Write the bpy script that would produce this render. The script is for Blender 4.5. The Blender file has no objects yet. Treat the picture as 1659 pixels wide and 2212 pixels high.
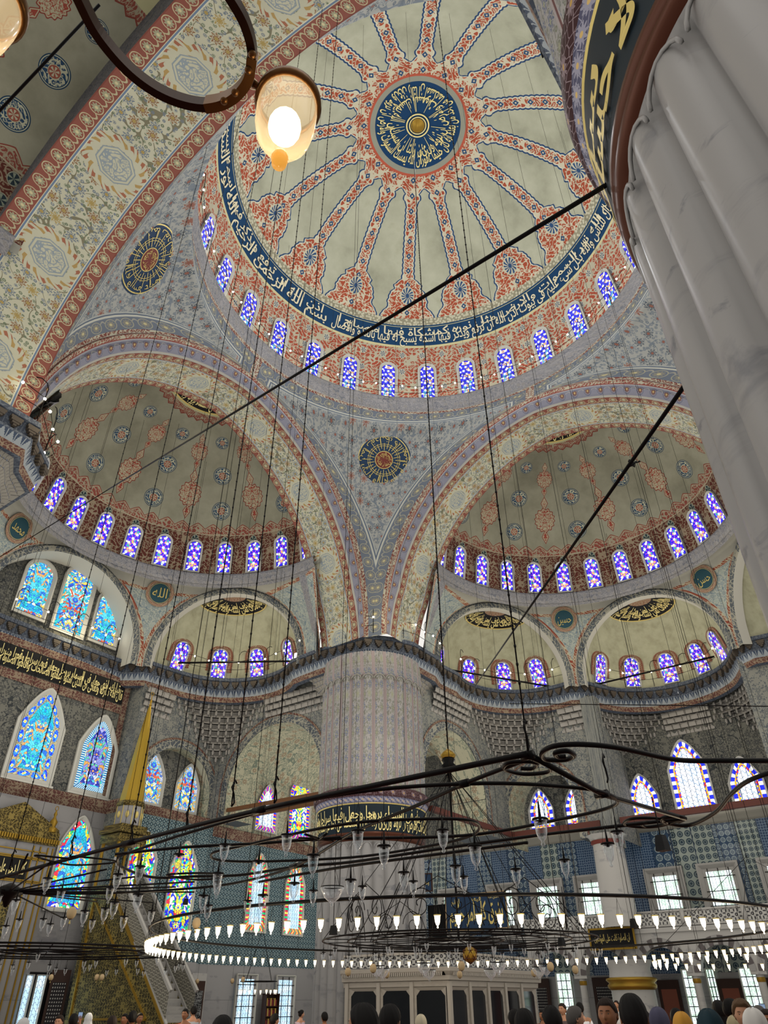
import bpy, bmesh, math, random
import numpy as np
from mathutils import Vector, Matrix
PI = math.pi; R = math.radians
sin, cos, sqrt = math.sin, math.cos, math.sqrt
random.seed(7)
sc = bpy.context.scene; COL = sc.collection

# ------------------------------------------------------------------ camera, world, light, exposure
CAM = Vector((-18.165, -10.494, 1.7)); YAW, PIT, ROL, FPX = R(35.981), R(35.2), R(-0.379), 1505.0
fwv = Vector((cos(PIT)*cos(YAW), cos(PIT)*sin(YAW), sin(PIT)))
r0 = Vector((sin(YAW), -cos(YAW), 0)); u0 = r0.cross(fwv)
rgt = cos(ROL)*r0 + sin(ROL)*u0; upv = -sin(ROL)*r0 + cos(ROL)*u0
cd = bpy.data.cameras.new('camera'); cam = bpy.data.objects.new('camera', cd); COL.objects.link(cam)
cam.matrix_world = Matrix(((rgt.x, upv.x, -fwv.x, CAM.x), (rgt.y, upv.y, -fwv.y, CAM.y), (rgt.z, upv.z, -fwv.z, CAM.z), (0, 0, 0, 1)))
cd.sensor_fit = 'HORIZONTAL'; cd.sensor_width = 36; cd.lens = FPX/1659*36; cd.clip_start = 0.05; cd.clip_end = 500
sc.camera = cam
sc.view_settings.view_transform = 'Standard'; sc.view_settings.look = 'None'; sc.view_settings.gamma = 1
sc.view_settings.use_curve_mapping = False; sc.view_settings.exposure = 0.12
W = bpy.data.worlds.new('world'); sc.world = W; W.use_nodes = True
W.node_tree.nodes['Background'].inputs[0].default_value = (1.0, 0.97, 0.91, 1)
W.node_tree.nodes['Background'].inputs[1].default_value = 0.84
cy = sc.cycles
cy.max_bounces = 5; cy.diffuse_bounces = 2; cy.glossy_bounces = 2; cy.transmission_bounces = 5; cy.transparent_max_bounces = 10
cy.caustics_reflective = False; cy.caustics_refractive = False; cy.use_denoising = True
cy.use_adaptive_sampling = True; cy.adaptive_threshold = 0.03; cy.sample_clamp_indirect = 3
cy.use_fast_gi = True; cy.fast_gi_method = 'REPLACE'; cy.ao_bounces_render = 1; cy.ao_bounces = 1
W.light_settings.distance = 9

def lamp(loc, power, col=(1, .86, .62), size=0.0, kind='POINT', spot=None, to=None):
    l = bpy.data.lights.new('light', kind); l.energy = power; l.color = col
    if kind in ('POINT', 'SPOT'): l.shadow_soft_size = size
    if kind == 'SPOT': l.spot_size = R(spot or 120); l.spot_blend = 1
    o = bpy.data.objects.new('light', l); COL.objects.link(o); o.location = loc
    if to is not None: o.rotation_euler = (Vector(to)-Vector(loc)).to_track_quat('-Z', 'Y').to_euler()
    return o
# daylight that the rings of windows throw into the domes
for k in range(6):
    a = R(39+60*k); lamp((5.5*cos(a), 5.5*sin(a), 31.5), 260, (.93, .96, 1))
# added fill lamps: daylight under the half domes, and one brightening the central pier
for (x, y, w) in ((2, 16, 140), (15, 2, 110), (9, 9, 120)): lamp((x, y, 12), w, (1, .95, .86))
# lamps set behind the cornices, shining up into the niches
for (x, y, w) in ((8.3, 20.6, 75), (19.6, 7.6, 75), (24.8, 0, 80), (1, 25.2, 60), (9.6, 9.6, 45), (-8.3, 20.6, 60), (19.6, -7.6, 60), (12.6, 15.6, 30), (15.2, 12.3, 30), (-9.6, 9.6, 40)):
    lamp((x, y, 19.35), w*1.6, (1, .86, .55))
# lamps of the great chandelier
for k in range(8):
    a = R(45*k); lamp((.2+8*cos(a), 1+8*sin(a), 2.2), 55, (1, .82, .55))

# ------------------------------------------------------------------ pixel -> place on a plane
def ray(px, py):
    return (fwv*FPX + rgt*(px-829.5) - upv*(py-1106)).normalized()
def onz(px, py, z):
    d = ray(px, py); return CAM + d*((z-CAM.z)/d.z)
def onx(px, py, x):
    d = ray(px, py); return CAM + d*((x-CAM.x)/d.x)
def ony(px, py, y):
    d = ray(px, py); return CAM + d*((y-CAM.y)/d.y)
def atd(px, py, dist):
    return CAM + ray(px, py)*dist

# ------------------------------------------------------------------ object helpers
def srgb(h):
    if isinstance(h, tuple): return h
    c = [int(h[i:i+2], 16)/255 for i in (0, 2, 4)]
    return tuple(x/12.92 if x <= .04045 else ((x+.055)/1.055)**2.4 for x in c)
def link(name, me, mats=(), parent=None):
    o = bpy.data.objects.new(name, me); COL.objects.link(o)
    for m in (mats if isinstance(mats, (list, tuple)) else [mats]): me.materials.append(m)
    if parent is not None: o.parent = parent
    return o
def struct(o, label=None):
    o['kind'] = 'structure'
    if label: o['label'] = label
    return o
def tag(o, label, cat, group=None, kind=None):
    o['label'] = label; o['category'] = cat
    if group: o['group'] = group
    if kind: o['kind'] = kind
    return o
def empty(name, loc=(0, 0, 0), rz=0):
    o = bpy.data.objects.new(name, None); COL.objects.link(o); o.location = loc; o.rotation_euler = (0, 0, rz); o.empty_display_size = .1
    return o
def copy_tree(o, parent=None):
    c = o.copy(); COL.objects.link(c)
    if parent is not None: c.parent = parent
    for ch in [x for x in bpy.data.objects if x.parent == o]: copy_tree(ch, c)
    return c
KIDS = {}
def fast_copy(o, kids):
    """kids: list of (child, [grandchildren])"""
    c = o.copy(); COL.objects.link(c)
    for k, gs in kids:
        d = k.copy(); COL.objects.link(d); d.parent = c
        for g in gs:
            e = g.copy(); COL.objects.link(e); e.parent = d
    return c
class MB:
    """collects verts / faces / uvs of one mesh"""
    def __init__(s): s.v = []; s.f = []; s.uv = []; s.mi = []; s.uv2 = []
    def face(s, idx, uv=None, mi=0, uv2=None):
        s.f.append(tuple(idx)); s.mi.append(mi); s.uv.append(uv or [(0, 0)]*len(idx)); s.uv2.append(uv2 or [(0, 0)]*len(idx))
    def grid(s, fn, nu, nv, mi=0):
        """fn(a,b)-> (P,(u,v)) or (P,(u,v),(u2,v2)), a,b in 0..1"""
        b = len(s.v); U = []; U2 = []
        for j in range(nv+1):
            for i in range(nu+1):
                q = fn(i/nu, j/nv); s.v.append(tuple(q[0])); U.append(q[1]); U2.append(q[2] if len(q) > 2 else (0, 0))
        for j in range(nv):
            for i in range(nu):
                k = [j*(nu+1)+i, j*(nu+1)+i+1, (j+1)*(nu+1)+i+1, (j+1)*(nu+1)+i]
                s.face([b+x for x in k], [U[x] for x in k], mi, [U2[x] for x in k])
        return s
    def poly(s, pts, mi=0, uv=None):
        b = len(s.v); s.v += [tuple(p) for p in pts]; s.face(range(b, b+len(pts)), uv, mi)
    def box(s, c, h, M=None, mi=0):
        b = len(s.v); c = Vector(c)
        for x in (-1, 1):
            for y in (-1, 1):
                for z in (-1, 1):
                    d = Vector((x*h[0], y*h[1], z*h[2])); s.v.append(tuple(c+(M @ d if M else d)))
        hx, hy, hz = h
        for q, (p, r) in (((0, 1, 3, 2), (hy, hz)), ((4, 6, 7, 5), (hy, hz)), ((0, 4, 5, 1), (hx, hz)), ((2, 3, 7, 6), (hx, hz)), ((0, 2, 6, 4), (hx, hy)), ((1, 5, 7, 3), (hx, hy))):
            s.face([b+i for i in q], [(0, 0), (2*p, 0), (2*p, 2*r), (0, 2*r)], mi)
        return s
    def lathe(s, prof, n=32, c=(0, 0, 0), a0=0, a1=2*PI, mi=0, sx=1, sy=1, flute=None):
        L = [0]
        for i in range(1, len(prof)): L.append(L[-1]+math.dist(prof[i], prof[i-1]))
        m = len(prof)-1
        def f(a, b):
            j = round(b*m); r, z = prof[j]; t = a0+(a1-a0)*a
            rr = r*(flute(t, z) if flute else 1)
            return (c[0]+rr*sx*cos(t), c[1]+rr*sy*sin(t), c[2]+z), (t*max(r, .01), L[j])
        return s.grid(f, n, m, mi)
    def tube(s, pts, r, n=6, mi=0, close=False, flat=None):
        pts = [Vector(p) for p in pts]; b0 = len(s.v); N = len(pts); U = 0; up = Vector((0, 0, 1))
        prev = None
        for i, p in enumerate(pts):
            if close: t = pts[(i+1) % N]-pts[i-1]
            else: t = pts[min(i+1, N-1)]-pts[max(i-1, 0)]
            t.normalize()
            x = t.cross(up) if abs(t.z) < .95 else t.cross(Vector((1, 0, 0)))
            x.normalize(); y = x.cross(t)
            if prev is not None and x.dot(prev) < 0: x, y = -x, -y
            prev = x
            rr = r[i] if isinstance(r, (list, tuple)) else r
            fx, fy = flat or (1, 1)
            for k in range(n):
                a = 2*PI*k/n+ (PI/n if n == 4 else 0); s.v.append(tuple(p+x*(cos(a)*rr*fx)+y*(sin(a)*rr*fy)))
        for i in range(N if close else N-1):
            for k in range(n):
                q = [b0+i*n+k, b0+i*n+(k+1) % n, b0+((i+1) % N)*n+(k+1) % n, b0+((i+1) % N)*n+k]
                s.face(q, None, mi)
        if not close:
            s.face([b0+k for k in range(n)][::-1], None, mi); s.face([b0+(N-1)*n+k for k in range(n)], None, mi)
        return s
    def sphere(s, c, r, n=10, m=6, mi=0, sz=1):
        return s.lathe([(max(r*cos(PI*(j/m-.5)), 1e-4), r*sz*sin(PI*(j/m-.5))) for j in range(m+1)], n, c, mi=mi)
    def build(s, name, mats, parent=None, smooth=True, merge=False):
        me = bpy.data.meshes.new(name); me.from_pydata(s.v, [], s.f)
        u = me.uv_layers.new(name='uv'); u.data.foreach_set('uv', [x for f in s.uv for p in f for x in p])
        if any(any(p != (0, 0) for p in f) for f in s.uv2[:50]) or any(any(p != (0, 0) for p in f) for f in s.uv2[-50:]):
            u2 = me.uv_layers.new(name='uv2'); u2.data.foreach_set('uv', [x for f in s.uv2 for p in f for x in p])
        me.polygons.foreach_set('material_index', s.mi)
        me.polygons.foreach_set('use_smooth', [smooth]*len(s.f))
        if merge:
            bm = bmesh.new(); bm.from_mesh(me); bmesh.ops.remove_doubles(bm, verts=bm.verts, dist=1e-4); bm.to_mesh(me); bm.free()
        me.update()
        return link(name, me, mats, parent)

# ------------------------------------------------------------------ shader expressions
class X:
    def __init__(s, b, k): s.b = b; s.k = k
    def __add__(s, o): return s.b.m('ADD', s, o)
    __radd__ = __add__
    def __sub__(s, o): return s.b.m('SUBTRACT', s, o)
    def __rsub__(s, o): return s.b.m('SUBTRACT', o, s)
    def __mul__(s, o): return s.b.m('MULTIPLY', s, o)
    __rmul__ = __mul__
    def __truediv__(s, o): return s.b.m('DIVIDE', s, o)
    def __rtruediv__(s, o): return s.b.m('DIVIDE', o, s)
    def __lt__(s, o): return s.b.m('LESS_THAN', s, o)
    def __gt__(s, o): return s.b.m('GREATER_THAN', s, o)
    def __mod__(s, o): return s.b.m('FLOORED_MODULO', s, o)
    def __abs__(s): return s.b.m('ABSOLUTE', s)
    def __neg__(s): return s.b.m('MULTIPLY', s, -1)
class Mat:
    def __init__(s, name):
        s.mat = bpy.data.materials.new(name); s.mat.use_nodes = True; s.nt = s.mat.node_tree; s.n = s.nt.nodes; s.l = s.nt.links
        s.bsdf = s.n['Principled BSDF']; s.cache = {}
    def put(s, sock, v):
        if isinstance(v, X): s.l.new(v.k, sock)
        elif isinstance(v, tuple): sock.default_value = (*v, 1) if len(v) == 3 and sock.type == 'RGBA' else v
        elif isinstance(v, str): sock.default_value = (*srgb(v), 1)
        else: sock.default_value = v
    def m(s, op, a, b=None, c=None):
        n = s.n.new('ShaderNodeMath'); n.operation = op; s.put(n.inputs[0], a)
        if b is not None: s.put(n.inputs[1], b)
        if c is not None: s.put(n.inputs[2], c)
        return X(s, n.outputs[0])
    def sin(s, a): return s.m('SINE', a)
    def mn(s, a, b): return s.m('MINIMUM', a, b)
    def mx(s, a, b): return s.m('MAXIMUM', a, b)
    def length(s, a, b): return s.m('SQRT', a*a+b*b)
    def atan(s, a, b): return s.m('ARCTAN2', a, b)
    def uv(s, name='uv'):
        if name in s.cache: return s.cache[name]
        n = s.n.new('ShaderNodeUVMap'); n.uv_map = name; q = s.n.new('ShaderNodeSeparateXYZ'); s.l.new(n.outputs[0], q.inputs[0])
        s.cache[name] = (X(s, q.outputs[0]), X(s, q.outputs[1])); return s.cache[name]
    def obj(s):
        n = s.n.new('ShaderNodeTexCoord'); return X(s, n.outputs['Object'])
    def vec(s, a, b, c=0.0):
        n = s.n.new('ShaderNodeCombineXYZ'); s.put(n.inputs[0], a); s.put(n.inputs[1], b); s.put(n.inputs[2], c); return X(s, n.outputs[0])
    def sep(s, v):
        q = s.n.new('ShaderNodeSeparateXYZ'); s.put(q.inputs[0], v); return [X(s, q.outputs[i]) for i in range(3)]
    def mix(s, f, a, b):
        n = s.n.new('ShaderNodeMix'); n.data_type = 'RGBA'; s.put(n.inputs[0], f); s.put(n.inputs[6], a); s.put(n.inputs[7], b); return X(s, n.outputs[2])
    def noise(s, v, scale, detail=2, rough=.5):
        n = s.n.new('ShaderNodeTexNoise'); s.put(n.inputs['Vector'], v); n.inputs['Scale'].default_value = scale; n.inputs['Detail'].default_value = detail; n.inputs['Roughness'].default_value = rough
        return X(s, n.outputs[0])
    def vor(s, v, scale=1, rnd=1, feat='F1'):
        n = s.n.new('ShaderNodeTexVoronoi'); n.voronoi_dimensions = '2D'; n.feature = feat; s.put(n.inputs['Vector'], v); n.inputs['Scale'].default_value = scale; n.inputs['Randomness'].default_value = rnd
        if feat == 'DISTANCE_TO_EDGE': return X(s, n.outputs['Distance'])
        return X(s, n.outputs['Distance']), X(s, n.outputs['Color']), X(s, n.outputs['Position'])
    def ramp(s, f, stops, interp='LINEAR'):
        n = s.n.new('ShaderNodeValToRGB'); s.put(n.inputs[0], f); r = n.color_ramp; r.interpolation = interp
        while len(r.elements) > 1: r.elements.remove(r.elements[0])
        r.elements[0].position = stops[0][0]; r.elements[0].color = (*srgb(stops[0][1]), 1) if not isinstance(stops[0][1], (int, float)) else (stops[0][1],)*3+(1,)
        for p, c in stops[1:]:
            e = r.elements.new(p); e.color = (*srgb(c), 1) if not isinstance(c, (int, float)) else (c,)*3+(1,)
        return X(s, n.outputs[0])
    def step(s, a, lo, hi): return (a > lo)*(a < hi)
    def dirt(s, col, v, scale=.5, amt=.22, detail=5):
        n = s.noise(v, scale, detail, .6); g = s.m('MULTIPLY_ADD', n, amt*2, 1-amt)
        q = s.n.new('ShaderNodeVectorMath'); q.operation = 'SCALE'; s.put(q.inputs[0], col); s.put(q.inputs['Scale'], g)
        return X(s, q.outputs[0])
    def lace(s, u, v, k=1.0, w=.34, ph=0.):
        """flowing curls: contour of crossed waves"""
        u = u*k; v = v*k
        f = s.sin(u*2.9+1.9*s.sin(v*2.3+ph))+s.sin(v*3.1+1.9*s.sin(u*2.1+1.+ph))
        g = s.sin(u*5.3+1.6*s.sin(v*4.7))*s.sin(v*5.9+1.4*s.sin(u*4.3))
        return s.mx(abs(f) < w, s.step(g, .42, .9))
    # --- an arabesque of flowers and tendrils over p=(u,v), one flower per unit cell
    def arab(s, u, v, g, leaf, f1, f2, core, vine=None, k=1.0, rnd=.45, dens=.33):
        u = u*k; v = v*k
        p = s.vec(u, v); d, c, pos = s.vor(p, 1, rnd); px, py, _ = s.sep(pos); dx, dy = u-px, v-py
        ang = s.atan(dy, dx); rr = .30+.06*s.sin(ang*8.)
        cr = s.sep(c)
        p2 = s.vec(u*1.+.3*v, v-.3*u); d2, c2, pos2 = s.vor(p2, 3.2, 1.); qx, qy, _ = s.sep(pos2)
        wu = u*3.2; col = s.mix(abs(s.sin(u*3.3+1.7*s.sin(v*3.1))+s.sin(v*3.5+1.7*s.sin(u*2.7))) < .17, g, vine or leaf)
        lf = s.mix(s.sep(c2)[1] > .55, leaf, f2)
        e2 = s.m('FRACT', (d2*3.5)+s.sep(c2)[0])
        col = s.mix((d2 < dens)*(e2 > .28), col, lf)
        fl = s.mix(cr[0] > .55, f1, f2); fl = s.mix(cr[1] > .8, fl, core)
        col = s.mix(d < rr+.06, col, g); col = s.mix(d < rr, col, fl)
        col = s.mix(s.step(d, .185, .215), col, g); col = s.mix((s.sin(ang*8.+1.) > .86)*s.step(d, .1, .4), col, g)
        col = s.mix(d < .10, col, core)
        return col
    # --- a border: roundels along u (metres), v in 0..w
    def roundels(s, u, v, w, L, g, ring, fl, leaf, core='c9b98a'):
        x = (u % L)-L/2; y = v-w/2; d = s.length(x, y); a = s.atan(y, x); k = w*.5
        col = s.mix(abs(y-(w*.33)*s.sin(u*(2*PI/L)+PI/2)) < w*.06, g, leaf)
        col = s.mix(d < k*.86, col, ring); col = s.mix(d < k*.74, col, g)
        col = s.mix(d < k*(.52)+k*.12*s.sin(a*9.), col, fl); col = s.mix(d < k*.2, col, core)
        return col
    def out(s, col, rough=.75, metal=0, emit=None, es=0, bump=None, bs=.3, bd=.05, spec=.3):
        s.put(s.bsdf.inputs['Base Color'], col); s.put(s.bsdf.inputs['Roughness'], rough); s.bsdf.inputs['Metallic'].default_value = metal
        s.bsdf.inputs['Specular IOR Level'].default_value = spec
        if emit is not None: s.put(s.bsdf.inputs['Emission Color'], emit); s.bsdf.inputs['Emission Strength'].default_value = es; s.mat.cycles.emission_sampling = 'NONE'
        if bump is not None:
            n = s.n.new('ShaderNodeBump'); s.put(n.inputs['Height'], bump); n.inputs['Strength'].default_value = bs; n.inputs['Distance'].default_value = bd
            s.l.new(n.outputs[0], s.bsdf.inputs['Normal'])
        return s.mat
def plain(name, col, rough=.6, metal=0, emit=None, es=0, spec=.4):
    b = Mat(name); return b.out(srgb(col), rough, metal, srgb(emit) if emit else None, es, spec=spec)
# ------------------------------------------------------------------ materials
CREAM = 'aaa792'; PLAS = 'a7a690'; DRED = '7c4136'; LBLUE = '5d6c80'; NAVY = '123252'; GOLD = 'e9d98c'
def mat_dome():
    b = Mat('dome_paint'); az, el = b.uv(); RR = 11.75
    ce = b.m('COSINE', el*(PI/180)); q_ = b.n.new('ShaderNodeVectorMath'); q_.operation = 'SCALE'; b.put(q_.inputs[0], b.obj()); q_.inputs['Scale'].default_value = .6; o3 = X(b, q_.outputs[0])
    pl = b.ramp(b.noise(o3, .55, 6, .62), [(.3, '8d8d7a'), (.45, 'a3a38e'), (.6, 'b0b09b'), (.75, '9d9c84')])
    # sixteen spokes
    da = ((az-(39.2-11.25)) % 22.5)-11.25
    lat = abs(da)*(PI/180*RR)*ce; sl = da*(PI/180*RR)*ce
    t = (el-30)/50
    wr = b.ramp(t, [(0, .95), (.06, .85), (.11, .62), (.135, .66), (.2, .56), (.225, .42), (.25, .44), (.29, .2), (.32, .165), (.74, .150), (.765, .24), (.79, .25), (.80, .18), (.835, .36), (.86, .40), (.88, .31), (.90, .9), (1, .95)])*2.0
    cusp = .05*abs(b.sin(el*1.9))
    red = lat < wr-.09+cusp; wl = lat < wr+cusp-.02; bl = lat < wr+.07+cusp
    u = el*.205
    # inside a spoke: cream tendrils and blue diamonds on red
    e = b.lace(sl, u, 3.4, .42)
    rf = b.mix(e, 'a04a33', 'c4bba2')
    L = .92; x = (u % L)-L/2
    dd = abs(x)*.85+lat
    rf = b.mix(dd < .2, rf, 'bdb79f'); rf = b.mix(dd < .17, rf, '2b476b'); rf = b.mix(dd < .06, rf, 'c4bba2')
    big = b.length(lat*1.1, (el-39.2)*.205*.8); rf = b.mix(big < .5, rf, 'bdb79f'); rf = b.mix(big < .44, rf, '2b4a72')
    rf = b.mix(b.step(b.sin(b.atan(sl, (el-39.2)*.205)*12.+big*9.), .1, 2.)*(big < .44)*(big > .12), rf, 'bdb79f')
    col = b.mix(bl, pl, '24426a'); col = b.mix(wl, col, 'c8c3ad'); col = b.mix(red, col, rf)
    # border above the band
    sp, sc_, _ = b.vor(b.vec(az*.205*.88, el*.205), 5.2, .9)
    bd = b.mix(sp < .38, '8f8a74', 'bdb8a0'); col = b.mix(el < 31.7, col, bd); col = b.mix(el < 29.4, col, '143b5f'); col = b.mix(b.step(el, 28.75, 28.9), col, 'c9c08d')
    col = b.mix(el < 22.4, col, 'c2b98e')
    # lower red arabesque
    um = az*(PI/180*RR)*.95; vm = el*(PI/180*RR)
    e = b.lace(um, vm, 3.7, .62)
    lo = b.mix(e, '9c4733', 'aca48e')
    x = ((um+.66) % 1.318)-.659; L = 1.25; y = ((vm+.5) % L)-L/2; d = b.length(x*1.2, y)
    lo = b.mix(d < .24, lo, 'b9b29c'); lo = b.mix(d < .2, lo, '5b6675'); lo = b.mix(b.step(b.sin(b.atan(x, y)*6.), .2, 2.)*(d < .2), lo, 'b9b29c')
    col = b.mix(el < 21.6, col, lo); col = b.mix(el < .6, col, '8b8a86')
    # ring at the crown
    col = b.mix(el > 75.2, col, 'b05540'); col = b.mix(el > 75.9, col, '8f8f80'); col = b.mix(el > 77.4, col, '143b61')
    return b.out(b.dirt(col, o3, 1.6, .12), .9)
def mat_semi():
    b = Mat('half_dome_paint'); az, el = b.uv(); RR = 8.9
    ce = b.m('COSINE', el*(PI/180)); q_ = b.n.new('ShaderNodeVectorMath'); q_.operation = 'SCALE'; b.put(q_.inputs[0], b.obj()); q_.inputs['Scale'].default_value = .6; o3 = X(b, q_.outputs[0])
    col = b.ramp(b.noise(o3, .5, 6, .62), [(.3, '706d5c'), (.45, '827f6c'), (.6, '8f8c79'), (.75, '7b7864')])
    P = 32.7
    def loc(rowel, off):
        return (((az-90+P*50+off+P/2) % P)-P/2)*(PI/180*RR)*ce, (el-rowel)*(PI/180*RR)
    for rowel, r in ((30.5, .60), (45.4, .58), (59.6, .42)):
        x, y = loc(rowel, P/2); d = b.length(x, y); a = b.atan(y, x)
        lace = b.lace(x, y, 5.5, .5, rowel)
        f = b.mix(lace, '26405a', 'a9a78f'); f = b.mix(d < r*.42, f, 'a39d84'); f = b.mix(d < r*.38, f, '8a4a3c'); f = b.mix((d < r*.3)*(b.sin(a*6.) > 0.), f, 'a9a38a')
        col = b.mix(d < r, col, '1e3950'); col = b.mix(d < r*.93, col, 'a9a78f'); col = b.mix(d < r*.88, col, '1e3950'); col = b.mix(d < r*.82, col, f)
    for rowel, k in ((36.2, 1.0), (54.6, .74)):
        x, y = loc(rowel, 0.); x = x/k; y = y/k; d = b.length(x, y*.82); a = b.atan(y, x); r = .60+.045*b.sin(a*14.)
        y2 = abs(y)-1.16; d2 = abs(x)*1.25+abs(y2)*.62; st = (abs(x) < .07)*(abs(y) < 1.2)
        lace = b.lace(abs(x), y, 4.6, .42, rowel)
        f = b.mix(lace, 'a29a80', '8c4033')
        col = b.mix(b.mx(b.mx(d < r+.07, d2 < .31), st), col, '7c3a2f'); col = b.mix(b.mx(d < r+.01, d2 < .25), col, 'a29a80'); col = b.mix(b.mx(d < r-.04, d2 < .19), col, f)
    # crenellated border and the red band with the windows
    um = az*(PI/180*RR)
    tooth = abs(((az*.5) % 3.4)-1.7); h = 24.2-b.m('POWER', tooth, 1.3)*1.15
    vm = el*(PI/180*RR)
    lace = b.lace(um, vm, 3.6, .42)
    rb = b.mix(lace, '7d4136', '928771')
    col = b.mix(el < h+.55, col, '7a3b30'); col = b.mix(el < h+.15, col, '9a8f77'); col = b.mix(el < h-.25, col, rb)
    lo = b.mix(lace, '54281f', '857560')
    x = ((az-6.41) % 12.83)-6.41; xm = x*(PI/180*RR); L = 1.1; y = (vm % L)-L/2; d = b.length(xm, y*.8)
    lo = b.mix(d < .25, lo, '8a8a78'); lo = b.mix(d < .21, lo, '25323a'); lo = b.mix((d < .2)*(b.sin(b.atan(xm, y)*5.) > .3), lo, '808776')
    col = b.mix(el < 20.3, col, '9a8f77'); col = b.mix(el < 19.9, col, lo); col = b.mix(el < 2.2, col, '8d8b80')
    # crown: scalloped red wreath round the inscription
    a2 = (az % 9.)-4.5
    col = b.mix(el > 67.2+abs(a2)*.28, col, '74382d'); col = b.mix(el > 67.7+abs(a2)*.28, col, rb); col = b.mix(el > 71.2, col, 'a9a47e')
    return b.out(b.dirt(col, o3, 1.2, .2), .9)
def mat_band():
    """soffit of a great arch: u along, v across 0..3.07 m"""
    b = Mat('arch_soffit_paint'); u, v = b.uv(); Wd = 3.07
    col = b.arab(u, v, CREAM, '5f6a55', '7c5c40', '646d76', '94804c', '6f6a55', 1.75, .55, .33)
    L = 4.7; x = (u % L)-L/2; y = v-Wd/2; d = b.length(x, y); a = b.atan(y, x)
    oct_ = d*b.m('COSINE', ((a+PI/8) % (PI/4))-PI/8)
    wre = b.step(d+.08*b.sin(a*11.), .80, 1.0)*(b.sin(a*22.+d*20.) > -.2); col = b.mix(b.step(d, .62, 1.05), col, CREAM); col = b.mix(wre, col, b.mix(b.sin(a*11.) > 0, '8f5a44', '9a804f'))
    lace = b.lace(x, y, 6.0, .5)
    col = b.mix(oct_ < .6, col, '7d868a'); col = b.mix(oct_ < .56, col, CREAM); col = b.mix(oct_ < .50, col, '7d868a'); col = b.mix(oct_ < .46, col, b.mix(lace, CREAM, '7e878c'))
    w = .5
    e = b.mn(v, Wd-v)
    bd = b.roundels(u, e, w, .62, '7a463b', 'a79c7c', '8d8a70', 'a1997a', 'b4a983')
    col = b.mix(e < w+.10, col, 'b9b59f'); col = b.mix(e < w+.07, col, '5f7086'); col = b.mix(e < w+.02, col, 'b1ab92'); col = b.mix(e < w, col, bd); col = b.mix(e < .04, col, '6f3d33')
    return b.out(b.dirt(col, b.vec(u, v), .8, .14), .88)
def mat_moulding():
    """face of a great arch: v 0 inner .. .9 outer"""
    b = Mat('arch_moulding_paint'); u, v = b.uv()
    col = b.roundels(u, v-.08, .52, .8, '75747f', '585a6c', '6b4d43', '96928c', 'a58c5c')
    col = b.mix(v < .08, col, '96938a'); col = b.mix(v > .60, col, '8f8d8e'); col = b.mix(v > .66, col, '7a3a32')
    col = b.mix(v > .71, col, b.mix(b.lace(u, v, 5.5, .45), '7d4a40', 'a09a86')); col = b.mix(v > .93, col, '6f3a32')
    return b.out(b.dirt(col, b.vec(u, v), 1.2, .14), .88)
def mat_pend():
    b = Mat('pendentive_paint'); u, v = b.uv(); e, tp = b.uv('uv2')
    col = b.arab(u, v, '8d8d88', '5f676f', '474f58', '6a7076', '7c5246', '686f76', 1.5, .5, .36)
    ee = b.mn(e, tp)
    q = b.m('MULTIPLY_ADD', e < tp, v-u, u)
    bd = b.roundels(q, ee-.25, .72, .82, '5e646e', '8a8776', '77746a', '88867c', 'a89e78')
    col = b.mix(ee < 1.25, col, '91938f'); col = b.mix(ee < 1.17, col, '4c5666'); col = b.mix(ee < 1.10, col, 'a3a298'); col = b.mix(ee < .99, col, '5c6672'); col = b.mix(ee < .97, col, bd)
    col = b.mix(ee < .25, col, b.mix(b.lace(q, ee, 5.5, .45), '6f4038', 'a39d8a')); col = b.mix(ee < .03, col, '9a978c')
    return b.out(b.dirt(col, b.vec(u, v), .8, .14), .88)
def mat_expend():
    b = Mat('small_pendentive_paint'); u, v = b.uv(); e, tp = b.uv('uv2')
    col = b.arab(u, v, '9c9f94', '66767c', '5f6f78', '728088', '8f9890', '62727c', 2.4, .6, .36)
    ee = b.mn(e, tp); q = u+v
    col = b.mix(ee < .30, col, '8f9a94'); col = b.mix(ee < .27, col, b.mix(b.lace(q, ee, 5., .5), '84402f', 'aaa188')); col = b.mix(ee < .06, col, '9a978c')
    return b.out(b.dirt(col, b.vec(u, v), .8, .14), .88)
def mat_exedra():
    """u = azimuth degrees (windows every 32), v elevation degrees"""
    b = Mat('small_half_dome_paint'); az, el = b.uv(); ce = b.m('COSINE', el*(PI/180)); RR = 4.7
    col = b.ramp(b.noise(b.vec(az*ce*.08, el*.08), 1.0, 5, .62), [(.3, '8f8d74'), (.5, 'a5a389'), (.7, 'b0ae94')])
    a2 = (az % 14.)-7.; h = 65+abs(a2)*.95
    lace = b.lace(az, el, .42, .45)
    col = b.mix(el > h-1.6, col, '7c3a2c'); col = b.mix(el > h, col, b.mix(lace, 'a99f82', '85402f'))
    return b.out(b.dirt(col, b.vec(az*.08, el*.08), 1.2, .15), .9)
def mat_darkarab(name, g, leaf, f, sc_=1.6, rough=.85):
    b = Mat(name); u, v = b.uv()
    col = b.arab(u, v, g, leaf, f, leaf, g, leaf, sc_, .5, .34)
    return b.out(b.dirt(col, b.vec(u, v), .7, .2), rough)
def mat_border(name, g='6a4138', l='93836c', sc_=4.5):
    b = Mat(name); u, v = b.uv()
    return b.out(b.mix(b.lace(u, v, sc_*1.1, .4), g, l), .85)
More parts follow.
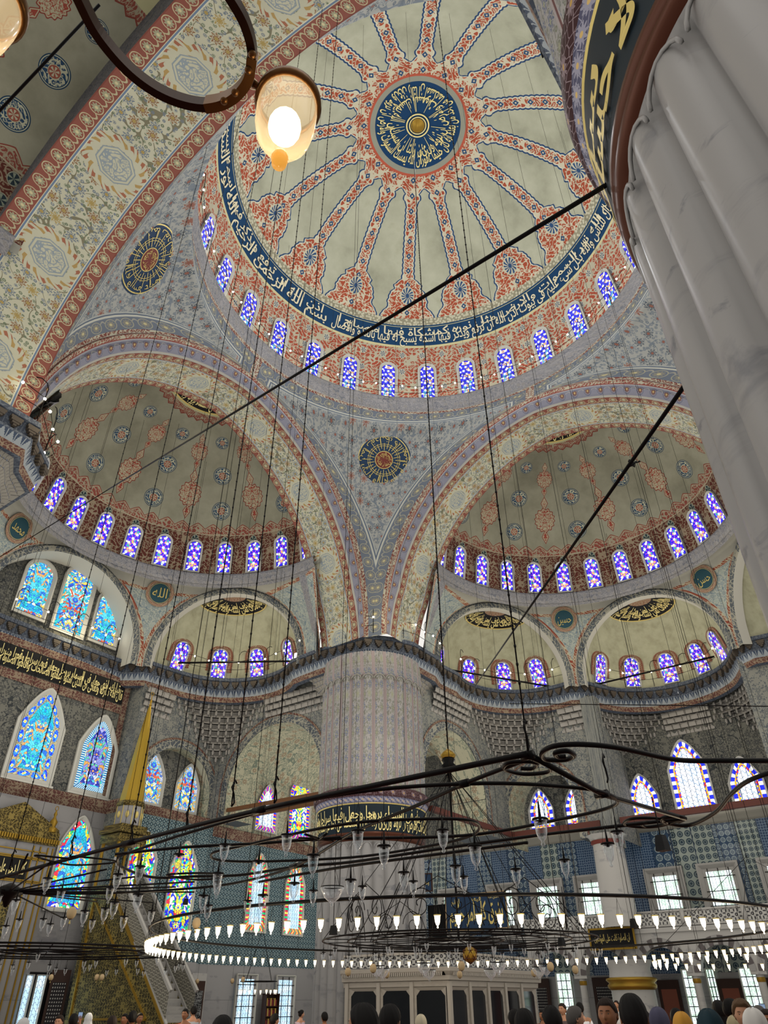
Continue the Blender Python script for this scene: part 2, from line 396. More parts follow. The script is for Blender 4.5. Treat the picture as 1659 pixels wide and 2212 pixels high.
def mat_marble(name, base='8d8d8e', dark='70717a', sc_=.7, rough=.35, joints=0):
    b = Mat(name); u, v = b.uv(); p = b.vec(u, v)
    n = b.noise(b.vec(u*.6+b.noise(p, .9, 3)*2.2, v*1.6), sc_, 6, .65)
    col = b.ramp(n, [(.3, dark), (.45, base), (.6, base), (.66, dark), (.7, base)])
    if joints:
        j = b.mx((v % joints) < .025, ((u+(b.m('FLOOR', v/joints) % 2)*joints) % (joints*2)) < .02); col = b.mix(j, col, '6c6a6a')
    return b.out(col, rough, spec=.45)
def mat_tile(name, g, l, f, s=3.2, rough=.22):
    b = Mat(name); u, v = b.uv()
    x = ((u*s) % 1.)-.5; y = ((v*s) % 1.)-.5; d = b.length(x, y); a = b.atan(y, x)
    d2 = b.length(((u*s+.5) % 1.)-.5, ((v*s+.5) % 1.)-.5)
    col = b.mix(b.step(abs(x)*abs(y)*30.+d, .62, .86), g, l)
    col = b.mix(d < .3+.06*b.sin(a*6.), col, l); col = b.mix(d < .2, col, g); col = b.mix(d < .12, col, f)
    col = b.mix(d2 < .2, col, f); col = b.mix(d2 < .13, col, l)
    col = b.mix(b.mx((u % .5) < .012, (v % .5) < .012), col, g)
    return b.out(b.dirt(col, b.vec(u, v), .8, .15), rough, spec=.5)
def mat_tilepanels(name):
    """wall of different tile panels side by side"""
    b = Mat(name); u, v = b.uv()
    k = b.m('FLOOR', u/1.25); s = b.m('MULTIPLY_ADD', b.m('FRACT', b.sin(k*12.99)*437.5), 1.6, 1.9)
    x = ((u*s) % 1.)-.5; y = ((v*s) % 1.)-.5; d = b.length(x, y); a = b.atan(y, x)
    pick = b.m('FRACT', b.sin(k*78.2)*91.7)
    c1 = b.mix(b.step(d, .30, .42), '31465f', '8d9a9c'); c1 = b.mix(b.step(d+.1*b.sin(a*6.), .1, .2), c1, '8d9a9c')
    c2 = b.mix(d < .40, '8f988f', '2a3d49'); c2 = b.mix(b.step(d, .18, .26), c2, '7d8a88')
    e = b.vor(b.vec(u, v), 7, .3, 'DISTANCE_TO_EDGE'); c3 = b.mix(e < .09, '2b415e', '77899a')
    col = b.mix(pick > .36, c1, c3); col = b.mix(pick > .72, col, c2)
    col = b.mix((u % 1.25) < .05, col, '22344c')
    return b.out(b.dirt(col, b.vec(u, v), .8, .2), .22, spec=.5)
def mat_glass_hex(name, s=2.7, es=1.5, g='2a22d8', w='e8f4ff', dots='b03ad0', extra='30b0a8', lead='1c2238'):
    """coloured star-and-hexagon glazing lit by the sky"""
    b = Mat(name); u, v = b.uv(); u = u*s; v = v*s; H = 1.7320508
    ax = ((u+.5) % 1.)-.5; ay = ((v+H/2) % H)-H/2; bx = (u % 1.)-.5; by = (v % H)-H/2
    d1 = b.length(ax, ay); d2 = b.length(bx, by); d = b.mn(d1, d2)
    t = d1 < d2; x = b.m('MULTIPLY_ADD', t, ax-bx, bx); y = b.m('MULTIPLY_ADD', t, ay-by, by); a = b.atan(y, x)
    cell, cc, _ = b.vor(b.vec(u, v), 2.0, 1.)
    r = b.sep(cc)
    col = b.mix(r[0] > .78, g, extra); col = b.mix(r[1] > .8, col, 'f0c060')
    sx = b.step(b.m('COSINE', a*6.), .35, 2.)*b.step(d, .33, .5); col = b.mix(sx, col, dots)
    col = b.mix(d < .25, col, w); col = b.mix(b.step(d, .24, .29), col, lead); col = b.mix(b.step(d, .485, .51), col, lead)
    return b.out((0, 0, 0), .3, emit=col, es=es)
def mat_glass_clear(name, s=3.2, es=1.5, base='eef6ff', lead='303c58', tint='cfe4ff'):
    b = Mat(name); u, v = b.uv(); u = u*s; v = v*s; H = 1.7320508
    e = b.vor(b.vec(u, v+.25*b.sin(u*6.28)), 1., .12, 'DISTANCE_TO_EDGE')
    n = b.noise(b.vec(u, v), .5, 1); col = b.mix(n > .52, base, tint); col = b.mix(e < .045, col, lead)
    return b.out((0, 0, 0), .3, emit=col, es=es)
def mat_glass_flora(name, cols, s=6., es=1.5, lead='1a2838', gap=.05):
    """leaf and flower shaped pieces, mirrored about the window's axis"""
    b = Mat(name); u, v = b.uv(); u = abs(u-50.)
    p = b.vec(u+.09*b.sin(v*8.), v+.09*b.sin(u*11.)); d, c, _ = b.vor(p, s, .7); e = b.vor(p, s, .7, 'DISTANCE_TO_EDGE')
    big, bc, _ = b.vor(b.vec(u, v*.8), 1.6, .8); r = b.m('FRACT', b.sep(bc)[0]+b.sep(c)[0]*.42); n = len(cols)
    col = b.ramp(r, [(i/n, k) for i, k in enumerate(cols)], 'CONSTANT')
    x = (u % .7)-.0; y = (v % .9)-.45; dd = b.length(x, y); a = b.atan(y, x); fl = dd < .15+.045*b.sin(a*8.)
    col = b.mix(fl, col, cols[-1]); col = b.mix(dd < .06, col, cols[4 % n]); col = b.mix(b.step(dd, .20, .225), col, cols[1])
    col = b.mix((e < gap)*(1.-fl), col, lead)
    return b.out((0, 0, 0), .3, emit=col, es=es)
def mat_glass_blocks(name, c1, c2, L=.3, f=.4, es=2.2, lead='30343f', c3=None):
    """border strip: blocks alternating along u"""
    b = Mat(name); u, v = b.uv(); x = u % L; col = b.mix(x < L*f, c1, c2)
    if c3: col = b.mix(((u+L*.5) % (2*L)) < L*.5, col, c3)
    col = b.mix(b.mx(b.step(x, L*f-.012, L*f+.012), x < .015), col, lead)
    return b.out((0, 0, 0), .3, emit=col, es=es)
def mat_glass_ovals(name, es=1.6, L=.75):
    b = Mat(name); u, v = b.uv(); x = (u % L)-L/2; y = v-.17; d = b.length(x*.52, y); a = b.atan(y, x*.7); rr = b.length(x, y)
    c, cc, _ = b.vor(b.vec(u, v), 16, 1.); col = b.mix(b.sep(cc)[0] > .5, '2233d0', '2f86e0')
    col = b.mix(rr < .085+.025*b.sin(a*6.), col, 'e8e070'); col = b.mix(rr < .035, col, 'c89a30')
    bg, bc, _ = b.vor(b.vec(u, v), 22, 1.); back = b.mix(b.sep(bc)[0] > .5, '6f6a58', 'a8a07a')
    col = b.mix(d > .165, col, back)
    return b.out((0, 0, 0), .3, emit=col, es=es)

def mat_leafband():
    b = Mat('blue_leaf_band'); u, v = b.uv(); x = ((u % .34)-.17)/.17; w = v/.39; e = abs(x)
    leaf = (e < (1.-w)*.9+.06*b.sin(w*30.)); col = b.mix(leaf, '8a8f92', '3a4558'); col = b.mix(e < .1, col, '8a8f92'); return b.out(col, .8)
M = {}
M['leafband'] = mat_leafband()
M['dome'] = mat_dome(); M['semi'] = mat_semi(); M['soffit'] = mat_band(); M['mould'] = mat_moulding(); M['pend'] = mat_pend(); M['expend'] = mat_expend(); M['exedra'] = mat_exedra()
M['darkfloral'] = mat_darkarab('dark_floral_plaster', '6b6960', '343738', '33363b', 2.0)
M['greyfloral'] = mat_darkarab('grey_floral_plaster', '807f76', '51565a', '474c54', 2.2)
M['creamfloral'] = mat_darkarab('cream_floral_plaster', 'b2ad92', '77806f', '85664c', 1.8)
M['ledge'] = mat_darkarab('ledge_paint', '868383', '65666c', '75716c', 3.2)
M['redborder'] = mat_border('red_border_paint', '5c3a33', '85735f')
M['bandborder'] = mat_border('grey_scroll_paint', '4d5257', '8f8c7e', 3.5)
M['corn'] = mat_darkarab('cornice_paint', '7f7f80', '434a58', '3e4554', 3.6)
b = Mat('cornice_slate'); u, v = b.uv(); M['corntop'] = b.out(b.mix(b.mx((u % .36) < .03, b.step(b.noise(b.vec(u, v), 9), .55, 1.)), '454b57', '60666e'), .75)
M['bracket'] = plain('bracket_plaster', '4f463c', .8)
M['marble'] = mat_marble('grey_marble', '8c8987', '66666a', joints=0)
M['marblewall'] = mat_marble('marble_cladding', '8a8785', '6f6d70', .5, .35, 1.9)
M['wmarble'] = mat_marble('white_marble', '9f9b95', '7c7b7c', .6, .35)
M['plasterw'] = plain('white_plaster', 'b9b6ab', .8)
M['muq'] = plain('muqarnas_plaster', '8f8b80', .85)
M['teal'] = mat_tile('teal_tile', '33474f', '93a09c', '55707a', 3.6)
M['teal2'] = mat_tile('teal_small_tile', '34454c', '8b9794', '5b6f73', 5.2)
M['panels'] = mat_tilepanels('tile_panels')
M['gold'] = plain('gold_paint', 'd8c275', .4, .35)
M['goldm'] = plain('gilding', 'b8953e', .38, .8)
M['textgold'] = plain('gilt_lettering', 'e6d48c', .5, 0)
M['navy'] = plain('navy_paint', '10304f', .6)
M['teald'] = plain('dark_teal_paint', '1c4652', .6)
M['black'] = plain('black_iron', '0c0c0e', .45, .4)
M['blackpaint'] = plain('black_paint', '101216', .5)
M['brown'] = plain('maroon_paint', '6a2a20', .5)
M['copper'] = plain('bronze_moulding', '5c3526', .35, .5)
M['hexglass'] = mat_glass_hex('star_stained_glass'); M['domeglass'] = mat_glass_hex('pale_star_stained_glass', 3.0, 1.5, '2a34d0', 'eef8ff', '5a50e0', '58c0c0')
M['wblue'] = mat_glass_blocks('white_blue_border_glass', 'f2f8ff', '2b25c8', .46, .72, 1.7)
M['bwhite'] = mat_glass_blocks('blue_white_hexagon_border_glass', 'f4faff', '1d28d0', .5, .55, 1.7)
M['yellowb'] = mat_glass_blocks('yellow_border_glass', 'e8c040', 'd8a030', .5, .9, 1.7, c3='b03030')
M['clearg'] = mat_glass_clear('clear_leaded_glass')
M['turq'] = mat_glass_flora('turquoise_floral_glass', ['1fb8d8', '2f8fe0', '40d0c8', 'd8e0b0', '2f6fd0', '58c8e8', 'e0a060', '30a8b8'], 7)
M['multi'] = mat_glass_flora('multicolour_floral_glass', ['38a8d8', 'e8c860', '2f70d0', 'c8e8e0', '40b0a8', 'd06040', '70c0e8', '3850c0'], 8)
M['pastel'] = mat_glass_flora('pastel_floral_glass', ['a8c8e8', 'd8b060', '6fa8d0', 'c0c8e0', '5878c8', 'd8d0b0', '80b0c8', 'e0b850'], 9, 1.2)
M['lilac'] = mat_glass_flora('lilac_scroll_glass', ['a8a8e8', '4850c0', 'c8d0f0', '50b8d0', 'd8a058', '8890d8', '60c8a8', '3038a0'], 7, 1.3)
M['jewel'] = mat_glass_flora('jewel_lozenge_glass', ['2428d0', 'e0c030', '28b8b0', 'd03040', '2838e0', 'f0f0d0', '28a860', 'd8d040'], 6, 1.8)
M['jewelb'] = mat_glass_blocks('jewel_border_glass', 'e8c83a', '2630d8', .22, .5, 1.8, c3='d83848')
M['jewelb2'] = mat_glass_blocks('red_green_border_glass', 'e8c050', 'c02840', .24, .5, 1.8, c3='28a868')
M['ovals'] = mat_glass_ovals('oval_flower_border_glass')
M['chain'] = mat_glass_blocks('chain_border_glass', 'c8ecf8', '1878b8', .12, .5, 1.5)
M['paleblue'] = mat_glass_clear('pale_blue_panes', 4.5, 1.2, 'bfe2f8', '4c5a70', 'd8ecf8')
M['daylight'] = mat_glass_clear('daylight_panes', 5.5, 1.5, 'e8f4f4', '66707a', 'c8e8d0')
# ------------------------------------------------------------------ the big structure
DC, DR = Vector((0, 0, 33.2)), 11.75
AY, AX, DEP = 11.85, 11.0, 3.07            # front planes of the great arches, soffit depth
OUT_P, IN_P, RE_P = (.68, 11.31, 19.56), (.75, 10.85, 19.08), (1.38, 11.40, 18.57)   # e, r, zc: outer edge, soffit front, soffit rear
PX, PY = 13.05, 13.1

def arch_pt(prof, t, zf=18.7):
    """t -1..1 foot to foot; returns (offset, z); includes the short straight foot"""
    e, r, zc = prof; s = abs(t); th = math.acos(e/r); L1 = zc-zf; L2 = r*th; d = (1-s)*(L1+L2)
    if d < L1: o, z = r-e, zf+d
    else:
        a = (d-L1)/r; o, z = r*cos(a)-e, zc+r*sin(a)
    return math.copysign(max(o, 0), t), z, math.copysign(s*(L1+L2), t)

def lerp(a, b, t): return a+(b-a)*t
# main dome
def shell(name, c, rr, az0, az1, el0, el1, nu, nv, mat, sx=1, sy=1, sz=1, rot=0, lab=None, azoff=0):
    mb = MB()
    def f(a, b):
        az = az0+(az1-az0)*a; el = el0+(el1-el0)*b; A, E = R(az+rot), R(el)
        x, y = rr*sx*cos(E)*cos(R(az)), rr*sy*cos(E)*sin(R(az)); ca, sa = cos(R(rot)), sin(R(rot))
        return (c[0]+x*ca-y*sa, c[1]+x*sa+y*ca, c[2]+rr*sz*sin(E)), (az+azoff, el)
    mb.grid(f, nu, nv, 0)
    return struct(mb.build(name, mat), lab)
dome = shell('ceiling_dome', DC, DR, 0, 360, -.5, 90, 144, 40, M['dome'], lab='great central dome painted with red spokes on grey plaster')
# ledge under the drum of windows
mb = MB(); mb.lathe([(11.8, 33.32), (11.28, 33.3), (11.22, 33.1), (11.28, 32.95), (11.2, 32.8), (11.32, 32.55), (11.42, 32.2), (11.6, 32.0)], 120)
ledge = struct(mb.build('trim_1', M['ledge']), 'round grey painted ledge under the windows of the central dome')

def lerp(a, b, t): return a+(b-a)*t
def pendentive(name, center, ringR, ringz, azA, azB, fnA, fnB, mat, n=28, nv=26, lab=None, topw=1.0):
    """fnA/fnB(t) 0 crown..1 foot -> Vector on the two bounding arches"""
    mb = MB(); c = Vector(center)
    r0_, r1_ = c+Vector((ringR*cos(azA), ringR*sin(azA), 0)), c+Vector((ringR*cos(azB), ringR*sin(azB), 0))
    r0_.z = r1_.z = ringz; w0 = (r1_-r0_).length
    kk = (2 if nv > 20 else 1)/nv
    def side(fn, rp, t):
        k = kk
        return lerp(rp, fn(0), t/k) if t < k else fn((t-k)/(1-k))
    zt = ringz
    def f(a, b):
        A, B_ = side(fnA, r0_, b), side(fnB, r1_, b); w = (B_-A).length
        az = azA+(azB-azA)*a; rp = c+Vector((ringR*cos(az), ringR*sin(az), 0)); rp.z = ringz
        P = lerp(A, B_, a)+(rp-lerp(r0_, r1_, a))*min(1, (w/w0)**1.6)
        wid = w*1.08
        return P, ((a-.5)*wid, P.z), (min(a, 1-a)*wid*(.93), (ringz-P.z)*1.15)
    mb.grid(f, n, nv); return struct(mb.build(name, mat), lab)

sides = {'+y': (Vector((0, 1, 0)), Vector((1, 0, 0)), AY), '+x': (Vector((1, 0, 0)), Vector((0, -1, 0)), AX),
         '-y': (Vector((0, -1, 0)), Vector((-1, 0, 0)), AY), '-x': (Vector((-1, 0, 0)), Vector((0, 1, 0)), AX)}
place = {'+y': 'the mihrab wall', '+x': 'the gallery side', '-y': 'the entrance side', '-x': 'the near side'}
OUTS = {k: OUT_P for k in sides}; INS = {k: IN_P for k in sides}; DEPS = {k: DEP for k in sides}
OUTS['-x'] = (.68, 11.60, 19.60); INS['-x'] = (.62, 11.45, 19.72); DEPS['-x'] = 4.1
sides['-x'] = (sides['-x'][0], sides['-x'][1], 10.65)
for k, (n, t, d) in sides.items():
    OUT_K, IN_K, DEP_K = OUTS[k], INS[k], DEPS[k]
    def P3(prof, s, dd):
        o, z, L = arch_pt(prof, s)
        if abs(o) < 10.5 and z < 21.5: o = math.copysign(lerp(abs(o), 10.52, (21.5-z)/2.8), o)
        return n*dd+t*o+Vector((0, 0, z)), L
    mb = MB()
    def f(a, b):
        s = -1+2*a; p, L = P3(IN_K, s, d+(.35 if k != '-x' else .0)); q, _ = P3(RE_P, s, d+DEP_K)
        return lerp(p, q, b), (L, b*3.07)
    mb.grid(f, 72, 6); so = struct(mb.build('ceiling_arch', M['soffit']), 'wide floral soffit of the great arch towards '+place[k])
    mb = MB()
    def g(a, b):
        s = -1+2*a; dd = d+([0, -.06, .05, .0, .16, .35] if k != '-x' else [0, 0, 0, 0, 0, 0])[b_i]; pr = [(0), .1, .45, .6, .85, 1][b_i]
        p1, L = P3(OUT_K, s, dd); p2, _ = P3(IN_K, s, dd); p = lerp(p1, p2, pr); p = p.copy(); 
        return p, (L, (1-pr)*.98)
    # moulded face: rows from outer edge to soffit
    for j in range(5):
        def h(a, b):
            global b_i
            b_i = j+round(b); return g(a, b)
        mb.grid(h, 72, 1)
    struct(mb.build('trim_arch', M['mould']), 'moulded painted face of the great arch towards '+place[k])
# pendentives between the arches
def archfn(n, t, d, sgn, pr):
    return lambda u: n*d+t*(arch_pt(pr, sgn*u)[0])+Vector((0, 0, arch_pt(pr, sgn*u)[1]))
ny, nx = sides['+y'], sides['+x']
Z = Vector((0, 0, 0))
def pen(azA, azB, kA, sA, kB, sB, lab):
    a, b = sides[kA], sides[kB]
    return pendentive('wall_pendentive', (0, 0, 0), 11.42, 32.2, R(azA), R(azB), archfn(a[0], a[1], a[2], sA, OUTS[kA]), archfn(b[0], b[1], b[2], sB, OUTS[kB]), M['pend'], lab=lab)
penF = pen(90, 0, '+y', 1, '+x', -1, 'triangular pendentive above the central fluted pier')
penL = pen(180, 90, '-x', 1, '+y', -1, 'triangular pendentive at the left, above the left pier')
penB = pen(270, 180, '-y', 1, '-x', -1, 'triangular pendentive above the nearest pier')
penR = pen(360, 270, '+x', 1, '-y', -1, 'triangular pendentive above the right pier')

# ---- half domes
SY, SX, SNX = Vector((0, 15.1, 23.7)), Vector((14.5, 0, 23.7)), Vector((-14.95, 0, 23.7))
SR = 8.9
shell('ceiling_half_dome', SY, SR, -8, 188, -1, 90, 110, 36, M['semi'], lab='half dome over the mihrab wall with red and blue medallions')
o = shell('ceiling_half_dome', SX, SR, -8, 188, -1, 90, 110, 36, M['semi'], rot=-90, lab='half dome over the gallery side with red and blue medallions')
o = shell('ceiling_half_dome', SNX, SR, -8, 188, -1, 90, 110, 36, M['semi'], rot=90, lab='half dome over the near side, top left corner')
def vstrip(name, pts, z0, z1, mat, lab, nv=1, uoff=0, closed=False):
    """vertical wall along plan points"""
    mb = MB(); L = [0]
    for i in range(1, len(pts)): L.append(L[-1]+math.dist(pts[i], pts[i-1]))
    N = len(pts)-1
    def f(a, b):
        i = round(a*N); z = z0+(z1-z0)*b; return (pts[i][0], pts[i][1], z), (L[i]+uoff, z)
    mb.grid(f, N, nv); return struct(mb.build(name, mat, smooth=N > 3), lab)
for nm, c, rot in (('over the mihrab wall', SY, 0), ('over the gallery side', SX, -90), ('over the near side', SNX, 90)):
    mb = MB(); mb.lathe([(8.95, .32), (8.6, .30), (8.55, .1), (8.62, -.05), (8.58, -.2), (8.72, -.35), (8.95, -.5)], 80, c, R(rot-6), R(rot+186))
    struct(mb.build('trim_ring', M['ledge']), 'curved grey moulding under the windows of the half dome '+nm)

# fillet between the soffit's rear edge and the half dome
for (k, c, nm) in (('+y', SY, 'over the mihrab wall'), ('+x', SX, 'over the gallery side'), ('-x', SNX, 'over the near side')):
    n, t, d = sides[k]; mb = MB()
    def f(a, b):
        s = -1+2*a; o, z, L = arch_pt(RE_P, s, 18.2); p = n*(d+DEPS[k])+t*o+Vector((0, 0, z))
        if z > 23.7 and abs(s) < .72:
            th = PI/2*(1-abs(s)/.72); q = Vector((c.x, c.y, 23.7))+t*math.copysign(9.0*cos(th), s)+Vector((0, 0, 9.0*sin(th)))-n*.2
        else: q = Vector((c.x, c.y, 0))+t*math.copysign(lerp(9.0, 11.2, (abs(s)-.72)/.28), s)+Vector((0, 0, z if z < 23.7 else 23.7))+n*.5
        return lerp(p, q, b), (L, b)
    mb.grid(f, 64, 1); struct(mb.build('ceiling_fillet', M['ledge']), 'narrow curved strip behind the great arch '+nm)
# ---- exedrae: arch face + quarter dome, pendentives between them
def ang(c, rot, deg):   # unit vector, deg measured from the axis of the half dome
    a = R(rot+90+deg); return Vector((cos(a), sin(a), 0))
EXR = 4.85
def ex_pt(t, r=EXR, zc=18.95, zf=18.4):
    s = abs(t); L1 = zc-zf; L2 = r*PI/2; d = (1-s)*(L1+L2)
    if d < L1: o, z = r, zf+d
    else: a = (d-L1)/r; o, z = r*cos(a), zc+r*sin(a)*.985
    return math.copysign(o, t), z, math.copysign(s*(L1+L2), t)
def exedra(c, rot, deg, dist, depth, what, half=EXR, dome_=True, dep=.55):
    n = ang(c, rot, deg); t = Vector((n.y, -n.x, 0)); base = Vector((c.x, c.y, 0))+n*dist
    mb = MB(); rin = half-.42
    for j, (ra, rb, da, db, va, vb) in enumerate(((half, half-.12, 0, -.08, 0, .15), (half-.12, half-.34, -.08, -.04, .15, .37), (half-.34, rin, -.04, .02, .37, .5), (rin, rin, .02, dep, .5, .5+dep))):
        def f(a, b):
            s = -1+2*a; r = lerp(ra, rb, b); o, z, L = ex_pt(s, r); return base+t*o+n*lerp(da, db, b)+Vector((0, 0, z)), (L, lerp(va, vb, b))
        mb.grid(f, 40, 1, 0 if j < 3 else 1)
    struct(mb.build('trim_arch', [M['bandborder'], M['plasterw']]), 'dark banded arch in front of '+what)
    if dome_:
        rr = rin+.12; cc = base+n*dep; mb = MB()
        def f(a, b):
            A = R(-90+180*a); E = R(-2+92*b); p = cc+t*(rr*sin(A)*cos(E))+n*(depth*cos(A)*cos(E))+Vector((0, 0, 18.95+rr*.985*sin(E)))
            return p, (-90+180*a, -2+92*b)
        mb.grid(f, 56, 26)
        struct(mb.build('ceiling_niche', M['exedra']), 'plaster half dome of '+what)
    return base, n, t, rin, cc if dome_ else None
EX = {}
EX['y0'] = exedra(SY, 0, 0, 9.75, 1.7, 'the three window bay over the mihrab', 5.0, False, 1.6)
EX['yr'] = exedra(SY, 0, -55.5, 9.85, 3.55, 'the niche between the mihrab wall and the central pier')
EX['yl'] = exedra(SY, 0, 55.5, 9.85, 3.55, 'the niche between the mihrab wall and the left pier')
EX['x0'] = exedra(SX, -90, 0, 9.8, 4.5, 'the middle niche of the gallery side')
EX['xl'] = exedra(SX, -90, 54, 9.8, 3.5, 'the niche right of the central pier')
EX['xr'] = exedra(SX, -90, -54, 9.8, 3.5, 'the niche at the far right behind the near pier')
def exfn(k, sgn, half=EXR):
    base, n, t, rin, cc = EX[k]
    return lambda u: base+t*(ex_pt(sgn*u, half)[0])+Vector((0, 0, ex_pt(sgn*u, half)[1]))
def expen(c, rot, dA, dB, fA, fB, lab):
    return pendentive('wall_pendentive', (c.x, c.y, 0), 8.75, 23.3, R(rot+90+dA), R(rot+90+dB), fA, fB, M['expend'], 16, 16, lab)
# t points clockwise from n: +t is towards smaller angle
expen(SY, 0, 0, -55.5, exfn('y0', 1, 5.0), exfn('yr', -1), 'small pendentive with a round medallion left of the niche by the central pier')
expen(SY, 0, 55.5, 0, exfn('yl', 1), exfn('y0', -1, 5.0), 'small pendentive with a round medallion at the left edge')
expen(SX, -90, 54, 0, exfn('xl', 1), exfn('x0', -1), 'small pendentive between the two right hand niches')
expen(SX, -90, 0, -54, exfn('x0', 1), exfn('xr', -1), 'small pendentive at the far right')
def endpen(c, rot, d0, d1, k, sgn, foot, lab):
    """half pendentive between an exedra arch and the foot of the great arch"""
    fA = exfn(k, sgn); c2 = Vector((c.x, c.y, 0))
    top = c2+ang(c, rot, d1)*8.75; top.z = 23.3
    fB = lambda u: lerp(top, Vector(foot), u)
    return pendentive('wall_pendentive', (c.x, c.y, 0), 8.75, 23.3, R(rot+90+d0), R(rot+90+d1), fA, fB, M['expend'], 12, 14, lab)
endpen(SY, 0, -55.5, -96, 'yr', 1, (10.4, 14.9, 18.4), 'half pendentive beside the great arch, left of the central pier')
endpen(SX, -90, 54, 96, 'xl', -1, (14.3, 10.4, 18.4), 'half pendentive beside the great arch, right of the central pier')
endpen(SY, 0, 55.5, 96, 'yl', -1, (-10.4, 14.9, 18.4), 'half pendentive beside the left pier')
# tympanum with three windows
vstrip('wall_tympanum', [(-5.2, 26.45), (5.2, 26.45)], 17.5, 24.2, M['darkfloral'], 'dark floral wall behind the three upper windows')

# ---- cornice: plan of its inner edge
def arc(cx, cy_, r, a0, a1, n=14): return [(cx+r*cos(R(a0+(a1-a0)*i/n)), cy_+r*sin(R(a0+(a1-a0)*i/n))) for i in range(n+1)]
pathY = [(0, 25.85), (2.5, 25.85), (4.75, 25.8), (5.6, 24.6)]+arc(7.35, 20.1, 4.25, 82, -36, 16)+[(10.65, 16.6), (10.5, 14.7)]
pathF = [(10.68, 12.6), (10.75, 11.7), (11.95, 10.75), (13.2, 10.2)]
pathX = [(15.8, 10.2), (17.0, 10.6)]+arc(20.15, 6.55, 4.2, 110, -14, 16)+[(24.85, 4.6)]+arc(24.65, 0, 4.3, 68, 0, 10)
# smooth join: keep order
mainpath = pathY+pathF+pathX
def mir(pts, sx=1, sy=1): return [(x*sx, y*sy) for x, y in pts]
def sweep(mb, pts, prof, mi=0, side=-1, v0=0):
    """prof: list of (offset outward, z); side -1: outward is left of travel"""
    n = len(pts); N = []
    for i in range(n):
        a = Vector(pts[max(i-1, 0)]); b = Vector(pts[min(i+1, n-1)])
        if 0 < i < n-1:
            d1 = (Vector(pts[i])-a).normalized(); d2 = (b-Vector(pts[i])).normalized(); d = (d1+d2); l = d.length/2; d.normalize(); k = 1/max(l, .6)
        else: d = (b-a).normalized(); k = 1
        N.append(Vector((-d.y, d.x))*side*k)
    L = [0]
    for i in range(1, n): L.append(L[-1]+math.dist(pts[i], pts[i-1]))
    V = [v0]
    for i in range(1, len(prof)): V.append(V[-1]+math.dist(prof[i], prof[i-1]))
    def f(a, b):
        i = round(a*(n-1)); j = round(b*(len(prof)-1)); o, z = prof[j]
        return (pts[i][0]+N[i].x*o, pts[i][1]+N[i].y*o, z), (L[i], V[j])
    mb.grid(f, n-1, len(prof)-1, mi); return N, L
CPROF = [(1.7, 18.92), (0, 18.9), (-.03, 18.68), (.10, 18.64), (.14, 18.58), (.18, 18.2), (.08, 18.15), (.08, 18.05), (.2, 17.68), (.22, 17.62), (.26, 17.36), (.55, 17.32)]
def cornice(pts, lab, side=1, brackets=True):
    mb = MB()
    sweep(mb, pts, CPROF[:4], 1, side); sweep(mb, pts, CPROF[3:6], 1, side, .2); sweep(mb, pts, CPROF[5:8], 1, side, 0); sweep(mb, pts, CPROF[7:9], 4, side, 0); sweep(mb, pts, CPROF[8:11], 2, side, 0); sweep(mb, pts, CPROF[10:], 1, side, 1)
    # hanging leaf brackets carved along it
    if brackets:
        L = [0]
        for i in range(1, len(pts)): L.append(L[-1]+math.dist(pts[i], pts[i-1]))
        s = .35
        while s < L[-1]-.2:
            i = max(j for j in range(len(L)-1) if L[j] <= s); a, b = Vector(pts[i]), Vector(pts[i+1]); d = (b-a).normalized(); p = a+d*(s-L[i]); nn = Vector((-d.y, d.x))*side
            for (oo, hw, zz, hh) in ((.10, .22, 18.56, .05), (.10, .19, 18.46, .05), (.12, .13, 18.37, .05), (.14, .06, 18.28, .05)):
                q = p+nn*oo; Mx = Matrix(((d.x, nn.x, 0), (d.y, nn.y, 0), (0, 0, 1))); mb.box((q.x, q.y, zz), (hw, .13, hh), Mx, 3)
            s += .62
    return struct(mb.build('trim_cornice', [M['corn'], M['corntop'], M['redborder'], M['bracket'], M['leafband']], smooth=False), lab)
cornice(mainpath, 'long slate blue cornice with hanging brackets running over the central pier and the niches')
cornice([(24.65+4.3*cos(R(a)), 4.3*sin(R(a))) for a in range(0, -70, -7)]+[(24.85, -4.6)]+[(20.15+4.2*cos(R(a)), -6.55+4.2*sin(R(a))) for a in range(14, -112, -8)]+[(17, -10.6), (15.8, -10.2), (13.2, -10.2), (11.9, -10.75), (10.75, -11.7)], 'slate blue cornice at the far right behind the near pier')
cornice([(-15.8, 10.4), (-12.6, 10.5), (-11.1, 10.5), (-10.3, 10.5), (-9.85, 11.4), (-8.85, 12.3), (-8.85, 15.0), (-9.5, 16.6)]+[(-x, y) for x, y in arc(7.35, 20.1, 4.25, -36, 82, 16)]+[(-5.6, 24.6), (-4.75, 25.8), (-2.5, 25.85), (0, 25.85)], 'slate blue cornice of the left pier and the mihrab wall left part')
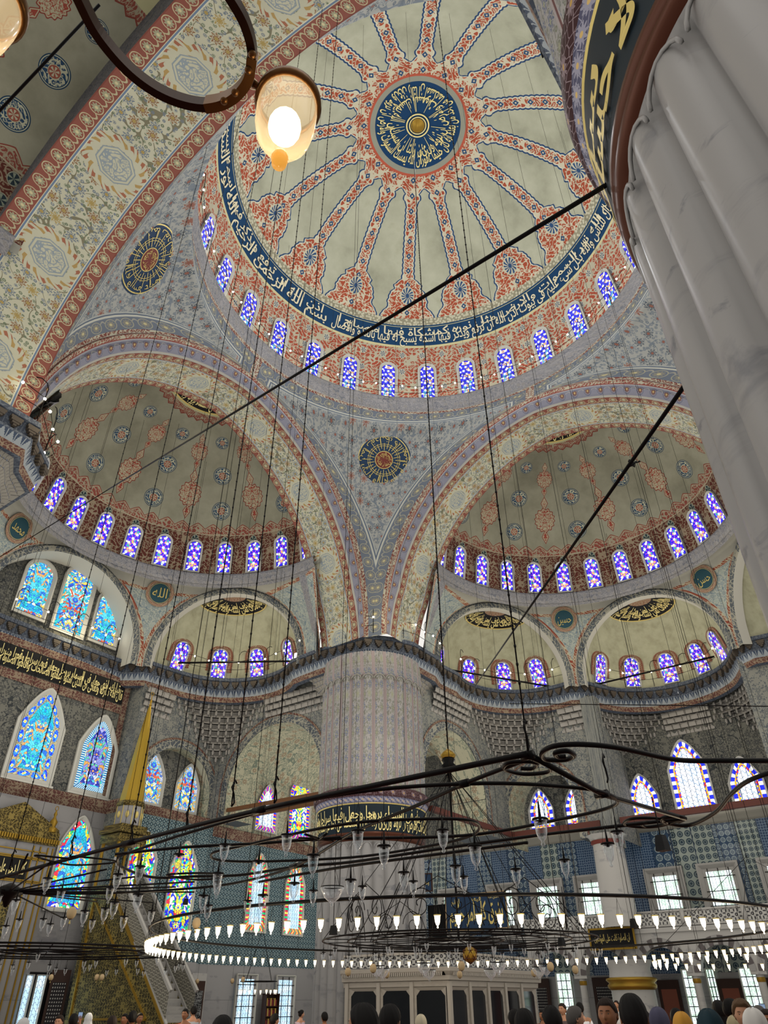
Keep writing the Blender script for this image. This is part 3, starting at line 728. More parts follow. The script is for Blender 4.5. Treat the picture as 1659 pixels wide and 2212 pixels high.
# ------------------------------------------------------------------ piers
def mat_flutepaint():
    b = Mat('painted_flutes'); u, v = b.uv(); P = 2*PI*2.85/28
    x = (u % P)-P/2; col = b.arab(x*2.2+.5, v, '908c88', '6f7069', '565d74', '6d6e5d', '8a8a72', '706c66', 1.5, .3, .36)
    k = abs(x); col = b.mix(k > P*.36, col, '9d9390'); col = b.mix(k > P*.40, col, '6e4a48'); col = b.mix(k > P*.43, col, 'a39a97'); col = b.mix(k > P*.475, col, '7c6a6a')
    f = b.m('FLOOR', u/P); blue = b.m('COMPARE', f, -12, .4)*(k < P*.36); e = b.vor(b.vec(u, v), 5, .9, 'DISTANCE_TO_EDGE')
    col = b.mix(blue, col, b.mix(e < .08, '20306a', '7a8098'))
    return b.out(b.dirt(col, b.vec(u, v), .8, .14), .75)
def mat_ringfloral(name, g, l, core, L=.42, w=.3):
    b = Mat(name); u, v = b.uv(); x = (u % L)-L/2; y = v-w/2; d = b.length(x, y); a = b.atan(y, x)
    e = b.vor(b.vec(u, v), 9, .9, 'DISTANCE_TO_EDGE'); col = b.mix(e < .05, g, l)
    col = b.mix(d < .11+.03*b.sin(a*10.), col, l); col = b.mix(d < .035, col, core)
    return b.out(col, .6)
M['beltpaint'] = plain('blue_black_paint', '10242f', .55); M['flutes'] = mat_flutepaint(); M['lavring'] = mat_ringfloral('lavender_ring_paint', '4a4a63', '8a8796', 'c0a060', .3, .3); M['marring'] = mat_ringfloral('maroon_ring_paint', '3c1c20', '7d6a6e', 'b08a40', .62, .45)
def mat_captile():
    b = Mat('flower_tile'); u, v = b.uv(); x = (u % .62)-.31; y = (v % .62)-.31; d = b.length(x, y); a = b.atan(y, x)
    col = b.mix(d < .22+.04*b.sin(a*9.), '6b6570', '20264a'); col = b.mix(d < .09, col, 'b08a3a'); e = b.mx(abs(x), abs(y)); col = b.mix(e > .285, col, '2e3450')
    return b.out(col, .5)
M['captile'] = mat_captile()
def lobes(N, amp, z0, z1):
    def f(t, z):
        k = min(1, max(0, (z1-z)/.25)) if z > z1-.25 else 1
        k = 0 if z >= z1-.001 else 1
        return 1-amp*(1-abs(sin(N/2*t))**.55)*k
    return f
FONT_LATER = []
def pier(cx, cy_, rs, label, near=False):
    K = .62 if near else 1.0; rs0 = rs
    p = empty('fluted_pier', (cx, cy_, 0)); struct(p, label)
    nseg = 28*8
    mb = MB(); fl = lobes(28, .075, 0, 8.1)
    mb.lathe([(rs, 0), (rs, 1), (rs, 3), (rs, 5), (rs, 7.6), (rs, 7.9), (rs, 8.05), (rs*.985, 8.12), (rs*.99, 8.2)], nseg, flute=fl); s1 = mb.build('marble_shaft', M['marble'], p)
    # rounded heads of the flutes
    mb = MB()
    for k in range(28):
        t = 2*PI*(k+.5)/28; pts = []
        for i in range(9):
            a = PI*i/8; dt = cos(a)*(PI/28)*.86; z = 7.78+sin(a)*.27; rr = rs*1.0; pts.append((rr*cos(t+dt), rr*sin(t+dt), z))
        mb.tube(pts, .022, 5)
    mb.build('flute_heads', M['marble'], s1)
    mb = MB(); mb.lathe([(rs*.98, 8.12), (rs+.06*K, 8.16), (rs+.10*K, 8.26), (rs+.05*K, 8.33), (rs+.11*K, 8.38), (rs+.12*K, 8.46), (rs+.08*K, 8.5)], 96); mb.build('bronze_collar', M['copper'], p)
    mb = MB(); mb.lathe([(rs+.08*K, 8.5), (rs+.11*K, 8.9), (rs+.15*K, 9.5), (rs+.17*K, 9.75)], 96); belt = mb.build('inscription_belt', M['beltpaint'], p)
    mb = MB(); mb.lathe([(rs+.17*K, 9.75), (rs+.19*K, 9.78), (rs+.2*K, 9.8)], 96); mb.build('gold_line', M['gold'], belt)
    mb = MB(); mb.lathe([(rs+.2*K, 9.8), (rs+.25*K, 9.95), (rs+.3*K, 10.08)], 96); mb.build('lavender_moulding', M['lavring'], p)
    mb = MB(); mb.lathe([(rs+.3*K, 10.08), (rs+.38*K, 10.18), (rs+.41*K, 10.45), (rs+.3*K, 10.55), (rs+.2*K, 10.6)], 96); mb.build('maroon_moulding', M['marring'], p)
    mb = MB(); r2 = 2.85; fl = lobes(28, .05, 10.5, 16.5); mb.lathe([(r2, 10.55), (r2, 12.5), (r2, 14.5), (r2, 16.1), (r2, 16.3), (r2, 16.42), (r2*.99, 16.5), (r2*1.0, 16.6), (r2*1.005, 17.8)], nseg, flute=fl); s2 = mb.build('painted_shaft', M['flutes'], p)
    mb = MB()
    for k in range(28):
        t = 2*PI*(k+.5)/28; pts = []
        for i in range(9):
            a = PI*i/8; dt = cos(a)*(PI/28)*.9; z = 16.2+sin(a)*.27; rr = r2*1.002; pts.append((rr*cos(t+dt), rr*sin(t+dt), z))
        mb.tube(pts, .03, 5)
    mb.build('arched_heads', M['muq'], s2)
    return p, belt
def cap(p, cx, cy_, sx, sy, base=None):
    """square muqarnas capital under the cornice; built in world coordinates for the corner (sx,sy)"""
    base = base or [(11.1, 16.3), (11.0, 14.7), (11.05, 12.6), (11.15, 11.95), (12.15, 11.2), (13.3, 10.7), (15.7, 10.75), (16.6, 11.1)]
    mb = MB()
    n = len(base)-1
    def f(a, b):
        i = a*n; k = min(int(i), n-1); x = lerp(base[k][0], base[k+1][0], i-k); y = lerp(base[k][1], base[k+1][1], i-k); z = 16.3+1.15*b
        q = Vector((x-13.05, y-13.1)); rr = q.length; cyl = q.normalized()*2.86; t = b*b*(3-2*b); tt = round(b*4)/4
        e = cyl.lerp(q, .15+.85*tt); return (((13.05+e.x)*sx, (13.1+e.y)*sy, z)), (a*9, z)
    mb.grid(f, 84, 16); o = mb.build('capital', M['muqgrid'], None); o.parent = p; o.matrix_parent_inverse = Matrix.Translation((-cx, -cy_, 0))
def mat_muqgrid():
    b = Mat('muqarnas_joint_plaster'); u, v = b.uv(); row = b.m('FLOOR', v/.3); x = ((u+row*.14) % .28); y = v % .3
    col = b.mix(b.mx(x < .03, y < .03), '858076', '4e4b4a'); col = b.mix(b.length((x-.155)*1., y*.6) < .05, col, '5d6270')
    return b.out(b.dirt(col, b.vec(u, v), .8, .2), .85)
M['muqgrid'] = mat_muqgrid()
PFr, beltF = pier(PX, PY, 2.68, 'central fluted pier between the two half domes')
PLf, beltL = pier(-PX, PY, 2.68, 'left pier, only its cornice corner in view at the left edge')
PRt, beltR = pier(PX, -PY, 2.68, 'right pier hidden behind the nearest one')
PNr, beltN = pier(-12.85, -12.72, 2.68, 'huge grey marble pier right beside the viewer', True)
cap(PLf, -PX, PY, -1, 1, [(9.4, 17.2), (9.25, 15.0), (9.25, 12.5), (10.15, 11.75), (10.6, 10.95), (11.3, 10.9), (12.6, 10.9), (15.7, 10.8)])
for p, x, y, sx, sy in ((PFr, PX, PY, 1, 1), (PRt, PX, -PY, 1, -1), (PNr, -12.85, -12.72, -1, -1)): cap(p, x, y, sx, sy)
# corner of the nearest pier's cornice, tiled underneath
cornice([(-15.8, -9.4), (-12.6, -9.42), (-9.62, -9.46), (-9.6, -10.2), (-10.4, -11.9), (-10.5, -15.8)], 'dark tiled cornice corner above the nearest pier', side=-1, brackets=False)
mb = MB(); mb.grid(lambda a, b: ((-15.8+6.1*a, -9.6-1.2*b, 18.42), (a*6.1, b*1.2)), 1, 1); mb.grid(lambda a, b: ((-10.65-1.6*b, -15.8+5*a, 18.44), (a*5.1, b*1.6)), 1, 1)
struct(mb.build('trim_soffit', M['captile'], smooth=False), 'flower tiles under the cornice of the nearest pier')

# ------------------------------------------------------------------ lower walls
def archwall(name, p0, p1, z0, z1, ops, mat, thick, lab, dmat=None, step=.22, band=True):
    """wall from p0 to p1 with pointed openings (centre s, half width, spring z, rise); thick: soffit depth vector (to the far side)"""
    p0, p1 = Vector(p0), Vector(p1); d = (p1-p0); Ln = d.length; d.normalize(); tv = Vector(thick)
    def top(s):
        z = z0
        for (c, hw, zs, rise) in ops:
            x = abs(s-c)
            if x < hw: z = max(z, zs+rise*(1-(x/hw)**2)**.5*(1-.06*(1-x/hw))+rise*.06*(1-x/hw))
        return z
    ss = set([0, Ln]); k = 0
    while k*step < Ln: ss.add(k*step); k += 1
    for (c, hw, zs, rise) in ops:
        for i in range(25): a = PI*i/24; ss.add(c-hw*cos(a)*.9999)
        ss.add(c-hw*1.0001); ss.add(c+hw*1.0001)
    ss = sorted(s for s in ss if 0 <= s <= Ln)
    mb = MB()
    for i in range(len(ss)-1):
        a, b = ss[i], ss[i+1]; m = top((a+b)/2); za, zb = (top(a), top(b)) if m > z0 else (z0, z0)
        if m > z0 and za == z0: za = [o[2] for o in ops if abs((a+b)/2-o[0]) < o[1]][0]
        if m > z0 and zb == z0: zb = [o[2] for o in ops if abs((a+b)/2-o[0]) < o[1]][0]
        A, B_ = p0+d*a, p0+d*b
        mb.poly([(A.x, A.y, za), (B_.x, B_.y, zb), (B_.x, B_.y, z1), (A.x, A.y, z1)], 0, [(a, za), (b, zb), (b, z1), (a, z1)])
        if m > z0:
            T = tv.length; nsub = max(1, int(T/1.2))
            mb.poly([(A.x, A.y, za), (B_.x, B_.y, zb), (B_.x+tv.x, B_.y+tv.y, zb), (A.x+tv.x, A.y+tv.y, za)], 1, [(a+za, 0), (b+zb, 0), (b+zb, T), (a+za, T)])
    for (c, hw, zs, rise) in ops:
        for e in (-1, 1):
            A = p0+d*(c+e*hw); T = tv.length
            mb.poly([(A.x, A.y, z0), (A.x, A.y, zs), (A.x+tv.x, A.y+tv.y, zs), (A.x+tv.x, A.y+tv.y, z0)], 1, [(z0, 0), (zs, 0), (zs, T), (z0, T)])
    if z0 > 5:
        xs = sorted([0, Ln]+[v for (c, hw, _, _) in ops for v in (c-hw, c+hw)])
        for a, b in zip(xs[::2], xs[1::2]): A, B_ = p0+d*a, p0+d*b; mb.poly([(A.x, A.y, z0), (B_.x, B_.y, z0), (B_.x+tv.x, B_.y+tv.y, z0), (A.x+tv.x, A.y+tv.y, z0)], 0)
    o = struct(mb.build(name, [mat, dmat or M['creamfloral']], smooth=False), lab)
    # dark band round each opening
    nrm = Vector((d.y, -d.x)); nrm = -nrm if nrm.dot(tv) > 0 else nrm
    for (c, hw, zs, rise) in (ops if band else []):
        mb = MB()
        for (w0, w1, off, mi) in ((0, .5, .04, 0), (.5, .62, .05, 1)):
            def f(a, b):
                t = -1+2*a; L1 = zs-z0; L2 = 1.55*(hw+rise)/2; dd = (1-abs(t))*(L1+L2); w = lerp(w0, w1, b)
                if dd < L1: x, z = hw+w, z0+dd
                else: an = (dd-L1)/L2*PI/2; x, z = (hw+w)*cos(an), zs+(rise+w)*sin(an)*(1-.06*(1-cos(an)))+.06*rise*(1-cos(an))
                P = p0+d*(c+math.copysign(x, t))+nrm*off
                return (P.x, P.y, z), (t*(L1+L2), w)
            mb.grid(f, 48, 1, mi)
        b = mb.build('arch_band', [M['bandborder'], M['redborder']], o)
    return o
# mihrab wall
vstrip('wall_mihrab', [(-12, 26), (5.9, 26)], 0, 10.5, M['marblewall'], 'grey marble lower part of the mihrab wall')
vstrip('wall_mihrab', [(-12, 26), (5.9, 26)], 10.5, 18.1, M['darkfloral'], 'dark floral upper part of the mihrab wall')
def boxstruct(name, lo, hi, mat, lab):
    lo, hi = Vector(lo), Vector(hi); mb = MB(); mb.box((lo+hi)/2, (hi-lo)/2); return struct(mb.build(name, mat, smooth=False), lab)
def molding(name, pts, prof, mat, lab, side=1):
    mb = MB(); sweep(mb, pts, prof, 0, side); return struct(mb.build(name, mat), lab)
SPROF = [(0, 10.95), (-.28, 10.9), (-.32, 10.78), (-.2, 10.68), (-.22, 10.55), (-.08, 10.45), (0, 10.3)]
molding('trim_course', [(-12, 26), (5.85, 26), (5.85, 24.9), (12.1, 24.9)], SPROF, M['redborder'], 'carved dark red string course below the upper windows of the mihrab wall')
vstrip('wall_pilaster', [(5.85, 26), (5.85, 24.8)], 0, 18.0, M['greyfloral'], 'narrow side face where the mihrab wall steps forward')
# wall right of the minbar with its arched recess
archwall('wall_niche', (5.85, 24.8), (12.1, 24.8), 10.9, 17.9, [(3.55, 2.55, 12.0, 2.45)], M['greyfloral'], (0, .8), 'grey floral wall with an arched recess right of the gilded spire')
vstrip('wall_recess', [(6.6, 25.6), (12.3, 25.6)], 10.6, 15.5, M['darkfloral'], 'back of the arched recess with two windows')
vstrip('wall_tiles', [(5.85, 24.82), (12.6, 24.82)], 3.6, 10.5, M['teal'], 'teal tiled wall right of the minbar')
vstrip('wall_marble', [(5.85, 24.8), (12.6, 24.8)], 0, 3.6, M['marblewall'], 'grey marble foot of the wall right of the minbar')
# big opening beside the central pier
archwall('wall_opening', (12.1, 24.8), (12.1, 15.2), 10.8, 17.9, [(5.1, 3.75, 12.2, 3.5)], M['greyfloral'], (2.4, 0), 'wall with a tall pointed opening left of the central pier')
archwall('wall_opening', (15.0, 11.1), (24.9, 11.1), 9.9, 17.9, [(3.6, 3.4, 11.9, 3.3)], M['greyfloral'], (0, 2.4), 'wall with a tall pointed opening right of the central pier')
archwall('wall_opening', (24.9, 11.1), (24.9, 4.6), 9.6, 17.9, [(2.3, 2.25, 11.7, 2.3)], M['greyfloral'], (2.2, 0), 'wall with a pointed arch above the gallery')
vstrip('wall_corner', [(12.6, 26.0), (31, 26.0)], 3.6, 10.7, M['teal'], 'teal tiled wall of the far corner bay')
vstrip('wall_corner', [(12.6, 26.02), (31, 26.02)], 0, 3.6, M['marblewall'], 'pale marble foot of the far corner bay')
vstrip('wall_corner', [(12.3, 26.0), (31, 26.0)], 10.7, 19, M['creamfloral'], 'floral painted wall above the tiles of the far corner bay')
molding('trim_course', [(12.6, 26), (29.8, 26)], SPROF, M['redborder'], 'dark red string course in the far corner bay')
vstrip('wall_gallery', [(29.8, 26.5), (29.8, -14)], 3.0, 10.6, M['panels'], 'blue tiled wall with varied panels above the gallery')
vstrip('wall_gallery', [(29.8, 26.5), (29.8, -14)], 10.6, 18.5, M['darkfloral'], 'dark floral wall with windows above the gallery')
vstrip('wall_gallery', [(29.8, 26.5), (29.8, -14)], 0, 3.0, M['marblewall'], 'shaded marble wall under the gallery')
molding('trim_course', [(29.8, 26), (29.8, -14)], [(0, 11.0), (-.4, 10.95), (-.45, 10.8), (-.25, 10.7), (-.2, 10.5), (0, 10.4)], M['muq'], 'projecting plaster cornice above the blue tiles', 1)
vstrip('wall_side', [(24.9, 4.6), (29.8, 4.6)], 9.6, 18, M['greyfloral'], 'side wall of the middle niche')
vstrip('wall_side', [(24.9, -4.6), (29.8, -4.6)], 9.6, 18, M['greyfloral'], 'far side wall of the middle niche')
# the painted strip above the gallery column
boxstruct('wall_strip', (24.55, 4.1, 8.9), (25.4, 5.05, 17.7), M['greyfloral'], 'narrow painted pier above the white gallery column')
# ceilings of the corner bay
mb = MB(); mb.grid(lambda a, b: ((14.5+15.5*a, 13.5+12.5*b, 14.6+3.2*sin(PI*b)**.7), (a*15, b*12)), 20, 20); struct(mb.build('ceiling_bay', M['creamfloral']), 'vaulted ceiling of the far corner bay')
mb = MB(); mb.grid(lambda a, b: ((24.9+5*a, 14+(-9.4)*b, 17.7), (a*5, b*28)), 1, 1); struct(mb.build('ceiling_gallery', M['greyfloral']), 'flat ceiling strip behind the gallery arches')
boxstruct('floor', (-30, -30, -.2), (32, 28, 0), plain('red_carpet', '5a2a22', .95), 'carpeted floor')
# ---- muqarnas squinches
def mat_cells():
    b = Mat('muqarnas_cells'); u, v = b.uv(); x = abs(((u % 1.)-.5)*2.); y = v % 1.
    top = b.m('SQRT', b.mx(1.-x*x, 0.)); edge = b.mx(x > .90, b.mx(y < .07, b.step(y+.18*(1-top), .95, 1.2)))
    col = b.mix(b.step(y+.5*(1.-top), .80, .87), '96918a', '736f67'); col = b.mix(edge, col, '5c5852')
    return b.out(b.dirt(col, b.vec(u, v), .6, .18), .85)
M['cells'] = mat_cells()
def squinch(corner, dx, dy, lab, zt=17.35, zb=14.1, rho=4.3, tiers=9):
    """corner (x,y); the fillet opens towards (-dx,-dy)"""
    mb = MB(); cx, cy_ = corner; H = (zt-zb)/tiers
    def plan(r, a):   # point on a fillet of radius r tangent to both walls, a 0..1
        t = a*PI/2; return Vector((cx-dx*r*(1-cos(t)), cy_-dy*r*(1-sin(t))))
    for k in range(tiers):
        r1 = rho*((tiers-k)/tiers)**.85; r0_ = rho*((tiers-k-1)/tiers)**.85+.02; n = max(2, round(r1*PI/2/.52)); z1 = zt-k*H; z0 = z1-H
        ph = .5 if k % 2 else 0
        def f(a, b):
            c = (a*n+ph) % 1; x = 2*c-1; cup = sqrt(max(0, 1-x*x)); deep = .42*cup*min(1, (1-b)*1.3+ .0)
            rr = lerp(r1, r0_, b**2.2); P = plan(rr, a); mid = plan(rr*1., a)
            t = a*PI/2; nn = Vector((dx*cos(t)*1., dy*sin(t))); nn.normalize()
            P = P+nn*deep*(.35+.65*sin(PI*min(1, b*1.0)))
            z = z1-H*b; 
            return (P.x, P.y, z), (a*n+ph, k+(1-b)*.999)
        mb.grid(f, n*6, 6)
        # little brackets under each cell
        for i in range(n+1):
            a = min(1, max(0, (i-ph)/n)); P = plan(r1*.97, a); t = a*PI/2; nn = Vector((dx*cos(t), dy*sin(t))); q = P-nn*.03
            mb.lathe([(.01, z0+.02), (.05, z0+.1), (.085, z0+.22), (.06, z0+H)], 6, (q.x, q.y, 0))
    return struct(mb.build('wall_muqarnas', M['cells'], smooth=False), lab)
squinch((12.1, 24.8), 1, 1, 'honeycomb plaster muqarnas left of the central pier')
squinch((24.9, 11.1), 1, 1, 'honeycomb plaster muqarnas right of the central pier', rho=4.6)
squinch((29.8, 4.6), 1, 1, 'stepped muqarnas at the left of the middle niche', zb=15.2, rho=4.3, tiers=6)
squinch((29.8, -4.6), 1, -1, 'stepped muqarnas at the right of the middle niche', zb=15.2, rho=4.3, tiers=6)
# plain rows of cells right below the cornice on the straight parts
def rows(p0, p1, zt, n, lab, nrm, H=.38):
    p0, p1 = Vector(p0), Vector(p1); Ln = (p1-p0).length; mb = MB(); N = Vector(nrm)
    for k in range(n):
        m = max(1, round(Ln/.5)); ph = .5*(k % 2); off = .42*(1-k/n)
        def f(a, b):
            c = (a*m+ph) % 1; x = 2*c-1; P = p0.lerp(p1, a)+N*(off-.16*sqrt(max(0, 1-x*x))*(1-b)-(.42/n)*b*b); z = zt-k*H-H*b
            return (P.x, P.y, z), (a*m+ph, k+(1-b)*.999)
        mb.grid(f, m*6, 5)
    return struct(mb.build('wall_muqarnas', M['cells'], smooth=False), lab)
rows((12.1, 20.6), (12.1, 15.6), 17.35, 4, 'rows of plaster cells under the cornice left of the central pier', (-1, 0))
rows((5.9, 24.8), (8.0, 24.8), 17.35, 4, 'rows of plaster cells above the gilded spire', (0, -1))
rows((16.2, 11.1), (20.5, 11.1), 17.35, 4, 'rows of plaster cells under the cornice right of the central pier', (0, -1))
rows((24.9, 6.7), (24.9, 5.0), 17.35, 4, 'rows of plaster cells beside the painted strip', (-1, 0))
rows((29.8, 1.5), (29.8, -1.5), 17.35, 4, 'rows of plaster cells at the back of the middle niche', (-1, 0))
# wooden tie beams
WOOD = plain('tie_beam_wood', '6b4526', .6); REDW = plain('red_tie_beam_paint', '5c2f25', .6)
def beam(p0, p1, r, m, lab):
    p0, p1 = Vector(p0), Vector(p1); d = (p1-p0).normalized(); up = Vector((0, 0, 1)); x = d.cross(up).normalized(); y = x.cross(d); Mx = Matrix((x, d, y)).transposed(); mb = MB(); mb.box((p0+p1)/2, (r, (p1-p0).length/2, r), Mx)
    return tag(mb.build('tie_beam', m, smooth=False), lab, 'beam', 'tie beams')
beam((12.3, 23.4, 11.25), (12.6, 16.05, 11.25), .1, WOOD, 'front brown wooden tie beam left of the central pier')
beam((14.3, 23.4, 11.3), (14.3, 16.0, 11.3), .1, WOOD, 'rear brown wooden tie beam left of the central pier')
beam((25.0, 10.9, 10.3), (25.0, 5.2, 10.3), .16, REDW, 'dark red tie beam left of the white gallery column')
beam((25.0, 4.0, 10.3), (25.0, -9, 10.3), .16, REDW, 'dark red tie beam right of the white gallery column')
beam((16.0, 11.3, 10.4), (24.8, 11.0, 10.3), .14, REDW, 'dark red tie beam right of the central pier')

# ------------------------------------------------------------------ gallery
def column(loc, r, zt, label, name='marble_column', group='gallery columns', zb=0, capc=None):
    c = empty(name, loc); tag(c, label, 'column', group)
    mb = MB(); mb.lathe([(r*1.04, zb), (r, zb+.3), (r*.97, (zt+zb)/2), (r*.92, zt-.45)], 40); mb.build('shaft', M['wmarble'], c)
    mb = MB(); mb.lathe([(r*.93, zt-.5), (r*1.04, zt-.42), (r*1.0, zt-.34), (r*1.02, zt-.3)], 40); mb.build('collar', capc or M['brown'], c)
    mb = MB(); mb.lathe([(r*1.0, zt-.3), (r*1.1, zt-.12), (r*1.3, zt)], 8, a0=PI/8, a1=2*PI+PI/8); mb.build('capital', M['wmarble'], c)
    return c
column((24.95, 5.0, 0), .92, 9.6, 'thick white marble column standing on the gallery', zb=5.0)
ped = empty('column_pedestal', (24.95, 5.0, 0)); tag(ped, 'round marble pedestal with a gilt rim below the gallery column', 'pedestal')
mb = MB(); mb.lathe([(1.25, 0), (1.2, .4), (1.12, .6), (1.1, 2.2)], 16); mb.build('shaft', M['wmarble'], ped)
mb = MB(); mb.lathe([(1.1, 2.2), (1.22, 2.28), (1.25, 2.4), (1.15, 2.5), (1.3, 2.62), (1.28, 2.7), (1.1, 2.75)], 32); mb.build('gilt_rim', M['goldm'], ped)
mb = MB(); mb.lathe([(1.1, 2.75), (1.05, 3.1), (1.2, 3.5)], 16); mb.build('neck', M['wmarble'], ped)
def mat_vouss():
    b = Mat('striped_voussoirs'); u, v = b.uv(); col = b.mix((u % .5) < .25, '8b8884', '57504f'); return b.out(b.dirt(col, b.vec(u, v), 1, .2), .5)
M['vouss'] = mat_vouss()
def mat_lattice(name, hole, solid, s=4.0):
    b = Mat(name); u, v = b.uv(); u = u*s; v = v*s; x = (u % 1.)-.5; y = (v % 1.)-.5; d = b.length(x, y); x2 = ((u+.5) % 1.)-.5; y2 = ((v+.5) % 1.)-.5; d2 = b.length(x2, y2)
    h = b.mx(b.step(d, .2, .36)*(abs(abs(x)-abs(y)) > .07), b.step(d2, .06, .2)); return b, h
b, h = mat_lattice('pierced_marble', 0, 0, 2.6); col = b.mix(h, 'a6a39c', '38363a'); M['pierced'] = b.out(col, .5)
def gal(y0, y1, x, lab):
    n = round((y0-y1)/3.05); w = (y0-y1)/n
    o = archwall('wall_arcade', (x, y0), (x, y1), 2.75, 4.75, [(w*(i+.5), w*.38, 2.9, 1.15) for i in range(n)], M['wmarble'], (.5, 0), lab, M['wmarble'], band=False)
    for i in range(n):
        yc = y0-w*(i+.5)
        mb = MB()
        def f(a, b):
            t = -1+2*a; hw = w*.38; xx = abs(t); z = lambda q: 2.9+1.15*(1-q**2)**.5*(1-.06*(1-q))+1.15*.06*(1-q)
            th = PI/2*(1-xx); r = b*.32; return (x-.03, yc-math.copysign((hw+r)*cos(th), t), 2.9+(1.15+r*1.3)*sin(th)), (a*4, b*.4)
        mb.grid(f, 32, 1); mb.build('voussoirs', M['vouss'], o)
gal(11.0, -10.4, 25.3, 'arcade with pointed striped arches carrying the gallery')
boxstruct('floor_gallery', (25.2, -10.4, 4.7), (29.9, 25.9, 4.95), M['wmarble'], 'marble floor slab of the gallery')
bal = empty('balustrade', (25.25, 0, 4.95)); tag(bal, 'pierced marble balustrade along the gallery', 'balustrade')
mb = MB(); mb.grid(lambda a, b: ((0, 11-21.4*a, .05+.6*b), (a*21.4, b*.6+.08)), 1, 1); mb.grid(lambda a, b: ((.12, 11-21.4*a, .05+.6*b), (a*21.4, b*.6+.08)), 1, 1); mb.build('pierced_panel', M['pierced'], bal)
mb = MB(); mb.box((.06, .3, .7), (.11, 10.7, .05)); mb.build('handrail', M['wmarble'], bal); mb = MB(); mb.box((.06, .3, .02), (.11, 10.7, .05)); mb.build('base_rail', M['wmarble'], bal)
for k in range(8):
    mb = MB(); mb.box((.06, 10.9-3.05*k, .38), (.12, .1, .4)); mb.build('post', M['wmarble'], bal)
sl = M['wmarble']
for i, (y, lab) in enumerate(((7.94, 'left of the round pedestal'), (1.83, 'right of the round pedestal'), (-1.22, 'second right of the round pedestal'), (-4.28, 'third right of the round pedestal'), (11.0, 'next to the glazed marble loge'))):
    column((25.55, y, 0), .2, 2.95, 'slim marble column under the gallery, '+lab, capc=M['goldm'])

vstrip('wall_return', [(12.6, 24.8), (12.6, 26.0)], 0, 10.6, M['teal'], 'short tiled return of the wall right of the minbar')

# outer walls behind the viewer
for p, q, nm in (((-29, 26), (-29, -29), 'west'), ((-29, -29), (31, -29), 'entrance')):
    vstrip('wall_'+nm, [p, q], 0, 22, M['marblewall'], 'outer marble wall behind the viewer, %s side' % nm)

vstrip('wall_side', [(24.9, -4.6), (24.9, -11.1)], 9.6, 18, M['greyfloral'], 'ornate wall at the far right beside the middle niche')
vstrip('wall_side', [(24.9, -11.1), (12, -11.1)], 9.6, 18, M['greyfloral'], 'ornate wall hidden behind the near pier')
vstrip('wall_side', [(-12.1, 16), (-12.1, 24.8), (-5.85, 24.8)], 0, 18, M['greyfloral'], 'wall of the niche at the left of the mihrab')
# ------------------------------------------------------------------ windows
WN = [0]
def outline(w, h, pointed, d=0, n=14):
    """closed outline from bottom left up and over to bottom right, inset by d; flat top when pointed is None"""
    w2 = w/2-d; y0 = d; pts = []
    if pointed is None: return [(-w2, y0), (-w2, h-d), (w2, h-d), (w2, y0)]
    rise = w*(.72 if pointed else .5); sp = h-rise; rr = rise-d*(1.15 if pointed else 1)
    pts.append((-w2, y0)); pts.append((-w2, sp*.33)); pts.append((-w2, sp*.66))
    for i in range(2*n+1):
        a = PI-PI*i/(2*n); x = w2*cos(a); k = abs(sin(a))
        y = sp+rr*((1-abs(cos(a))**1.6) if pointed else k)
        pts.append((x, y))
    pts += [(w2, sp*.66), (w2, sp*.33), (w2, y0)]
    return pts
def ringmesh(mb, base, r, u, nrm, A, B_, da, db, mi=0, closed=True):
    n = len(A); L = [0]
    for i in range(1, n): L.append(L[-1]+math.dist(A[i], A[i-1]))
    if closed: L.append(L[-1]+math.dist(A[-1], A[0]))
    wd = math.dist(A[n//2], B_[n//2])
    P = lambda q, d: base+r*q[0]+u*q[1]+nrm*d
    for i in range(n if closed else n-1):
        j = (i+1) % n; b = len(mb.v); mb.v += [tuple(P(A[i], da)), tuple(P(A[j], da)), tuple(P(B_[j], db)), tuple(P(B_[i], db))]
        mb.face([b, b+1, b+2, b+3], [(L[i], 0), (L[i+1], 0), (L[i+1], wd), (L[i], wd)], mi)
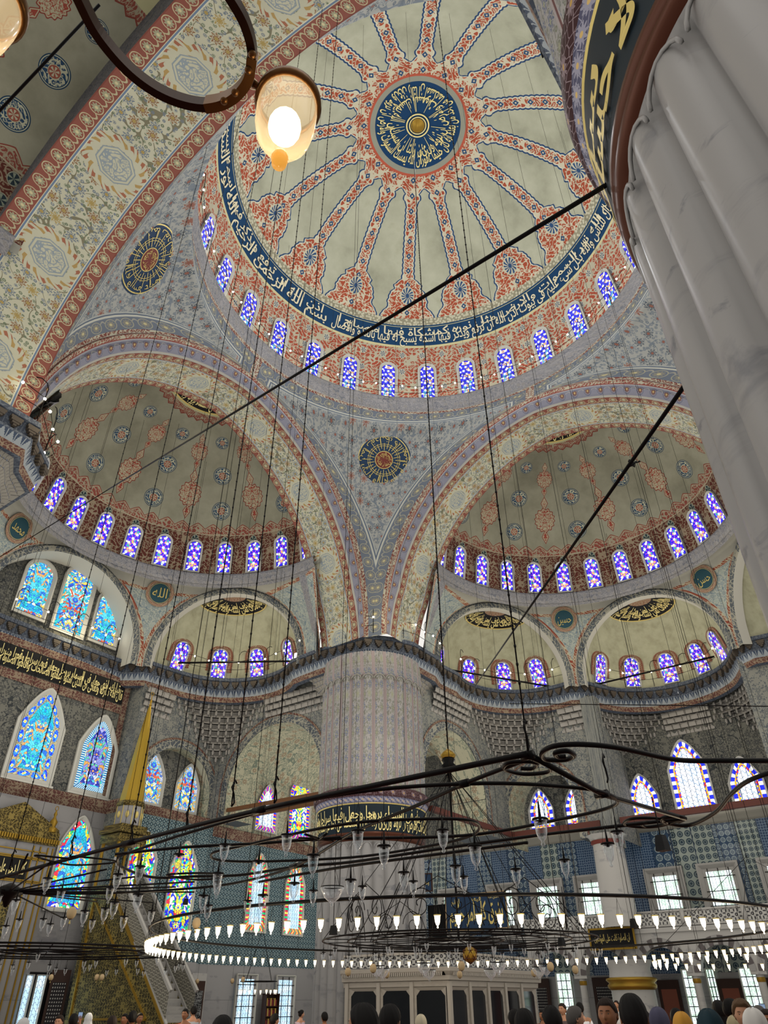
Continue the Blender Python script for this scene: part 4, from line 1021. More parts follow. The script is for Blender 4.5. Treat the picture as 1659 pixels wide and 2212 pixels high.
def window(base, nrm, w, h, pointed, layers, centre, label, fw=.12, up=(0, 0, 1), burst=False, raise_=.12, bars=None, sill=0.0, fm=None):
    """layers: list of (width, material) from the outside in; centre: material"""
    WN[0] += 1; base = Vector(base); nrm = Vector(nrm).normalized(); up = Vector(up).normalized(); nrm = (nrm-up*nrm.dot(up)).normalized(); r = up.cross(nrm)
    O = lambda d: outline(w, h, pointed, d)
    mb = MB(); ringmesh(mb, base, r, up, nrm, O(-.0), O(0), 0, raise_); ringmesh(mb, base, r, up, nrm, O(0), O(fw*.35), raise_, raise_); ringmesh(mb, base, r, up, nrm, O(fw*.35), O(fw), raise_, .02)
    if sill: mb.box(tuple(base+up*(.02)+nrm*(.12)), (.12, w/2+.05, sill), Matrix((tuple(nrm), tuple(r), tuple(up))).transposed())
    o = struct(mb.build('window_%d' % WN[0], fm or M['plasterw'], smooth=False), label)
    d = fw; mb = MB(); mats = []
    for (lw, lm) in layers:
        if lm not in mats: mats.append(lm)
        ringmesh(mb, base, r, up, nrm, O(d), O(d+lw), .03, .03, mats.index(lm)); d += lw
    mats.append(centre); q = O(d); mb.poly([base+r*x+up*y+nrm*.03 for x, y in q], len(mats)-1, [(x+50, y) for x, y in q])
    mb.build('pane', mats, o, smooth=False)
    if burst:
        mb = MB(); A = outline(w+.0, h, pointed, 0); n = len(A); 
        for (e0, e1, mi) in ((0, .05, 1), (.05, .20, 0), (.20, .24, 1)): ringmesh(mb, base, r, up, nrm, outline(w, h, pointed, -e1)[1:-1], outline(w, h, pointed, -e0)[1:-1], .015, .015, mi, False)
        Q = outline(w, h, pointed, -.24); L = 0
        for i in range(1, n-2):
            a, b = Vector(Q[i]), Vector(Q[i+1]); m = (b-a).length; k = max(1, round(m/.11)); dd = (b-a)/k; nn = Vector((-dd.y, dd.x)).normalized()
            for j in range(k): p0, p1 = a+dd*j, a+dd*(j+1); t = (p0+p1)/2+nn*.12; mb.poly([base+r*x+up*y+nrm*.014 for x, y in (p0, p1, t)], 1)
        mb.build('painted_sunburst', [M['redlace'], M['redpaint']], o, smooth=False)
    if bars:
        mb = MB(); nx_, ny_ = bars
        for i in range(1, nx_): x = -w/2+w*i/nx_; mb.box(tuple(base+r*x+up*(h/2)+nrm*.07), (.012, .02, h/2-fw), Matrix((tuple(nrm), tuple(r), tuple(up))).transposed())
        for i in range(1, ny_): y = h*i/ny_; mb.box(tuple(base+up*y+nrm*.07), (.012, w/2-fw, .02), Matrix((tuple(nrm), tuple(r), tuple(up))).transposed())
        mb.build('iron_grille', M['black'], o, smooth=False)
    return o
M['redlace'] = mat_border('red_lace_paint', '7d4636', 'a2967c', 9); M['redpaint'] = plain('red_scallop_paint', '7e4634', .8)
HEXL = [(.09, M['wblue'])]
def ordw(k): return ['first', 'second', 'third', 'fourth', 'fifth', 'sixth', 'seventh', 'eighth', 'ninth', 'tenth', 'eleventh', 'twelfth', 'thirteenth', 'fourteenth'][k]
for k, i in enumerate(range(9, -7, -1)):       # drum windows, left to right in the photo
    az = R(32.4+12.857*(i-2)); el = R(1.0); rr = DR-.02; c = DC+Vector((rr*cos(el)*cos(az), rr*cos(el)*sin(az), .18)); t = DC+Vector((rr*cos(R(15.6))*cos(az), rr*cos(R(15.6))*sin(az), rr*sin(R(15.6))))
    up = (t-c).normalized(); n = Vector((-cos(az), -sin(az), 0)); 
    window(c, n, 1.22, 3.0, False, [(.02, M['black']), (.10, M['wblue'])], M['domeglass'], 'arched blue stained glass window in the ring of the central dome, number %s from the left' % (k+1), .17, up)
for nm, c, rot, ph, rng in (('over the mihrab wall', SY, 0, -.8, range(6, -8, -1)), ('over the gallery side', SX, -90, .9, range(7, -7, -1))):
    for k, i in enumerate(rng):
        az = R(rot+90+12.85*i+ph); rr = SR-.03
        e0 = R(2.9); c0 = c+Vector((rr*cos(e0)*cos(az), rr*cos(e0)*sin(az), rr*sin(e0))); e1 = R(17.2); c1 = c+Vector((rr*cos(e1)*cos(az), rr*cos(e1)*sin(az), rr*sin(e1)))
        window(c0, (-cos(az), -sin(az), 0), 1.0, (c1-c0).length, False, [(.02, M['black']), (.09, M['wblue'])], M['hexglass'], 'arched blue stained glass window of the half dome %s, number %d from the left' % (nm, k+1), .11, (c1-c0).normalized())
def exwin(k, azs, depth, what):
    base, n, t, rin, cc = EX[k]; rr = rin+.09
    for i, a in enumerate(azs):
        A = R(a); P = lambda z: cc+t*(rr*sin(A)*sqrt(max(0, 1-((z-18.95)/(rr*.985))**2)))+n*((depth-.03)*cos(A)*sqrt(max(0, 1-((z-18.95)/(rr*.985))**2)))+Vector((0, 0, z))
        p0, p1 = P(19.1), P(21.05); nn = Vector((-(t*sin(A)/rr+n*cos(A)/depth)).normalized()); nn.z = 0
        window(p0, nn, 1.05, (p1-p0).length, False, [(.09, M['wblue'])], M['hexglass'], 'small stained glass window with a red painted sunburst in %s, number %d from the left' % (what, i+1), .09, (p1-p0).normalized(), True)
exwin('yr', (-56, -17, 17, 57), 3.55, 'the niche left of the central pier')
exwin('xl', (-57, -12, 23, 58), 3.5, 'the niche right of the central pier')
exwin('x0', (-68, -35, -3, 27, 55), 4.5, 'the middle niche of the gallery side')
exwin('xr', (-57, -20), 3.5, 'the far right niche')
# tympanum
for x, z0, h, w, g, lay, wd in ((-1.45, 19.5, 3.4, 1.5, 'turq', [(.16, 'multi')], 'left of three tall turquoise windows under the mihrab side arch'), (1.0, 19.35, 4.25, 1.7, 'multi', [(.18, 'turq')], 'middle and tallest of three windows under the mihrab side arch, yellow and blue'), (3.35, 19.5, 3.4, 1.5, 'turq', [(.16, 'multi')], 'right of three tall turquoise windows under the mihrab side arch')):
    window((x, 26.4, z0), (0, -1, 0), w+.5, h+.3, False, [(a, M[b]) for a, b in lay], M[g], wd, .24)
# mihrab wall, upper
window((.85, 25.98, 10.95), (0, -1, 0), 2.75, 5.0, True, [(.36, M['ovals'])], M['turq'], 'tall pointed blue window with oval flower border above the mihrab', .3, sill=.05)
window((4.45, 25.98, 10.95), (0, -1, 0), 2.55, 4.5, True, [(.24, M['chain']), (.05, M['turq'])], M['lilac'], 'tall pointed lilac window with chain border between mihrab and gilded spire', .34, sill=.05)
window((-2.9, 25.98, 10.95), (0, -1, 0), 2.55, 4.5, True, [(.24, M['chain']), (.05, M['turq'])], M['lilac'], 'pointed window at the left edge above the mihrab', .34, sill=.05)
window((8.05, 25.55, 11.1), (0, -1, 0), 1.9, 3.0, True, [(.22, M['pastel'])], M['multi'], 'left of the two pastel windows in the arched recess', .17)
window((10.75, 25.55, 11.1), (0, -1, 0), 1.9, 2.9, True, [(.22, M['pastel'])], M['multi'], 'right of the two pastel windows in the arched recess', .17)
# mihrab wall, lower
window((4.5, 25.98, 5.5), (0, -1, 0), 2.2, 4.5, True, [(.22, M['jewel'])], M['turq'], 'pointed turquoise and violet window between the mihrab and the minbar', .2)
window((7.85, 24.8, 5.0), (0, -1, 0), 1.9, 4.6, True, [(.24, M['jewel'])], M['jewel'], 'jewel coloured window behind the minbar stairs', .14)
window((10.75, 24.8, 4.75), (0, -1, 0), 2.0, 4.75, True, [(.24, M['jewel'])], M['jewel'], 'jewel coloured window in the teal tiles right of the minbar', .14)
# corner bay
for x, z, w, h, c_, lay, wd in ((18.1, 11.15, 1.9, 3.1, 'clearg', [(.26, 'jewelb')], 'left upper window seen through the opening by the central pier'), (21.4, 11.1, 2.1, 4.8, 'jewel', [(.28, 'jewelb')], 'right upper window seen through the opening by the central pier'),
    (17.9, 5.35, 1.75, 4.5, 'paleblue', [(.3, 'jewelb2')], 'left red and yellow bordered window in the teal tiles'), (21.4, 5.35, 1.75, 4.4, 'paleblue', [(.3, 'jewelb2')], 'right red and yellow bordered window in the teal tiles'), (27.6, 9.2, 1.9, 6.6, 'jewel', [(.3, 'jewelb')], 'glaring window seen just right of the central pier')):
    window((x, 25.95, z), (0, -1, 0), w+.2, h, True, [(a, M[b]) for a, b in lay], M[c_], wd, .12)
for x, wd in ((17.6, 'left'), (21.0, 'right')):
    window((x, 25.9, 0), (0, -1, 0), 1.75, 3.2, None, [(.16, M['marble'])], M['paleblue'], 'ground floor window with blue lattice shutters, %s of the bookcase' % ('left' if wd == 'left' else 'right'), .1, bars=(3, 6))
# gallery side, upper: yellow/blue bordered clear windows
for y, w, z, h, wd in ((11.0, 1.9, 11.1, 2.9, 'left of the two upper windows under the arch beside the central pier'), (8.45, 1.7, 11.1, 2.7, 'right of the two upper windows under the arch, half hidden by the painted strip'), (3.85, 2.0, 10.95, 2.95, 'left of the three clear windows of the middle niche'), (.75, 2.5, 10.95, 4.6, 'middle and tallest clear window of the middle niche'), (-2.4, 2.05, 10.95, 3.0, 'right of the three clear windows of the middle niche')):
    window((29.75, y, z), (-1, 0, 0), w, h, True, [(.24, M['bwhite']), (.09, M['yellowb']), (.06, M['jewelb'])], M['clearg'], wd, .13)
# gallery side, rectangular
for y, wd in ((11.3, 'behind the great chandelier'), (8.2, 'left of the white column, partly hidden by it'), (3.6, 'right of the white column'), (.45, 'second to the right of the white column'), (-2.9, 'third to the right, at the right edge'), (14.6, 'behind the blue inscription board'), (18.5, 'just right of the central pier')):
    window((29.75, y, 5.4), (-1, 0, 0), 2.35, 2.95, None, [(.16, M['wmarble'])], M['daylight'], 'bright rectangular marble framed window above the gallery floor, '+wd, .3, bars=(4, 4), raise_=.16, fm=M['wmarble'])
for y, w, wd in ((10.9, 1.0, 'between the pedestal and the glazed loge'), (3.3, .9, 'right of the round pedestal'), (.2, 1.0, 'second right of the round pedestal'), (2.2, .5, 'narrow strip right of the round pedestal')):
    window((29.7, y, .6), (-1, 0, 0), w, 2.6, None, [], M['daylight'], 'bright gridded ground floor window, '+wd, .07, bars=(3, 6))
# shutters beside the ground floor windows
DW = plain('dark_walnut', '3a2218', .5)
def mat_inlay():
    b = Mat('star_inlay'); u, v = b.uv(); s = 7; x = ((u*s) % 1.)-.5; y = ((v*s) % 1.)-.5; d = b.length(x, y); a = b.atan(y, x)
    return b.out(b.mix(d < .2+.08*b.m('COSINE', a*6.), '1e1c22', 'b8b4ac'), .5)
M['inlay'] = mat_inlay()
for (x, y, z, h, dirx, wd) in ((3.55, 25.7, 0, 3.1, 0, 'left of the minbar'),):
    pass
dn = [0]
def door(c, n, w, h, label, panel=None):
    dn[0] += 1; c = Vector(c); n = Vector(n).normalized(); r = Vector((0, 0, 1)).cross(n); Mx = Matrix((tuple(n), tuple(r), (0, 0, 1))).transposed()
    mb = MB(); mb.box(c+Vector((0, 0, h/2))+n*.04, (.05, w/2, h/2), Mx); o = struct(mb.build('door_%d' % dn[0], DW, smooth=False), label)
    mb = MB(); mb.grid(lambda a, b: (c+r*(w*.36*(2*a-1))+Vector((0, 0, h*(.06+.78*b)))+n*.11, (a*w, b*h*.78)), 1, 1); mb.build('inlaid_panel', panel or M['inlay'], o)
    return o
door((5.0, 25.6, 0), (-.5, -1, 0), .85, 3.1, 'dark shutter with white star inlay left of the minbar')
door((29.6, 12.6, 0), (-1, 0, 0), 1.5, 2.9, 'brown wooden door beyond the glazed loge'); door((29.6, 8.3, 0), (-1, 0, 0), 1.5, 2.9, 'dark brown door left of the round pedestal')
door((29.6, 4.6, 0), (-1, 0, 0), 1.2, 2.7, 'dark red inlaid door right of the round pedestal', M['redpaint']); door((29.6, 1.3, 0), (-1, 0, 0), 1.2, 2.7, 'dark red inlaid door between two bright windows', M['redpaint']); door((29.6, -1.2, 0), (-1, 0, 0), 1.2, 2.7, 'dark red inlaid door near the right edge', M['redpaint'])
# ------------------------------------------------------------------ inscriptions
FORMS = {}
M['paletext'] = plain('cream_lettering', 'd9cfae', .6)
def _f(ch, base, n): FORMS[ch] = (base, n)
for ch, bs, n in (('\u0627', 0xFE8D, 2), ('\u0628', 0xFE8F, 4), ('\u0629', 0xFE93, 2), ('\u062a', 0xFE95, 4), ('\u062b', 0xFE99, 4), ('\u062c', 0xFE9D, 4), ('\u062d', 0xFEA1, 4), ('\u062e', 0xFEA5, 4), ('\u062f', 0xFEA9, 2), ('\u0630', 0xFEAB, 2), ('\u0631', 0xFEAD, 2), ('\u0632', 0xFEAF, 2), ('\u0633', 0xFEB1, 4), ('\u0634', 0xFEB5, 4), ('\u0635', 0xFEB9, 4), ('\u0636', 0xFEBD, 4), ('\u0637', 0xFEC1, 4), ('\u0638', 0xFEC5, 4), ('\u0639', 0xFEC9, 4), ('\u063a', 0xFECD, 4), ('\u0641', 0xFED1, 4), ('\u0642', 0xFED5, 4), ('\u0643', 0xFED9, 4), ('\u0644', 0xFEDD, 4), ('\u0645', 0xFEE1, 4), ('\u0646', 0xFEE5, 4), ('\u0647', 0xFEE9, 4), ('\u0648', 0xFEED, 2), ('\u0649', 0xFEEF, 2), ('\u064a', 0xFEF1, 4), ('\ufefb', 0xFEFB, 2)): _f(ch, bs, n)
def shape(t):
    t = t.replace('\u0644\u0627', '\ufefb'); out = []
    for i, c in enumerate(t):
        if c not in FORMS: out.append(c); continue
        b, n = FORMS[c]; pj = i > 0 and t[i-1] in FORMS and FORMS[t[i-1]][1] == 4; nj = i+1 < len(t) and t[i+1] in FORMS and n == 4
        out.append(chr(b+(3 if pj and nj else 1 if pj else 2 if nj else 0)))
    return ''.join(out[::-1])
_TC = {}
def glyphs(t, off=.012, res=2):
    k = (t, off)
    if k in _TC: return _TC[k]
    c = bpy.data.curves.new('lettering', 'FONT'); c.body = shape(t); c.resolution_u = res; c.offset = off
    o = bpy.data.objects.new('lettering', c); COL.objects.link(o); dg = bpy.context.evaluated_depsgraph_get(); dg.update()
    m = o.evaluated_get(dg).to_mesh(); v = [(p.co.x, p.co.y) for p in m.vertices]; f = [tuple(p.vertices) for p in m.polygons]
    o.evaluated_get(dg).to_mesh_clear(); bpy.data.objects.remove(o); bpy.data.curves.remove(c)
    x0, x1 = min(p[0] for p in v), max(p[0] for p in v); _TC[k] = ([((x-x0)/(x1-x0), y) for x, y in v], f, x1-x0); return _TC[k]
def text_on(mb, t, fn, y0=0., y1=1., off=.012, mi=0, tall=1.0):
    """fn(a 0..1 left to right, b 0..1 bottom to top) -> point"""
    v, f, w = glyphs(t, off); b = len(mb.v); lo, hi = -.22, .74
    for x, y in v:
        yy = y*1.0 if y < .3 else .3+(y-.3)*tall
        k = (yy-lo)/(hi+(tall-1)*.48-lo); mb.v.append(tuple(fn(x, y0+(y1-y0)*k)))
    for q in f: mb.face([b+i for i in q], None, mi)
def inscription(name, parent, fn, rows_, mat, lab=None, off=.012, tall=1.25, extra=None):
    mb = MB()
    for t, a0, a1, y0, y1 in rows_: text_on(mb, t, lambda a, b: fn(a0+(a1-a0)*a, b), y0, y1, off, 0, tall)
    if extra: extra(mb)
    o = mb.build(name, mat, parent, smooth=False)
    if lab: o['label'] = lab
    return o
T1 = 'بسم الله الرحمن الرحيم الله نور السموات والارض مثل نوره كمشكاة فيها مصباح المصباح في زجاجة'
T2 = 'الامثال للناس والله بكل شيء عليم في بيوت اذن الله ان ترفع ويذكر فيها اسمه يسبح له فيها بالغدو والاصال'
T3 = 'ان الله يمسك السموات والارض ان تزولا ولئن زالتا ان امسكهما من احد من بعده انه كان حليما غفورا'
T4 = 'قال الله تبارك وتعالى ان الذين امنوا وعملوا الصالحات واقاموا الصلوة واتوا الزكوة لهم اجرهم عند ربهم ولا خوف عليهم'
T5 = 'تبارك الذي جعل في السماء بروجا وجعل فيها سراجا وقمرا منيرا'
T6 = 'والله يضاعف لمن يشاء والله واسع عليم'
def domept(az, el, d=.05):
    a, e = R(az), R(el); r = DR-d; return DC+Vector((r*cos(e)*cos(a), r*cos(e)*sin(a), r*sin(e)))
# band: reads right to left, letters' tops towards the crown; a=0 is the visual left = larger azimuth
bandfn = lambda a, b: domept(163-a*218, 22.7+b*6.)
inscription('pale_inscription', dome, bandfn, [(T2, .44, .985, .0, .84), (T1[:44], .01, .43, .0, .84), (T1[20:75], .45, .97, .42, 1.), (T2[40:84], .02, .42, .42, 1.)], M['paletext'], 'cream letters on the blue band', .014, 1.5)
def crown(mb):
    for r0_, r1_ in ((.62, .70), (.46, .52)):
        mb.grid(lambda a, b: (DC+Vector(((r0_+(r1_-r0_)*b)*cos(a*2*PI), (r0_+(r1_-r0_)*b)*sin(a*2*PI), sqrt(DR**2-.36)-.10)), (0, 0)), 48, 1)
def polarfn(c, e1, e2, n, r0_, r1_, a0=0., curve=None):
    def fn(a, b):
        th = a0-a*2*PI; r = r1_+(r0_-r1_)*b; p = c+e1*(r*cos(th))+e2*(r*sin(th)); return p+n*(curve(r) if curve else 0)
    return fn
EXx, EYy, EZz = Vector((1, 0, 0)), Vector((0, 1, 0)), Vector((0, 0, 1))
dsag = lambda r: sqrt(DR*DR-r*r)-.06
inscription('gilt_roundel', dome, polarfn(DC, EXx, EYy, EZz, .8, 2.45, .5, dsag), [(T3, 0, 1, 0, .62)], M['textgold'], 'gilt inscription in the crown of the dome', .01, 1.6, crown)
inscription('gilt_roundel', dome, polarfn(DC, EXx, EYy, EZz, .75, 2.45, 2.1, dsag), [(T3[:55], 0, 1, .35, 1)], M['textgold'], None, .008, 1.8)
mb = MB(); mb.lathe([(.001, 11.58), (.3, 11.6), (.42, 11.64)], 24, tuple(DC)); mb.build('gilt_boss', M['goldm'], dome)
def disc(mb, c, e1, e2, n, r, d, mi=0, r0_=0.001, seg=48):
    mb.grid(lambda a, b: (c+e1*((r0_+(r-r0_)*b)*cos(a*2*PI))+e2*((r0_+(r-r0_)*b)*sin(a*2*PI))+n*d, (a*6, b)), seg, 1, mi)
def roundel(c, n, r, parent, t, ring=None, kind='radial', bg='navy', nm='inscribed_roundel', lab=None):
    n = Vector(n).normalized(); e2 = (EZz-n*EZz.dot(n)).normalized(); e1 = e2.cross(n); c = Vector(c); mb = MB()
    disc(mb, c, e1, e2, n, r, .02, 0); disc(mb, c, e1, e2, n, r*1.02, .025, 1, r*.985); disc(mb, c, e1, e2, n, r*1.07, .02, 0, r*1.02)
    if ring: disc(mb, c, e1, e2, n, r*1.38, .02, 2, r*1.07)
    if kind == 'radial':
        disc(mb, c, e1, e2, n, r*.33, .03, 3); disc(mb, c, e1, e2, n, r*.35, .035, 1, r*.325); disc(mb, c, e1, e2, n, r*.56, .035, 1, r*.545); disc(mb, c, e1, e2, n, r*.63, .035, 1, r*.615)
    o = mb.build(nm, [M[bg], M['gold'], M['redlace'], M['brown']], parent, smooth=False)
    if lab: o['label'] = lab
    if kind == 'radial':
        inscription('gilt_letters', o, polarfn(c+n*.045, e1, e2, n, r*.62, r*.97, .4), [(T6, 0, 1, 0, 1)], M['gold'], None, -.006, 1.7)
        mb = MB()
        for k in range(28):
            a = 2*PI*k/28; q = e1*cos(a)+e2*sin(a); w_ = n.cross(q)*(r*.010); ra, rb = (.38, .66) if k % 2 else (.45, .84); mb.poly([c+n*.05+q*(r*ra)-w_, c+n*.05+q*(r*rb)-w_, c+n*.05+q*(r*rb)+w_, c+n*.05+q*(r*ra)+w_])
        mb.build('radiating_strokes', M['gold'], o, False)
        inscription('gilt_letters', o, polarfn(c+n*.045, e1, e2, n, r*.06, r*.31, 1.2), [(T6[:20], 0, 1, 0, 1)], M['gold'], None, .0, 1.2)
    else:
        inscription('gilt_letters', o, lambda a, b: c+n*.04+e1*((a-.5)*1.45*r)+e2*((b-.52)*1.3*r), [(t, 0, 1, 0, 1)], M['gold'], None, .0, 1.2)
    return o
from mathutils.bvhtree import BVHTree
def hit(obs, px, py):
    best = None
    for ob in obs:
        t = BVHTree.FromPolygons([v.co for v in ob.data.vertices], [tuple(p.vertices) for p in ob.data.polygons])
        h = t.ray_cast(CAM, ray(px, py))
        if h[0] is not None and (best is None or h[3] < best[2]):
            n = h[1] if h[1].dot(ray(px, py)) < 0 else -h[1]; best = (h[0], n, h[3])
    return best
SMALLP = [o for o in bpy.data.objects if o.name.startswith('wall_pendentive') and o not in (penF, penL, penB, penR)]
for pobj, px, py, rr in ((penF, 829, 994, 1.45), (penL, 318, 558, 1.5)):
    p, n, d = hit([pobj], px, py); roundel(p+n*.10, n, rr*1.1, pobj, T6, lab='blue roundel with gilt radial writing')
for px, py, t, nm in ((345, 1282, 'الله', 'mihrab side, right'), (38, 1140, 'محمد', 'mihrab side, left'), (1218, 1338, 'حسين', 'gallery side, left'), (1522, 1250, 'حسن', 'gallery side, right')):
    q = hit(SMALLP, px, py)
    if q: o = roundel(q[0]+q[1]*.12, q[1], .62, None, t, True, 'word', 'teald', 'trim_roundel'); struct(o, 'small round teal inscription in a painted ring on the pendentive, '+nm)
# crowns of the half domes
for c, rot, nm in ((SY, 0, 'mihrab'), (SX, -90, 'gallery')):
    mb = MB(); seg = 64
    def sp(r, a, d=.05): return c+Vector((r*cos(a), r*sin(a), sqrt((SR-d)**2-r*r)))
    a0 = R(rot); mb.grid(lambda a, b: (sp(2.62*b+.001, a0+a*PI, .04), (0, 0)), seg, 8, 0); mb.grid(lambda a, b: (sp(2.62+.1*b, a0+a*PI, .05), (0, 0)), seg, 1, 1)
    mb.grid(lambda a, b: (sp(.9*b+.001, a0+a*PI, .06), (a*6, b)), seg, 4, 2)
    o = struct(mb.build('ceiling_crown', [M['blackpaint'], M['gold'], M['redlace']], smooth=True), 'dark half roundel with gilt writing at the top of the half dome, '+nm+' side')
    fn = lambda a, b: sp(2.55-1.55*b, a0+PI-a*PI, .09)
    inscription('gilt_letters', o, fn, [(T5, .02, .98, 0, .7), (T5[:40], .06, .95, .3, 1)], M['textgold'], None, .012, 1.5)
for k, nm in (('yr', 'the niche left of the central pier'), ('xl', 'the niche right of the central pier'), ('x0', 'the middle niche of the gallery side')):
    base, n, t, rin, cc = EX[k]; dep = {'yr': 3.55, 'xl': 3.5, 'x0': 4.5}[k]; rr = rin+.08
    def sp(f, a, d=0):  # f 0 at the crown outwards
        E = PI/2-f*R(38); A = a; return cc+t*(rr*sin(A)*cos(E))+n*((dep-.04)*cos(A)*cos(E))+Vector((0, 0, 18.95+(rr-.02-d)*.985*sin(E)))
    mb = MB(); mb.grid(lambda a, b: (sp(.01+b*.72, -PI/2+PI*a), (0, 0)), 40, 6, 0); mb.grid(lambda a, b: (sp(.72+.03*b, -PI/2+PI*a, .02), (0, 0)), 40, 1, 1); mb.grid(lambda a, b: (sp(.01+b*.24, -PI/2+PI*a, .02), (a*5, b)), 40, 3, 2)
    o = struct(mb.build('ceiling_crown', [M['blackpaint'], M['gold'], M['redlace']]), 'small dark half roundel with gilt writing at the top of '+nm)
    inscription('gilt_letters', o, lambda a, b: sp(.70-.42*b, -PI/2+PI*a, .05), [(T6, .03, .97, 0, .75), (T6[:26], .05, .95, .3, 1)], M['textgold'], None, .014, 1.3)
# mihrab wall panel
mb = MB(); mb.grid(lambda a, b: ((-7.5+12.8*a, 25.93, 16.3+1.22*b), (a, b)), 1, 1); mb.grid(lambda a, b: ((-7.5+13.1*a, 25.95, 15.75+.5*b), (a*13, b*.5)), 1, 1, 1); mb.grid(lambda a, b: ((-7.5+13.1*a, 25.95, 17.55+.5*b), (a*13, b*.5)), 1, 1, 1)
o = struct(mb.build('wall_panel', [M['blackpaint'], M['redborder']], smooth=False), 'long black panel of gilt writing under the cornice of the mihrab wall')
inscription('gilt_letters', o, lambda a, b: Vector((-7.4+12.6*a, 25.88, 16.36+1.1*b)), [(T4, 0, 1, 0, .72), (T5+' '+T6, .02, .98, .34, 1)], M['textgold'], None, .012, 1.3)
for x in (-7.6, 5.35):
    boxstruct('trim_border', (x-.02, 25.9, 10.9), (x+.33, 25.97, 17.6), M['redborder'], 'vertical dark red border at the %s end of the mihrab wall' % ('left' if x < 0 else 'right'))
# belts of the piers
for (p, b_, cx, cy_, a0) in ((PFr, beltF, PX, PY, 217.0), (PNr, beltN, -12.85, -12.72, 160.0)):
    rs = 2.68
    def fn(a, b): th = R(a0-105+210*a); r = rs+(.085+.09*b)*(1 if cx > 0 else .62)+.03; return Vector((r*cos(th), r*sin(th), 8.56+1.12*b))
    inscription('gilt_letters', b_, fn, [(T3, 0, 1, 0, .75), (T5, .02, .98, .35, 1)] if cx > 0 else [('ان الله يامر بالعدل والاحسان وايتاء', 0, 1, 0, .8), ('قال الله تعالى سبحانه', .05, .9, .4, 1)], M['textgold'] if cx > 0 else M['gold'], None, .006 if cx > 0 else .02, 1.4)
# ------------------------------------------------------------------ furnishings
def mat_curtain():
    b = Mat('black_arabesque_curtain'); u, v = b.uv(); return b.out(b.mix(b.lace(u, v, 7., .2), '0d0d10', '8a8a88'), .8)
M['darkcurtain'] = mat_curtain()
def mat_goldrelief(name, a='9a874c', b_='4c4228', s=6.5, rough=.42):
    b = Mat(name); u, v = b.uv(); m = b.lace(u, v, s, .45); return b.out(b.mix(m, b_, a), rough, .6, bump=m, bs=.6, bd=.02)
M['goldrel'] = mat_goldrelief('gilt_relief'); M['goldrel2'] = mat_goldrelief('gilt_flower_panel', '9a8c54', '4a4634', 6.5)
b, h = mat_lattice('stone_lattice', 0, 0, 4.5); M['lattice'] = b.out(b.mix(h, '8f8a7c', '1f1c1c'), .5)
M['shadeslab'] = plain('painted_shade', '0b0a0b', .8)
GL = Mat('dark_reflecting_glass'); M['darkglass'] = GL.out(srgb('15171b'), .06, 0, spec=.8)
def child(mb, name, mat, parent, smooth=False, label=None):
    o = mb.build(name, mat, parent, smooth); o.matrix_parent_inverse = parent.matrix_world.inverted() if False else Matrix.Translation(-parent.location)
    if label: o['label'] = label
    return o
def bx(lo, hi): mb = MB(); lo, hi = Vector(lo), Vector(hi); return mb.box((lo+hi)/2, (hi-lo)/2)
# mihrab
mh = empty('mihrab', (.9, 25.9, 0)); tag(mh, 'gilded marble prayer niche with a gold pediment at the left edge', 'prayer niche')
child(bx((-1.5, 25.62, 0), (3.1, 25.95, 8.25)), 'marble_body', M['marblewall'], mh)
mb = MB()
for x in (2.0, 2.35, 2.75, 3.02): mb.box((x, 25.58, 4.1), (.028, .03, 4.05))
for z in (7.9, 6.62, 6.55, 7.55, 7.62): mb.box((.6, 25.58, z), (2.1, .03, .025))
child(mb, 'gilt_lines', M['goldm'], mh)
child(bx((-1.5, 25.5, 8.25), (3.15, 25.9, 8.85)), 'gilt_frieze', M['goldrel'], mh)
mb = MB()
for k in range(36): mb.box((-1.4+k*.13, 25.46, 8.42), (.04, .05, .1))
child(mb, 'dentils', M['goldm'], mh)
mb = MB(); P = [(-1.3, 8.85), (3.1, 8.85), (3.05, 9.0), (.9, 10.0), (-1.3, 9.0)]
mb.poly([(x, 25.5, z) for x, z in P], 0, P); mb.poly([(x, 25.8, z) for x, z in P][::-1], 0, P)
for i in range(5): a, c = P[i], P[(i+1) % 5]; mb.poly([(a[0], 25.5, a[1]), (c[0], 25.5, c[1]), (c[0], 25.8, c[1]), (a[0], 25.8, a[1])])
child(mb, 'gilt_pediment', M['goldrel'], mh)
mb = MB(); mb.lathe([(.22, 8.85), (.25, 9.05), (.12, 9.1), (.2, 9.35), (.1, 9.5), (.05, 9.6), (.09, 9.72), (.04, 9.85), (.02, 9.9)], 16, (2.7, 25.6, 0)); ring = [(2.7+.09*cos(2*PI*k/16), 25.6, 10.0+.1*sin(2*PI*k/16)) for k in range(16)]; mb.tube(ring, .018, 6, close=True); child(mb, 'gilt_finial', M['goldm'], mh, True)
child(bx((-1.2, 25.55, 6.66), (1.9, 25.6, 7.52)), 'inscription_panel', M['blackpaint'], mh)
mb = MB(); text_on(mb, 'كلما دخل عليها زكريا المحراب', lambda a, b: Vector((-1.1+2.9*a, 25.53, 6.7+.75*b)), 0, 1, .02, 0, 1.2); child(mb, 'gilt_letters', M['textgold'], mh)
mb = MB(); mb.grid(lambda a, b: (-1.2+2.7*a, 25.55, .3+5.6*b) and (Vector((-1.2+2.7*a, 25.56, .3+5.6*b)), (a*2.7, b*5.6)), 1, 1); child(mb, 'gilt_niche_panel', M['goldrel2'], mh)
